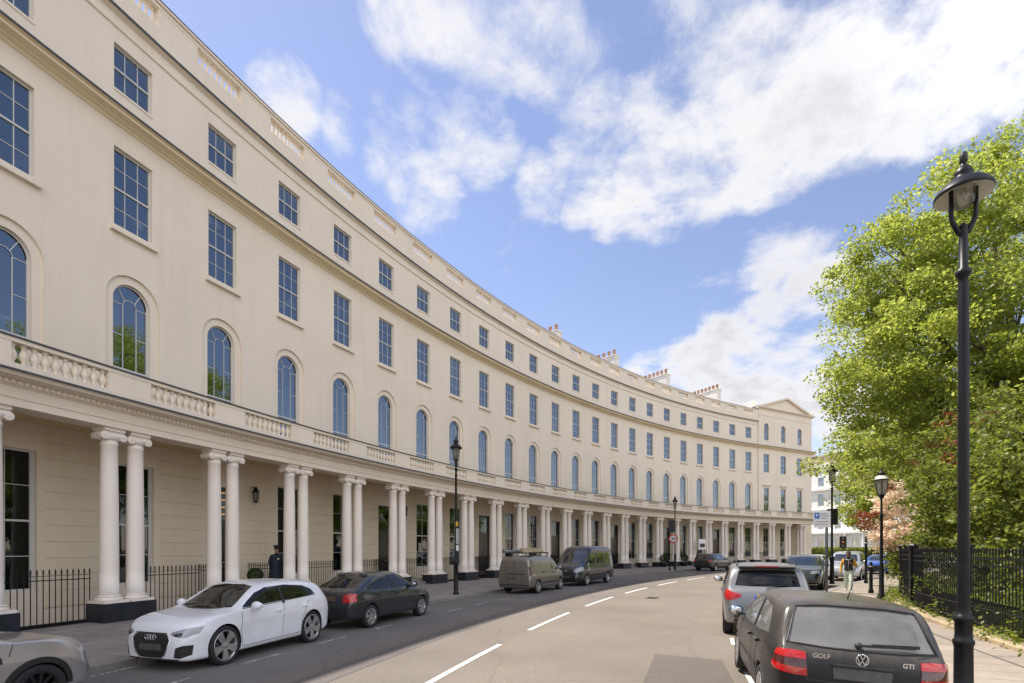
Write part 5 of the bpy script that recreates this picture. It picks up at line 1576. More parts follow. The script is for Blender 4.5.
# ---- lanterns on plain posts on the terrace pavement
def post_lamp(p, label, H=7.05, stickers=False, extra=None):
    root = thing('street_lamp', label, 'street lamp', p)
    m = MB()
    k = H/7.05
    m.lathe([(.14,0),(.14,.06),(.105,.10),(.10,1.35),(.115,1.38),(.115,1.44),(.07,1.48),(.06,1.6),(.052,4.2*k),(.045,5.55*k),(.075,5.58*k),(.075,5.62*k),(.045,5.65*k),(.04,5.95*k)], 14)
    for sd in (-1, 1): m.tube([(sd*.03, 0, 5.75*k), (sd*.12, 0, 5.92*k), (sd*.13, 0, 6.05*k)], .013, 5)
    m.build('post', MAT['iron'], root)
    z = 5.98*k
    g = MB(); g.lathe([(.09, z+.02), (.14, z+.12), (.155, z+.5), (.15, z+.54)], 14, cap=False); g.build('lantern_glass', MAT['frost'], root)
    h = MB(); h.lathe([(.155,z+.53),(.27,z+.54),(.28,z+.57),(.22,z+.66),(.13,z+.72),(.10,z+.76),(.10,z+.84),(.13,z+.86),(.06,z+.94),(.025,z+1.0),(.04,z+1.04),(.0,z+1.12)], 16)
    for i in range(4):
        a = math.pi/4+i*math.pi/2; h.bar((.10*math.cos(a), .10*math.sin(a), z+.0), (.165*math.cos(a), .165*math.sin(a), z+.54), .018, .018)
    h.lathe([(.04, z-.04), (.11, z), (.09, z+.03)], 12)
    h.build('lantern_cap', MAT['iron'], root)
    if extra: extra(root)
    return root
def stickers456(root):
    root.rotation_euler = (0, 0, kz(k_of(root.location)))
    sbox(root, 'yellow_sticker', MAT['tagyellow'], -.065, .065, -.075, -.02, 3.05, 3.25, b=.005)
    sbox(root, 'notice', MAT['signgrey'], -.10, .10, -.085, -.06, 2.25, 2.95, b=.005)
    sbox(root, 'notice', MAT['signwhite'], -.09, .09, -.085, -.06, 1.95, 2.2, b=.005)
p = ray(456, 91.75); p.z = PAVZ
post_lamp(p, 'black lamp post with lantern, yellow sticker and grey notices on the terrace pavement', 7.05, extra=stickers456)
def sign20(root):
    # signal box and round speed sign are parts bolted to this post; facing the camera
    root.rotation_euler = (0, 0, math.atan2(root.location.x, root.location.y)*-1)
    sbox(root, 'signal_box', MAT['signblack'], -.62, -.06, -.14, .14, 3.55, 4.75, b=.02)
    M = Matrix.Translation((-.16, -.16, 2.95)) @ Matrix.Rotation(R_(90), 4, 'X')
    m = MB(); m.lathe([(.42, -.012), (.42, .012)], 28, M=M); sg = m.build('round_sign', MAT['signred'], root)
    m = MB(); m.lathe([(.30, .013), (.30, .016)], 28, M=M); m.build('sign_face', MAT['signwhite'], sg)
    text_mesh(sg, 'sign_number', '20', .40, MAT['signblack'], (-.16, -.182, 2.95), (R_(90), 0, 0), .004, .006)
p = ray(675, 91.8); p.z = PAVZ
post_lamp(p, 'distant lamp post carrying a black signal box and a round 20 speed sign', 7.0, extra=sign20)
p = ray(669.5, 91.7); p.z = PAVZ
root = thing('bollard', 'short black post beside the lamp post with the round 20 sign', 'bollard', p)
m = MB(); m.lathe([(.09,0),(.09,.1),(.07,.14),(.065,.85),(.085,.88),(.085,.94),(.05,1.0),(.0,1.05)], 12); m.build('post', MAT['iron'], root)
m = MB(); m.lathe([(.087,.885),(.087,.935)], 12); m.build('collar', MAT['signgrey'], root)
# ---- lamp post on the garden pavement, parking sign
p = Vector((.6316*27.0, 27.0, PAVZ+ZR))
root = post_lamp(p, 'black lamp post on the garden pavement beside the white parking sign', 6.4)
sbox(root, 'equipment_box', MAT['signblack'], -.16, .20, -.20, .20, 3.15, 4.0, b=.02)
p = Vector(((826.5-512)/F_*17.4, 17.4, PAVZ+ZR))
root = thing('parking_sign', 'white parking sign with a blue square on a slim grey pole at the kerb', 'sign', p, -math.atan2(p.x, p.y))
m = MB(); m.lathe([(.045,0),(.045,3.05),(.02,3.07)], 14); m.build('pole', MAT['poleg'], root)
s_ = sbox(root, 'sign_panel', MAT['signwhite'], -.38, .12, -.075, -.05, 2.62, 3.18, b=.006)
sbox(s_, 'parking_symbol', MAT['signblue'], -.35, -.20, -.083, -.076, 2.93, 3.13, b=.002)
text_mesh(s_, 'sign_letter', 'P', .15, MAT['signwhite'], (-.275, -.086, 3.03), (R_(90), 0, 0), .002, .002)
for i, wl in enumerate((.20, .22, .17)):
    sbox(s_, 'sign_line', MAT['signgrey'], -.16, -.16+wl, -.080, -.076, 3.07-i*.075, 3.10-i*.075, b=.001)
for i, wl in enumerate((.40, .36)):
    sbox(s_, 'sign_line', MAT['signgrey'], -.34, -.34+wl, -.080, -.076, 2.80-i*.085, 2.83-i*.085, b=.001)
# ---- old lantern by the garden railing and slim posts
p = Vector(((881.5-512)/F_*18.5, 18.5, PAVZ+ZR))
root = thing('lantern_post', 'old four-sided glass lantern on a black post above the cream flowering shrub', 'street lamp', p)
m = MB(); m.lathe([(.13,0),(.13,.2),(.08,.28),(.075,1.2),(.055,1.3),(.045,3.0),(.06,3.05),(.06,3.12),(.035,3.2),(.035,3.72),(.09,3.78),(.09,3.82)], 14)
m.tube([(-.30, 0, 3.35), (.30, 0, 3.35)], .014, 6); m.build('post', MAT['iron'], root)
g = MB(); g.lathe([(.14,3.86),(.225,4.40)], 6, cap=False, smooth=False); g.build('lantern_glass', MAT['frost'], root)
g = MB(); g.lathe([(.10,3.82),(.14,3.84),(.135,3.87)], 6, smooth=False)
for i in range(6):
    a = i*math.pi/3; g.bar((.132*math.cos(a), .132*math.sin(a), 3.86), (.218*math.cos(a), .218*math.sin(a), 4.40), .018, .018)
g.lathe([(.225,4.395),(.225,4.42),(.13,4.55),(.11,4.60),(.12,4.63),(.07,4.70),(.02,4.74),(.03,4.78),(.0,4.84)], 12)
g.build('lantern_cap', MAT['iron'], root)
g = MB(); g.lathe([(.228,4.425),(.137,4.548)], 12, cap=False); g.build('roof_glass', MAT['lampwhite'], root)  # opaque white puts the sunlit look of the roof panes into the colour
for x, Z, h, lb in ((866, 27.5, 2.6, 'taller of the two slim black posts on the garden pavement past the pedestrian'), (871, 21.5, 1.35, 'shorter black post with rounded cap at the foot of the cream shrub')):
    p = Vector(((x-512)/F_*Z, Z, PAVZ+ZR)); root = thing('bollard', lb, 'bollard', p)
    m = MB(); m.lathe([(.10,0),(.10,.12),(.07,.18),(.06,h*.8),(.08,h*.82),(.08,h*.86),(.05,h*.9),(.065,h*.95),(.0,h)], 12); m.build('post', MAT['iron'], root)
    m = MB(); m.lathe([(.082,h*.823),(.082,h*.857)], 12); m.build('collar', MAT['signgrey'], root)
# ---- white board in front of the far railing
k = k_for(700, 96.2)
p = path(k, 3.3, PAVZ)
root = thing('notice_board', 'white board with a dark panel standing by the columns left of the black SUV', 'sign', p, kz(k))
m = MB(); m.bbox(-.72, .72, -.03, .03, 1.9, 3.1, .01); m.build('board', MAT['signwhite'], root)
m = MB(); m.bbox(-.5, .5, -.045, -.031, 2.15, 2.6, .004); m.build('dark_panel', MAT['signblack'], root)
m = MB()
for sd in (-.6, .6): m.box(sd-.03, sd+.03, -.03, .03, 0, 1.9)
m.build('legs', MAT['poleg'], root)

# ---- iron railings of the terrace
def spear(m, p, h, r=.013, tip=.16):
    x, y, z = p
    m.lathe([(r, 0), (r, h-tip)], 5, (x, y, z), cap=False, smooth=False)
    m.lathe([(r, h-tip), (.024, h-tip+.02), (.014, h-tip+.04), (.026, h-tip*.55), (.0, h)], 6, (x, y, z), cap=False)
ORD = {-1: 'cut off by the left edge', }
def railing_mesh(w, h=1.5):
    b = MB(); n = max(2, int(round(2*w/.135)))
    for i in range(n+1):
        x = -w + 2*w*i/n; spear(b, (x, 0, .02), h)
    b.box(-w-.02, w+.02, -.012, .012, 1.20, 1.225); b.box(-w-.02, w+.02, -.011, .011, 1.32, 1.335)
    b.box(-w-.03, w+.03, -.06, .06, -.02, .09)
    return b.mesh('railing')
rail_full = railing_mesh(1.02)
rail_side = railing_mesh(.92, 1.45)
ords = ['first','second','third','fourth','fifth','sixth','seventh','eighth','ninth','tenth','eleventh','twelfth','thirteenth','fourteenth','fifteenth','sixteenth']
cnt = 0
for k in range(-2, 23):
    if k in DOORS:
        for sd, nm in ((-1, 'left'), (1, 'right')):
            kk = k + sd*.33
            lb = 'short iron side railing %s of %s door counted from the left' % (nm, {-1: 'the hidden', 2: 'the first', 5: 'the second', 8: 'the third', 11: 'the fourth', 14: 'the fifth', 17: 'the sixth', 20: 'the seventh'}[k])
            o = link('iron_railing', rail_side, MAT['iron']); tag(o, lb, 'railing', 'iron railings along the terrace')
            q = path(kk, 1.05, .14); o.location = q; o.rotation_euler = (0, 0, kz(kk)+math.pi/2)
    else:
        kc = k - .08
        nm = ('black iron railing of spears between the columns at the left edge of the photo' if k == 0 else
              'black iron railing of spears between columns left of the white hatchback' if k == 1 else
              'iron railing hidden mostly beyond the left edge' if k < 0 else
              'black iron railing of spears in the %s column bay counted from the left edge' % ords[k])if k < 16 else 'far black iron railing of spears in the column bay %s of the seventh door' % {16: 'fourth left', 18: 'two left', 19: 'just left', 21: 'just right', 22: 'second right'}.get(k, 'near the pavilion, left')
        if 2 < k < 16: nm = 'black spear railing in the %s column bay counted from the left edge' % ords[k]
        elif k >= 16: nm = 'distant black spear railing in the column bay ' + {16: 'just left of the sixth door', 18: 'just right of the sixth door', 19: 'just left of the seventh door', 21: 'just right of the seventh door', 22: 'nearest the pedimented end pavilion'}[k]
        o = link('iron_railing', rail_full, MAT['iron']); tag(o, nm, 'railing', 'iron railings along the terrace')
        o.location = path(kc, 2.12, .14); o.rotation_euler = (0, 0, kz(kc))
# ---- wall lanterns beside the doors
wl = MB(); wl.box(-.02, .02, -.34, -.0, .30, .33); wl.tube([(0, -.02, .12), (0, -.2, .18), (0, -.32, .30)], .012, 6)
wl = wl.mesh('bracket')
wg = MB(); wg.lathe([(.085,-.28),(.12,.12)], 6, (0,-.32,0), cap=False, smooth=False); wg = wg.mesh('lantern_glass')
wc = MB(); wc.lathe([(.05,-.33),(.09,-.29),(.085,-.27)], 6, (0,-.32,0)); wc.lathe([(.13,.11),(.14,.13),(.08,.24),(.06,.28),(.02,.36)], 10, (0,-.32,0))
for i in range(6):
    a = i*math.pi/3; wc.bar((.087*math.cos(a), -.32+.087*math.sin(a), -.28), (.123*math.cos(a), -.32+.123*math.sin(a), .12), .018, .018)
wc = wc.mesh('lantern_cap')
dn = {2: 'first', 5: 'second', 8: 'third', 11: 'fourth', 14: 'fifth', 17: 'sixth', 20: 'seventh'}
for k in sorted(DOORS):
    if k not in dn: continue
    kk = k + 1.30/BAY
    root = thing('wall_lantern', 'black bracket lantern on the portico wall right of the %s door from the left' % dn[k], 'lantern', path(kk, .0, 4.45), kz(kk), 'wall lanterns beside the doors')
    link('bracket', wl, MAT['iron'], root); link('lantern_glass', wg, MAT['frost'], root); link('lantern_cap', wc, MAT['iron'], root)

# ---- garden railing along the right pavement
GH = 1.78
def garden_panel(k0, k1, label, post_end=True):
    pm = arc((k0+k1)/2, fence_r((k0+k1)/2), PAVZ+ZR+.10)
    root = thing('garden_railing', label, 'railing', pm, 0, 'iron railings of the garden')
    def at(k, z=0, o=0.0): q = arc(k, fence_r(k)+o, z); return Vector((q.x-pm.x, q.y-pm.y, z))
    L_ = (k1-k0)*DA*75; n = int(L_/.125)
    b = MB(); sp = MB()
    for i in range(1, n):
        k = k0+(k1-k0)*i/n; q = at(k)
        spear(b, (q.x, q.y, .05), GH, .012, .13)
        k = k0+(k1-k0)*(i-.5)/n; q = at(k)
        spear(sp, (q.x, q.y, .05), .62, .010, .09)
    b.build('railing_bars', MAT['iron'], root); sp.build('dog_bars', MAT['iron'], root)
    r = MB(); ks = krange(k0, k1, .3)
    for z0, z1, t in ((1.56, 1.60, .022), (1.41, 1.445, .022), (.47, .50, .018), (.12, .17, .025)):
        sweep(r, [(-t, z0), (-t, z1), (t, z1), (t, z0)], ks, lambda k, o, z: at(k, z, o), closed=True, caps=True)
    r.build('rails', MAT['iron'], root)
    q = at(k1)
    Mx = Matrix.Translation(q) @ Matrix.Rotation(-(A0+k1*DA), 4, 'Z')
    m = MB(); m.bbox(-.09, .09, -.09, .09, 0, 1.82, .012, M=Mx); m.bbox(-.12, .12, -.12, .12, .0, .12, .012, M=Mx); m.bbox(-.125, .125, -.125, .125, 1.82, 1.90, .012, M=Mx)
    m.lathe([(.11, 1.90), (.06, 1.95), (.0, 1.97)], 4, M=Mx, smooth=False)
    m.build('railing_post', MAT['iron'], root)
kf0 = k_of(ray(909, 75.3)); kfa = k_of(ray(966, 75.3)); kfb = kfa-(kf0-kfa)*1.05
GP = [kfb-1.6, kfb, kfa, kf0, kf0+1.5, kf0+3.0, kf0+4.6]
gl = ['garden railing out of frame at the right', 'garden railing panel at the right edge of the photo, nearest the camera', 'garden railing panel behind the tall foreground lamp post']
st_ = 1.45
for i, lb in ((-3, 'nearest black garden railing panel, cut off by the right edge'), (-2, 'black garden railing panel behind and right of the foreground lamp post'), (-1, 'black garden railing panel left of the foreground lamp post, ending at the capped post'), (0, 'black garden railing panel just past the capped post, above the weeds'), (1, 'garden railing panel half buried under the cream shrub'), (2, 'farthest garden railing panel, hidden behind shrubs')):
    garden_panel(GP[i+3], GP[i+4], lb)
m = MB(); sweep(m, [(-.30, -.02), (-.30, .10), (.30, .12), (.34, .08), (.34, -.02)], krange(-6, 12, .3), lambda k, o, z: arc(k, fence_r(k)+o, z+PAVZ+ZR))
tag(m.build('stone_plinth', MAT['stone']), 'low weathered yellow stone edging under the garden railings', 'kerb stone')
# ------------------------------------------------------------------ trees and plants
def leaf_mesh(name, centres, normals_up, size, aspect=.62, jitter=.35, rng=None, fold=.25):
    """many separate leaves: each a folded diamond of two triangles"""
    rng = rng or np.random.default_rng(3)
    n = len(centres)
    s = size*(1+jitter*rng.uniform(-1, 1, n))[:, None]
    d = rng.normal(size=(n, 3)); d /= np.linalg.norm(d, axis=1)[:, None]
    nr = rng.normal(size=(n, 3))*.9; nr[:, 2] += normals_up; nr /= np.linalg.norm(nr, axis=1)[:, None]
    t = d - (d*nr).sum(1)[:, None]*nr; t /= np.linalg.norm(t, axis=1)[:, None]+1e-9
    b = np.cross(nr, t)
    p0 = centres - t*s*.5; p2 = centres + t*s*.5
    p1 = centres + b*s*aspect*.5 + nr*s*fold*.3; p3 = centres - b*s*aspect*.5 + nr*s*fold*.3
    V = np.stack([p0, p1, p2, p3], 1).reshape(-1, 3).astype(np.float32)
    me = bpy.data.meshes.new(name)
    me.vertices.add(4*n); me.vertices.foreach_set('co', V.ravel())
    idx = (np.arange(n)*4)[:, None]
    F = np.concatenate([idx+0, idx+1, idx+2, idx+0, idx+2, idx+3], 1).reshape(-1).astype(np.int32)
    me.loops.add(6*n); me.loops.foreach_set('vertex_index', F)
    me.polygons.add(2*n); me.polygons.foreach_set('loop_start', (np.arange(2*n)*3).astype(np.int32))
    try: me.polygons.foreach_set('loop_total', np.full(2*n, 3, np.int32))
    except Exception: pass
    uv = me.uv_layers.new(name='UVMap')
    r = np.repeat(rng.uniform(0, 1, n), 6); U = np.stack([r, r], 1).astype(np.float32)
    uv.data.foreach_set('uv', U.ravel())
    me.update(calc_edges=True); me.validate()
    return me
def crown_points(ells, nclump, nleaf, spread, rng, shell=.55):
    """clump centres inside a union of ellipsoids, denser towards the outside, and leaves round each"""
    vol = np.array([e[3]*e[4]*e[5] for e in ells]); pr = vol/vol.sum()
    which = rng.choice(len(ells), nclump, p=pr)
    E = np.array(ells)[which]
    d = rng.normal(size=(nclump, 3)); d /= np.linalg.norm(d, axis=1)[:, None]
    rr = (shell + (1-shell)*rng.uniform(0, 1, nclump)**.7) * np.minimum(1.06, 1 + .09*rng.normal(size=nclump))
    C = E[:, :3] + d*E[:, 3:6]*rr[:, None]
    sp = spread*(.55+.9*rng.uniform(0, 1, nclump))
    k = np.maximum(8, (nleaf*(.4+1.2*rng.uniform(0, 1, nclump))).astype(int))
    idx = np.repeat(np.arange(nclump), k)
    o = rng.normal(size=(len(idx), 3)); o /= np.linalg.norm(o, axis=1)[:, None]
    o *= (rng.uniform(0, 1, len(idx))**.45)[:, None]
    P = C[idx] + o*sp[idx][:, None]*np.array([1, 1, .62])
    return C, P
def limb_tree(m, base, height, targets, r0, rng, n=7):
    """tapered trunk with limbs bending out to the given points"""
    base = Vector(base)
    top = base + Vector((rng.normal()*.3, rng.normal()*.3, height))
    tr = [base + (top-base)*t + Vector((math.sin(t*5)*.10, math.cos(t*4)*.10, 0))*min(1, t*4) for t in (0, .04, .15, .35, .55, .75, .9, 1)]
    m.tube(tr, [r0*1.5, r0*1.12, r0, r0*.88, r0*.75, r0*.55, r0*.35, r0*.15], 10)
    for T in targets:
        T = Vector(T)
        t = max(.22, min(.92, (T.z-base.z)/height*.62+rng.uniform(-.06, .06)))
        s = base + (top-base)*t
        L = (T-s).length
        mid1 = s + (T-s)*.35 + Vector((rng.normal()*.12*L*.4, rng.normal()*.12*L*.4, L*.07)); mid2 = s + (T-s)*.7 + Vector((rng.normal()*.08*L*.4, rng.normal()*.08*L*.4, L*.06))
        r = r0*.38*min(1, L/6)
        m.tube([s, mid1, mid2, T], [r, r*.7, r*.42, r*.12], 6)
        for q in range(3):
            a = mid1 if q == 0 else mid2
            e = T + Vector((rng.normal(), rng.normal(), rng.normal()*.7)).normalized()*min(.7, L*.10)
            m.tube([a, (a+e)/2+Vector((0, 0, .1*L*.3)), e], [r*.35, r*.22, r*.06], 5)
def tree(name, label, base, height, r0, ells, nclump, nleaf, spread, size, mat, seed, cat='tree', group=None, shell=.55, up=.5, aspect=.62, nl=26):
    rng = np.random.default_rng(seed)
    root = thing(name, label, cat, base, 0, group)
    C, P = crown_points([(e[0]-base[0], e[1]-base[1], e[2]-base[2], *e[3:]) for e in ells], nclump, nleaf, spread, rng, shell)
    P = P[P[:, 2] > .05]
    me = leaf_mesh('crown', P, up, size, aspect, rng=rng)
    link('crown', me, mat, root)
    m = MB()
    sel = rng.choice(len(C), min(nl, len(C)), replace=False)
    limb_tree(m, (0, 0, -.1), height, [C[i]*np.array([.9, .9, .97]) for i in sel], r0, rng)
    m.build('trunk', MAT['bark'], root)
    return root
GZ = .14+ZR
tree('plane_tree', 'largest plane tree, its bright yellow-green crown filling the right of the sky', (25.5, 26, GZ), 19, .42,
     [(25, 26, 14.6, 7.4, 7, 7.6), (20.4, 24.5, 11.6, 4.6, 4.2, 4.4), (21.5, 27, 16.2, 4.4, 4, 4.0), (27, 25, 19.4, 4.6, 4.4, 4.0), (21.6, 24, 7.6, 4.4, 4, 3.2), (19.2, 26, 8.2, 3.0, 3, 2.6), (27, 23, 9.5, 5, 4.5, 4.5), (18.6, 26.5, 7.0, 2.6, 2.4, 3.2), (17.6, 25.5, 10.6, 2.4, 2.2, 2.6), (20.8, 25.5, 17.2, 2.8, 2.8, 2.4), (23.2, 25.5, 20.0, 2.8, 2.8, 2.4), (19.0, 25, 14.0, 2.2, 2.2, 2.2)],
     760, 230, .92, .165, MAT['plane_leaf'], 5, group='trees of the garden', shell=.45)
tree('plane_tree', 'lower plane tree in front of the white houses at the end of the garden', (31.5, 39.5, GZ), 11, .30,
     [(31, 39.5, 9.0, 5.2, 5, 4.6), (28.6, 38.6, 6.4, 4.2, 3.4, 3.0), (25.8, 38, 6.2, 2.6, 2.4, 2.6), (34, 38, 7, 4, 4, 4), (27.8, 39, 10.2, 2.6, 2.6, 2.4)],
     300, 160, .9, .21, MAT['plane_leaf'], 9, group='trees of the garden', shell=.4)
tree('plane_tree', 'tree behind the tall shrubs at the right edge of the photo', (27, 18, GZ), 12, .3,
     [(25.5, 18, 9.5, 5.5, 4.5, 5), (22, 19, 6.4, 3.4, 3, 3.2)], 200, 150, .9, .22, MAT['plane_leaf'], 12, group='trees of the garden')
tree('shrub', 'dark large-leaved evergreen shrub rising over the railings at the right edge', (14.2, 12.3, GZ), 4.6, .09,
     [(14.3, 12.3, 3.9, 2.7, 2.0, 3.0), (13.4, 12.9, 2.3, 1.9, 1.5, 1.6), (15.3, 12.6, 5.2, 2.4, 2, 2.2)], 250, 95, .46, .15, MAT['shrub_leaf'], 21, 'shrub', 'shrubs behind the railings', .35, .8, .6, 22)
tree('shrub', 'mid-green shrub behind the railings just right of the capped railing post', (16.0, 16.4, GZ), 5.4, .10,
     [(16.3, 16.6, 4.2, 2.5, 1.9, 3.2), (15.0, 16.8, 2.6, 1.7, 1.5, 1.7), (17.5, 16, 5.4, 2.2, 2, 2.4)], 260, 95, .5, .15, MAT['shrub_leaf'], 22, 'shrub', 'shrubs behind the railings', .35, .8, .6, 22)
tree('shrub', 'tall green shrub with red young shoots behind the cream shrub', (18.4, 20.6, GZ), 5.8, .10,
     [(18.6, 20.8, 4.6, 2.3, 2.0, 3.4), (17.7, 21, 2.6, 1.6, 1.5, 1.8)], 190, 95, .55, .15, MAT['shrub_leaf'], 23, 'shrub', 'shrubs behind the railings', .35, .7, .6, 20)
# red shoots on the garden shrubs, as a part of the tall shrub
rng = np.random.default_rng(31)
def add_foliage(root, name, ells, nclump, nleaf, spread, size, mat, seed, shell=.5, up=.6):
    rng = np.random.default_rng(seed); b = root.location
    C, P = crown_points([(e[0]-b[0], e[1]-b[1], e[2]-b[2], *e[3:]) for e in ells], nclump, nleaf, spread, rng, shell)
    P = P[P[:, 2] > .05]
    link(name, leaf_mesh(name, P, up, size, .5, rng=rng), mat, root)
tall = [o for o in bpy.data.objects if o.get('label', '').startswith('tall green shrub')][0]
mid = [o for o in bpy.data.objects if o.get('label', '').startswith('mid-green shrub')][0]
add_foliage(tall, 'red_foliage', [(18.4, 20.4, 5.0, 2.2, 1.9, 3.0)], 22, 34, .34, .12, MAT['shrub_red'], 32, .85)
add_foliage(mid, 'red_foliage', [(16.2, 16.4, 4.6, 2.4, 1.9, 3.0)], 16, 30, .3, .12, MAT['shrub_red'], 33, .9)
cx_, cy_ = 15.55, 20.6
cr = tree('shrub', 'cream and pink flowering shrub spilling over the railings by the old lantern', (cx_+.4, cy_+.2, GZ), 3.4, .05,
     [(cx_, cy_, 3.0, 1.0, .9, 1.0), (cx_+.1, cy_+.3, 4.0, .65, .65, .75), (cx_+.45, cy_-.2, 2.6, .8, .7, .6)], 75, 80, .36, .13, MAT['cream_leaf'], 41, 'shrub', None, .4, .8, .5, 14)
add_foliage(cr, 'red_foliage', [(cx_-.75, cy_+.5, 3.35, .55, .5, .5), (cx_-.1, cy_+.4, 4.75, .35, .3, .35)], 16, 60, .26, .11, MAT['shrub_red'], 42, .4)
add_foliage(cr, 'green_foliage', [(cx_+.1, cy_-.5, 1.5, .75, .65, .7), (cx_+.5, cy_, 1.9, .8, .7, .5)], 34, 90, .34, .12, MAT['shrub_leaf'], 43, .4)
# weeds along the stone edging: uncountable ground cover
rng = np.random.default_rng(51); pts = []
for _ in range(150):
    k = rng.uniform(-2.5, 9.5); r = fence_r(k)+rng.uniform(-.5, .32)
    if rng.uniform() < .35 and k > 3.2: r = fence_r(k)+rng.uniform(.1, .5)
    q = arc(k, r, PAVZ+ZR+.1); n = int(rng.uniform(20, 70)); s = rng.uniform(.10, .24)
    o = rng.normal(size=(n, 3))*np.array([s, s, s*.7]); o[:, 2] = np.abs(o[:, 2]); pts.append(o+np.array(q))
for _ in range(60):
    k = rng.uniform(-2.5, 6.5); q = arc(k, fence_r(k)-rng.uniform(.05, .3), PAVZ+ZR+rng.uniform(.2, 1.0)); n = int(rng.uniform(15, 50)); s = rng.uniform(.08, .18)
    pts.append(rng.normal(size=(n, 3))*s+np.array(q))
P = np.concatenate(pts)
tag(link('weeds', leaf_mesh('weeds', P, .9, .085, .55, rng=rng), MAT['weed_leaf']), 'low yellow-green weeds growing along the foot of the garden railings', 'weeds', kind='stuff')
rng = np.random.default_rng(52); pts = []
for _ in range(420):
    k = rng.uniform(-4, 14); r = fence_r(k)-rng.uniform(.5, 3.6); q = arc(k, r, GZ); n = int(rng.uniform(30, 80)); s = rng.uniform(.15, .4)
    o = rng.normal(size=(n, 3))*np.array([s, s, s*.9]); o[:, 2] = np.abs(o[:, 2]); pts.append(o+np.array(q))
P = np.concatenate(pts)
tag(link('ground_cover', leaf_mesh('ground_cover', P, .8, .12, .6, rng=rng), MAT['shrub_leaf']), 'leafy undergrowth behind the garden railings', 'undergrowth', kind='stuff')
# distant hedge at the end of the road and trees beyond
rng = np.random.default_rng(53); o = rng.uniform(-1, 1, size=(9000, 3))*np.array([7, 1.2, 1.1])+np.array([0, 0, 1.2])
hed = link('hedge', leaf_mesh('hedge', o, .5, .3, .7, rng=rng), MAT['shrub_leaf']); hed.location = (56, 88, 0); hed.rotation_euler = (0, 0, -.45); tag(hed, 'clipped green hedge in front of the white houses at the end of the road', 'hedge')
for i, (x, y, h, s) in enumerate(((62, 70, 12, 61), (52, 52, 13, 62))):
    tree('plane_tree', ['far tree beyond the parked cars, partly hiding the white houses', 'tree in the middle of the garden behind the lower plane tree'][i], (x, y, .2), h, .3,
         [(x, y, h*.62, 5.5, 5.5, 4.6), (x-3, y-1, h*.45, 3.6, 3.6, 3)], 130, 110, 1.1, .34, MAT['plane_leaf'], s, group='trees of the garden')
# clipped box ball by the first door
k = k_for(253, 97.6); p = path(k, 1.75, .46)
root = thing('topiary_ball', 'clipped round box ball in a dark pot by the doorman', 'potted plant', p)
m = MB(); m.lathe([(.20,0),(.24,.30),(.27,.34),(.25,.35)], 16); m.build('pot', MAT['plinth'], root)
rng = np.random.default_rng(71); o = rng.normal(size=(2200, 3)); o /= np.linalg.norm(o, axis=1)[:, None]; o *= (.30*(.8+.2*rng.uniform(0, 1, 2200)))[:, None]; o[:, 2] += .66
link('foliage', leaf_mesh('foliage', o, .2, .05, .6, rng=rng), MAT['box_leaf'], root)
for x, lb in ((663, 'dark clipped bush in a tub by the far columns, left of the 20 sign'), (684, 'dark clipped bush in a tub by the far columns, right of the 20 sign')):
    k = k_for(x, 96.2); p = path(k, 3.1, PAVZ); root = thing('tub_plant', lb, 'potted plant', p)
    m = MB(); m.lathe([(.28,0),(.32,.45),(.35,.5),(.3,.5)], 14); m.build('pot', MAT['plinth'], root)
    o = rng.normal(size=(900, 3)); o /= np.linalg.norm(o, axis=1)[:, None]; o *= (.42*(.7+.3*rng.uniform(0, 1, 900)))[:, None]; o[:, 2] += .95
    link('foliage', leaf_mesh('foliage', o, .2, .10, .6, rng=rng), MAT['box_leaf'], root)

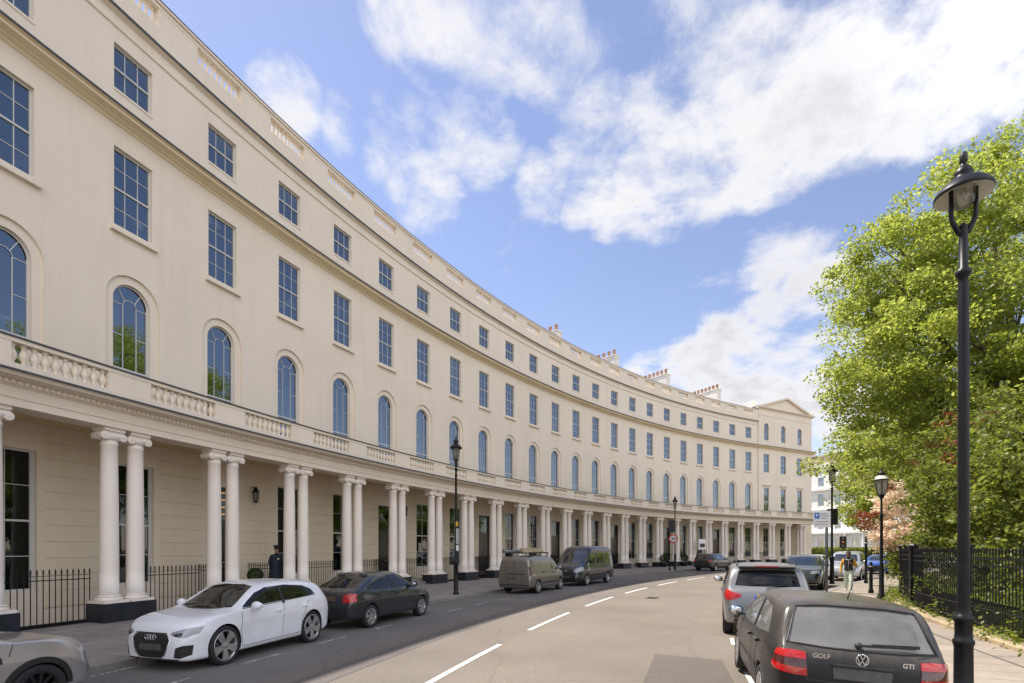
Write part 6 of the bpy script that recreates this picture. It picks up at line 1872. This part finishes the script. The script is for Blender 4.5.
# ------------------------------------------------------------------ white houses at the end of the road
MAT['white_stucco'] = stucco('white_stucco', (.80, .78, .73), False, .04)
MAT['tile'] = simple('brown_tile_roof', (.16, .11, .09), .8, 0, .25, 1)
def white_terrace():
    o0 = Vector((62.5, 117, 0)); t = Vector((.47, -.883, 0)).normalized(); n = Vector((-t.y*-1, -t.x, 0))
    n = Vector((t.y, -t.x, 0))
    if n.dot(-o0) < 0: n = -n
    rz = math.atan2(t.y, t.x)
    root = thing('white_terrace', 'sunlit white stucco house row with grey windows at the end of the road', 'building', o0, rz)
    # local x along the front, -y towards the street
    L_ = 42; H = 19.5; bays = 12; bw = L_/bays
    m = MB()
    rows_ = [(1.4, 4.2), (6.2, 9.6), (11.2, 13.8), (15.4, 17.4)]
    def Q(x0, x1, z0, z1, y=0): m.add([(x0, y, z0), (x1, y, z0), (x1, y, z1), (x0, y, z1)], [(0, 1, 2, 3)])
    for i in range(bays):
        xc = (i+.5)*bw; w = .62
        Q(i*bw, xc-w, 0, H); Q(xc+w, (i+1)*bw, 0, H)
        z = 0
        for a, b in rows_:
            Q(xc-w, xc+w, z, a); z = b
            for p, q in (((xc-w, a), (xc-w, b)), ((xc-w, b), (xc+w, b)), ((xc+w, b), (xc+w, a)), ((xc+w, a), (xc-w, a))):
                m.add([(p[0], 0, p[1]), (q[0], 0, q[1]), (q[0], .25, q[1]), (p[0], .25, p[1])], [(0, 1, 2, 3)])
        Q(xc-w, xc+w, z, H)
    m.add([(0, 0, 0), (0, 12, 0), (0, 12, H), (0, 0, H)], [(3, 2, 1, 0)]); m.add([(L_, 0, 0), (L_, 12, 0), (L_, 12, H), (L_, 0, H)], [(0, 1, 2, 3)]); m.add([(0, 12, 0), (L_, 12, 0), (L_, 12, H), (0, 12, H)], [(3, 2, 1, 0)])
    m.build('wall', MAT['white_stucco'], root)
    for i in range(bays):
        xc = (i+.5)*bw
        for a, b in rows_:
            f = MB(); f.box(-.62, -.54, 0, .06, 0, b-a); f.box(.54, .62, 0, .06, 0, b-a); f.box(-.54, .54, 0, .06, 0, .08); f.box(-.54, .54, 0, .06, b-a-.08, b-a); f.box(-.54, .54, -.01, .06, (b-a)/2-.04, (b-a)/2+.04); f.box(-.02, .02, .005, .055, .08, (b-a)/2-.04); f.box(-.02, .02, .005, .055, (b-a)/2+.04, b-a-.08)
            fo = f.build('window', MAT['frame'], root); fo.location = (xc, .16, a)
            g = MB(); g.add([(-.6, .03, 0), (.6, .03, 0), (.6, .03, b-a), (-.6, .03, b-a)], [(0, 1, 2, 3)]); g.build('pane', MAT['pane'], fo)
    m = MB()
    for z, d, h in ((5.2, .9, .4), (10.3, .25, .25), (14.5, .6, .5), (19.5, .35, .9)): m.box(-.2, L_+.2, -d, .0, z, z+h)
    m.build('cornice', MAT['white_stucco'], root)
    m = MB()
    for i in range(bays+1): m.lathe([(.3, 0), (.3, .3), (.24, .4), (.2, 4.9), (.3, 5.2)], 10, (i*bw, -.6, 0))
    m.build('portico_columns', MAT['white_stucco'], root)
    m = MB(); m.add([(-.3, -.2, 20.4), (L_+.3, -.2, 20.4), (L_+.3, 5, 23), (-.3, 5, 23)], [(0, 1, 2, 3)]); m.add([(-.3, 5, 23), (L_+.3, 5, 23), (L_+.3, 12, 20.4), (-.3, 12, 20.4)], [(0, 1, 2, 3)]); m.build('roof', MAT['tile'], root)
    for x in (3, 17, 31):
        m = MB(); m.box(x, x+1.0, 3, 6, 21, 24.4); c = m.build('chimney', MAT['white_stucco'], root)
white_terrace()
# traffic light at the far junction
p = Vector(((843-512)/F_*52, 52, 0)); root = thing('traffic_light', 'distant black traffic light seen above the people carrier', 'traffic light', p, -math.atan2(p.x, p.y))
m = MB(); m.lathe([(.06,0),(.06,2.2)], 10); m.build('pole', MAT['iron'], root)
m = MB(); m.bbox(-.3, .3, -.14, .14, 2.2, 3.4, .04); hd_ = m.build('signal_head', MAT['signblack'], root)
for i in range(3):
    M = Matrix.Translation((0, -.15, 2.45+i*.36)) @ Matrix.Rotation(R_(90), 4, 'X'); m = MB(); m.lathe([(.11, 0), (.11, .02)], 14, M=M); m.build('signal_lens', [MAT['pane_dark'], MAT['orange_lens'], MAT['dark_red_lens']][i], hd_)
# ------------------------------------------------------------------ people
MAT['skin'] = simple('skin', (.42, .24, .16), .55, 0, .08, 9)
MAT['skin_dark'] = simple('skin', (.16, .085, .055), .55, 0, .08, 9)
MAT['navy'] = simple('navy_uniform_coat', (.012, .017, .032), .75, 0, .2, 12)
MAT['vestblk'] = simple('black_jacket_body', (.016, .016, .018), .7, 0, .2, 12)
MAT['mustard'] = simple('mustard_sleeve', (.60, .33, .035), .75, 0, .12, 12)
MAT['mint'] = simple('pale_mint_trousers', (.50, .56, .46), .8, 0, .08, 10)
MAT['hair'] = simple('dark_hair', (.018, .013, .010), .6, 0, .3, 20)
MAT['shoe'] = simple('white_shoes', (.55, .54, .52), .6, 0, .1)
MAT['shoeblk'] = simple('black_shoes', (.014, .014, .014), .35, 0, .1)
MAT['badge'] = simple('pale_badge', (.6, .6, .58), .4, 0, .1)
def skin_body(joints, edges, mats, pick, root_i=0, level=2):
    names = list(joints)
    me = bpy.data.meshes.new('b')
    me.from_pydata([joints[n][0] for n in names], [(names.index(a), names.index(b)) for a, b in edges], [])
    o = bpy.data.objects.new('tmp', me); COL.objects.link(o)
    md = o.modifiers.new('s', 'SKIN'); md.use_smooth_shade = True
    for i, n in enumerate(names):
        r = joints[n][1]; me.skin_vertices[0].data[i].radius = r if isinstance(r, tuple) else (r, r)
    me.skin_vertices[0].data[root_i].use_root = True
    sb = o.modifiers.new('u', 'SUBSURF'); sb.levels = level; sb.render_levels = level
    dg = bpy.context.evaluated_depsgraph_get(); dg.update()
    out = bpy.data.meshes.new_from_object(o.evaluated_get(dg)); bpy.data.objects.remove(o)
    out.materials.clear()
    for m in mats: out.materials.append(m)
    for p in out.polygons:
        p.material_index = pick(p.center); p.use_smooth = True
    return out
def hand_chain(J, E, side, wrist, down, fwd):
    """palm, four fingers and a thumb, relaxed"""
    w = Vector(wrist); d = Vector(down).normalized(); f = Vector(fwd).normalized(); s = d.cross(f)
    J['palm'+side] = (tuple(w + d*.07), (.040, .022)); E.append(('wr'+side, 'palm'+side))
    for i, (o, l) in enumerate(((.030, .070), (.010, .080), (-.010, .074), (-.029, .058))):
        a = w + d*.095 + f*o; b = a + d*l*.55 + s*.010; c = b + d*l*.5 + s*.028
        J['f%d%s' % (i, side)] = (tuple(a), .0095); J['g%d%s' % (i, side)] = (tuple(b), .0085); J['h%d%s' % (i, side)] = (tuple(c), .007)
        E += [('palm'+side, 'f%d%s' % (i, side)), ('f%d%s' % (i, side), 'g%d%s' % (i, side)), ('g%d%s' % (i, side), 'h%d%s' % (i, side))]
    a = w + d*.045 + f*.038; b = a + d*.035 + f*.022
    J['t0'+side] = (tuple(a), .012); J['t1'+side] = (tuple(b), .009)
    E += [('palm'+side, 't0'+side), ('t0'+side, 't1'+side)]
def head_parts(root, hz, hair, hat=None, skin='skin', y=-.0):
    """nose, eyes, ears and hair on the head; the face looks to -y"""
    m = MB(); m.ball((0, y-.105, hz-.012), (.014, .020, .026), 8, 6); m.ball((-.078, y, hz-.01), (.012, .024, .032), 8, 6); m.ball((.078, y, hz-.01), (.012, .024, .032), 8, 6)
    m.build('face_features', MAT[skin], root)
    m = MB(); m.ball((-.031, y-.088, hz+.012), (.011, .008, .007), 8, 5); m.ball((.031, y-.088, hz+.012), (.011, .008, .007), 8, 5); m.box(-.045, -.017, y-.094, y-.08, hz+.028, hz+.034); m.box(.017, .045, y-.094, y-.08, hz+.028, hz+.034)
    m.build('eyes', MAT['hair'], root)
    m = MB(); m.ball((0, y-.088, hz-.055), (.024, .012, .006), 8, 5); m.build('mouth', MAT['signred'] if False else MAT['skin_dark'], root)
    if hair: 
        m = MB(); m.ball((0, y+.020, hz+.045), (.088, .102, .085), 16, 10); m.build('hair', MAT['hair'], root)
def doorman():
    k = k_for(276.5, 97.55); p = path(k, 1.67, .45)
    root = thing('person', 'doorman in a navy greatcoat and peaked cap standing beside the column', 'person', p, math.atan2(-p.x, p.y)*1.0 + 0)
    J = {}; E = []
    def add(n, c, r, to=None):
        J[n] = (c, r)
        if to: E.append((to, n))
    add('pel', (0, .0, .98), (.185, .135))
    add('belly', (0, -.01, 1.14), (.19, .145), 'pel'); add('chest', (0, .0, 1.34), (.205, .14), 'belly'); add('neckb', (0, .0, 1.47), (.12, .09), 'chest'); add('neck', (0, -.005, 1.53), .060, 'neckb')
    add('jaw', (0, -.022, 1.605), (.068, .080), 'neck'); add('head', (0, -.005, 1.68), (.080, .098), 'jaw'); add('crown', (0, .0, 1.745), (.066, .082), 'head')
    for s, sg in (('L', 1), ('R', -1)):
        add('sh'+s, (sg*.19, 0, 1.42), .075, 'chest'); add('el'+s, (sg*.265, .06, 1.13), .062, 'sh'+s); add('wr'+s, (sg*.17, .155, .93), .040, 'el'+s)
        hand_chain(J, E, s, (sg*.17, .155, .93), (-sg*.7, .0, -.5), (0, .4, -.6))
        add('hip'+s, (sg*.10, 0, .86), .115, 'pel'); add('kn'+s, (sg*.11, -.01, .49), .082, 'hip'+s); add('an'+s, (sg*.115, .02, .09), .055, 'kn'+s); add('toe'+s, (sg*.13, -.15, .045), .042, 'an'+s)
    def pick(c):
        if c.z > 1.545: return 0
        if c.z < .10: return 2
        return 1
    me = skin_body(J, E, [MAT['skin'], MAT['navy'], MAT['shoeblk']], pick)
    link('body', me, None, root)
    m = MB(); m.lathe([(.30,.52),(.285,.75),(.245,1.0),(.235,1.08)], 24, (0,0,0), cap=False); m.v = [(x, y*.74, z) for x, y, z in m.v]; m.build('coat_skirt', MAT['navy'], root)
    head_parts(root, 1.675, True)
    m = MB(); m.lathe([(.092,1.735),(.098,1.75),(.096,1.79),(.128,1.845),(.122,1.862),(.0,1.872)], 22); m.v = [(x, y*1.08, z) for x, y, z in m.v]
    m.box(-.072, .072, -.165, -.085, 1.738, 1.748); m.build('peaked_cap', MAT['vestblk'], root)
    sbox(root, 'badge', MAT['badge'], .03, .10, -.172, -.150, 1.27, 1.33, b=.006)
    m = MB()
    for z in (1.02, 1.12, 1.22, 1.32): m.ball((-.035, -.160, z), (.012, .01, .012), 8, 5)
    m.build('coat_buttons', MAT['brass'], root)
doorman()
def pedestrian():
    Z = 21.5; p = Vector(((848.5-512)/F_*Z, Z, PAVZ+ZR))
    root = thing('person', 'pedestrian in a black jacket with mustard sleeves and pale trousers walking on the garden pavement', 'person', p, math.atan2(-p.x, p.y))
    root.scale = (1.0, 1.0, 1.0)
    J = {}; E = []
    def add(n, c, r, to=None):
        J[n] = (c, r)
        if to: E.append((to, n))
    add('pel', (0, .0, .96), (.155, .115)); add('belly', (0, -.01, 1.10), (.15, .115), 'pel'); add('chest', (0, -.005, 1.32), (.18, .125), 'belly'); add('neckb', (0, .0, 1.45), (.10, .08), 'chest'); add('neck', (0, -.01, 1.52), .056, 'neckb')
    add('jaw', (0, -.028, 1.60), (.066, .078), 'neck'); add('head', (0, -.01, 1.675), (.078, .096), 'jaw'); add('crown', (0, -.002, 1.74), (.064, .08), 'head')
    add('shL', (.185, 0, 1.40), .070, 'chest'); add('elL', (.275, -.03, 1.14), .058, 'shL'); add('wrL', (.14, -.24, 1.24), .038, 'elL')
    add('shR', (-.185, 0, 1.40), .070, 'chest'); add('elR', (-.26, .07, 1.12), .058, 'shR'); add('wrR', (-.29, -.02, .87), .038, 'elR')
    hand_chain(J, E, 'L', (.14, -.24, 1.24), (-.8, -.35, .5), (0, -.3, .9)); hand_chain(J, E, 'R', (-.29, -.02, .87), (0, -.25, -1), (0, -1, 0))
    add('hipL', (.09, -.02, .85), .105, 'pel'); add('knL', (.09, -.17, .50), .080, 'hipL'); add('anL', (.085, -.22, .10), .050, 'knL'); add('toeL', (.10, -.38, .055), .040, 'anL')
    add('hipR', (-.09, .02, .85), .105, 'pel'); add('knR', (-.09, .06, .48), .080, 'hipR'); add('anR', (-.085, .30, .16), .050, 'knR'); add('toeR', (-.09, .20, .05), .040, 'anR')
    def pick(c):
        if c.z > 1.525: return 0
        if c.z < .115 or (c.y > .22 and c.z < .2): return 4
        if c.z < .96: return 3 if abs(c.x) < .22 else (0 if c.z < .86 else 2)
        if c.y < -.20 and c.z > 1.16: return 0
        if abs(c.x) > .165: return 2
        return 1
    me = skin_body(J, E, [MAT['skin_dark'], MAT['vestblk'], MAT['mustard'], MAT['mint'], MAT['shoe']], pick)
    link('body', me, None, root)
    head_parts(root, 1.67, True, skin='skin_dark')
    m = MB(); m.tube([(-.10, -.11, 1.45), (0, -.135, 1.40), (.10, -.11, 1.45)], .018, 7); m.tube([(0, -.14, 1.38), (0, -.135, 1.0)], .006, 5); m.build('jacket_trim', MAT['signgrey'], root)
pedestrian()
# ------------------------------------------------------------------ sun, sky, camera
SUN_A = -.95; SUN_EL = R_(60)
sv = Vector((math.sin(SUN_A)*math.cos(SUN_EL), math.cos(SUN_A)*math.cos(SUN_EL), math.sin(SUN_EL)))
sd = bpy.data.lights.new('sun', 'SUN'); sd.energy = 4.6; sd.angle = R_(.53); sd.color = (1, .945, .86)
so = bpy.data.objects.new('sun', sd); COL.objects.link(so)
so.rotation_euler = (-sv).to_track_quat('-Z', 'Y').to_euler(); so.location = (0, 0, 60)
w = bpy.data.worlds.new('World'); SC.world = w; w.use_nodes = True
nt = w.node_tree; N = nt.nodes; L = nt.links
bg = N['Background']
sky = N.new('ShaderNodeTexSky'); sky.sky_type = 'NISHITA'; sky.sun_disc = False
sky.sun_elevation = SUN_EL; sky.sun_rotation = SUN_A
sky.air_density = 1.0; sky.dust_density = .15; sky.ozone_density = 1.6; sky.altitude = 50
def wn(t, **kw):
    x = N.new(t)
    for k, v in kw.items(): setattr(x, k, v)
    return x
def wmath(op, a, b=None, c=None, clamp=False):
    x = wn('ShaderNodeMath', operation=op, use_clamp=clamp)
    for i, v in enumerate((a, b, c)):
        if v is None: continue
        if isinstance(v, (int, float)): x.inputs[i].default_value = v
        else: L.new(v, x.inputs[i])
    return x.outputs[0]
tc = wn('ShaderNodeTexCoord')
dirv = tc.outputs['Generated']
sep = wn('ShaderNodeSeparateXYZ'); L.new(dirv, sep.inputs[0])
# cloud plane coordinates (a flat layer overhead)
zc = wmath('MAXIMUM', sep.outputs[2], .0)
inv = wmath('DIVIDE', 1.0, wmath('ADD', zc, .22))
comb = wn('ShaderNodeCombineXYZ'); L.new(wmath('MULTIPLY', sep.outputs[0], inv), comb.inputs[0]); L.new(wmath('MULTIPLY', sep.outputs[1], inv), comb.inputs[1])
def wnoise(scale, detail, rough, dist=0.0, vec=None, off=0):
    x = wn('ShaderNodeTexNoise'); x.inputs['Scale'].default_value = scale; x.inputs['Detail'].default_value = detail; x.inputs['Roughness'].default_value = rough; x.inputs['Distortion'].default_value = dist
    mp = wn('ShaderNodeMapping'); mp.inputs['Location'].default_value = (off, off*.7, off*.3); L.new(vec or comb.outputs[0], mp.inputs['Vector']); L.new(mp.outputs[0], x.inputs['Vector'])
    return x.outputs['Fac']
def blob(x, y, rad, soft, amp):
    """a cloud bank centred on a sky direction; radii in degrees"""
    d = Vector(((x-512)/F_, 1, (Y0_-y)/F_)).normalized()
    return blobd(d, rad, soft, amp)
def blobd(d, rad, soft, amp):
    vm = wn('ShaderNodeVectorMath', operation='DOT_PRODUCT'); L.new(dirv, vm.inputs[0]); vm.inputs[1].default_value = d
    mr = wn('ShaderNodeMapRange', interpolation_type='SMOOTHSTEP')
    mr.inputs['From Min'].default_value = math.cos(R_(rad+soft*1.1)); mr.inputs['From Max'].default_value = math.cos(R_(max(0, rad-soft*.6)))
    mr.inputs['To Min'].default_value = 0; mr.inputs['To Max'].default_value = amp
    L.new(vm.outputs['Value'], mr.inputs['Value'])
    return mr.outputs[0]
BL = [(1015,15,5,4,1),(960,45,5,4,1),(900,60,5,3.5,1),(850,88,4.6,3,1),(800,110,4.6,3,1),(750,132,4.6,2.6,1),(700,160,4.4,2.4,1),(655,188,4,2,1),(620,205,2.4,2,.9),(580,200,1.4,2,.75),
      (840,30,4.6,4,.95),(770,55,4.5,4,.86),(705,85,4,3.5,.86),(645,110,3,3,.8),(600,75,2.4,3,.72),(660,25,3,4,.74),(730,15,3.5,4,.8),(1020,75,2.5,3,.8),(930,100,3,2.5,.95),(555,60,1.6,2.6,.66),
      (815,335,4.4,2.6,1),(772,348,4.2,2.4,1),(730,358,3.6,2.2,1),(690,374,3.2,2.2,1),(650,385,2.4,2.2,.9),(822,300,3.0,2.2,1),(830,395,4.5,2.5,1),(765,395,3.6,2.2,1),(700,415,3,2,.9),(775,264,1.4,2.6,.66),(812,250,1,2.4,.62),
      (280,100,2.0,2.4,.86),(345,124,.7,2.4,.64),(400,140,2.2,3,.80),(425,185,2.6,3,.84),(440,150,2,3,.78),(480,140,2.4,3,.86),(385,165,1,2,.62),(450,8,2.8,3.6,.86),(505,12,2,3,.76),(410,0,2.6,3.4,.8),
      (580,140,1.8,3,.82),(595,165,1.8,2.6,.82),(480,75,1.6,3.4,.7),(545,185,1.6,2.8,.74),(550,60,2.4,3.4,.78),(600,100,2.2,3,.8),(430,70,.8,2.6,.54)]
acc = None
for b in BL:
    v = blob(*b); acc = v if acc is None else wmath('MAXIMUM', acc, v)
for d, r_, s_, a_ in (((.2,-.9,.5),24,24,.95),((.75,-.55,.75),16,18,.95),((-.2,-.5,.9),20,16,.85),((.9,-.8,.35),14,14,.85),((-.9,-.5,.6),20,20,.9),((.0,.1,1.0),10,14,.7)):  # unseen cloud banks added behind and overhead as fill light for the facade
    v = blobd(Vector(d).normalized(), r_, s_, a_); acc = wmath('MAXIMUM', acc, v)
n1 = wnoise(2.6, 10, .62, .35); n2 = wnoise(8.5, 8, .62, .2, off=3.1); n3 = wnoise(1.5, 5, .55, .2, off=8.3)
acc = wmath('MAXIMUM', acc, .24)
dens = wmath('ADD', acc, wmath('MULTIPLY_ADD', n1, 2.3, -1.15))
dens = wmath('ADD', dens, wmath('MULTIPLY_ADD', n2, 1.15, -.575))
mr = wn('ShaderNodeMapRange', interpolation_type='SMOOTHSTEP'); L.new(dens, mr.inputs['Value'])
mr.inputs['From Min'].default_value = .44; mr.inputs['From Max'].default_value = 1.10
cov = mr.outputs[0]
# thin high haze everywhere near the horizon
thick = wn('ShaderNodeMapRange', interpolation_type='SMOOTHSTEP'); L.new(wmath('ADD', dens, wmath('MULTIPLY_ADD', n3, 1.0, -.5)), thick.inputs['Value'])
thick.inputs['From Min'].default_value = .85; thick.inputs['From Max'].default_value = 1.55
cc = wn('ShaderNodeMix', data_type='RGBA'); L.new(thick.outputs[0], cc.inputs[0])
cc.inputs[6].default_value = (5.9, 5.85, 6.0, 1); cc.inputs[7].default_value = (4.2, 4.2, 4.6, 1)
# extra brightness given to the unseen clouds opposite the sun, filling the shaded facade
vo = wn('ShaderNodeVectorMath', operation='DOT_PRODUCT'); L.new(dirv, vo.inputs[0]); vo.inputs[1].default_value = Vector((-sv.x, -sv.y, .25)).normalized()
fm = wn('ShaderNodeMapRange', interpolation_type='SMOOTHSTEP'); L.new(vo.outputs['Value'], fm.inputs['Value'])
fm.inputs['From Min'].default_value = .15; fm.inputs['From Max'].default_value = .9; fm.inputs['To Min'].default_value = 1.0; fm.inputs['To Max'].default_value = 2.3
cm = wn('ShaderNodeMix', data_type='RGBA', blend_type='MULTIPLY'); cm.inputs[0].default_value = 1.0
L.new(cc.outputs[2], cm.inputs[6]); L.new(fm.outputs[0], cm.inputs[7])
skm = wn('ShaderNodeMix', data_type='RGBA', blend_type='MULTIPLY'); skm.inputs[0].default_value = 1.0
L.new(sky.outputs[0], skm.inputs[6]); skm.inputs[7].default_value = (1.46, 1.22, 1.2, 1)
mx = wn('ShaderNodeMix', data_type='RGBA'); L.new(cov, mx.inputs[0]); L.new(skm.outputs[2], mx.inputs[6]); L.new(cm.outputs[2], mx.inputs[7])
L.new(mx.outputs[2], bg.inputs['Color']); bg.inputs['Strength'].default_value = .10
cd = bpy.data.cameras.new('camera'); cam = bpy.data.objects.new('camera', cd); COL.objects.link(cam)
cam.location = (0, 0, 2.2); cam.rotation_euler = (R_(90), 0, 0)
cd.sensor_fit = 'HORIZONTAL'; cd.sensor_width = 36; cd.lens = F_/1024*36
cd.shift_y = (Y0_-341.5)/1024
cd.clip_start = .05; cd.clip_end = 3000
SC.camera = cam
SC.view_settings.view_transform = 'Standard'; SC.view_settings.look = 'None'; SC.view_settings.gamma = 1
SC.view_settings.exposure = .70
SC.render.engine = 'CYCLES'
SC.cycles.max_bounces = 8; SC.cycles.diffuse_bounces = 4; SC.cycles.transparent_max_bounces = 16
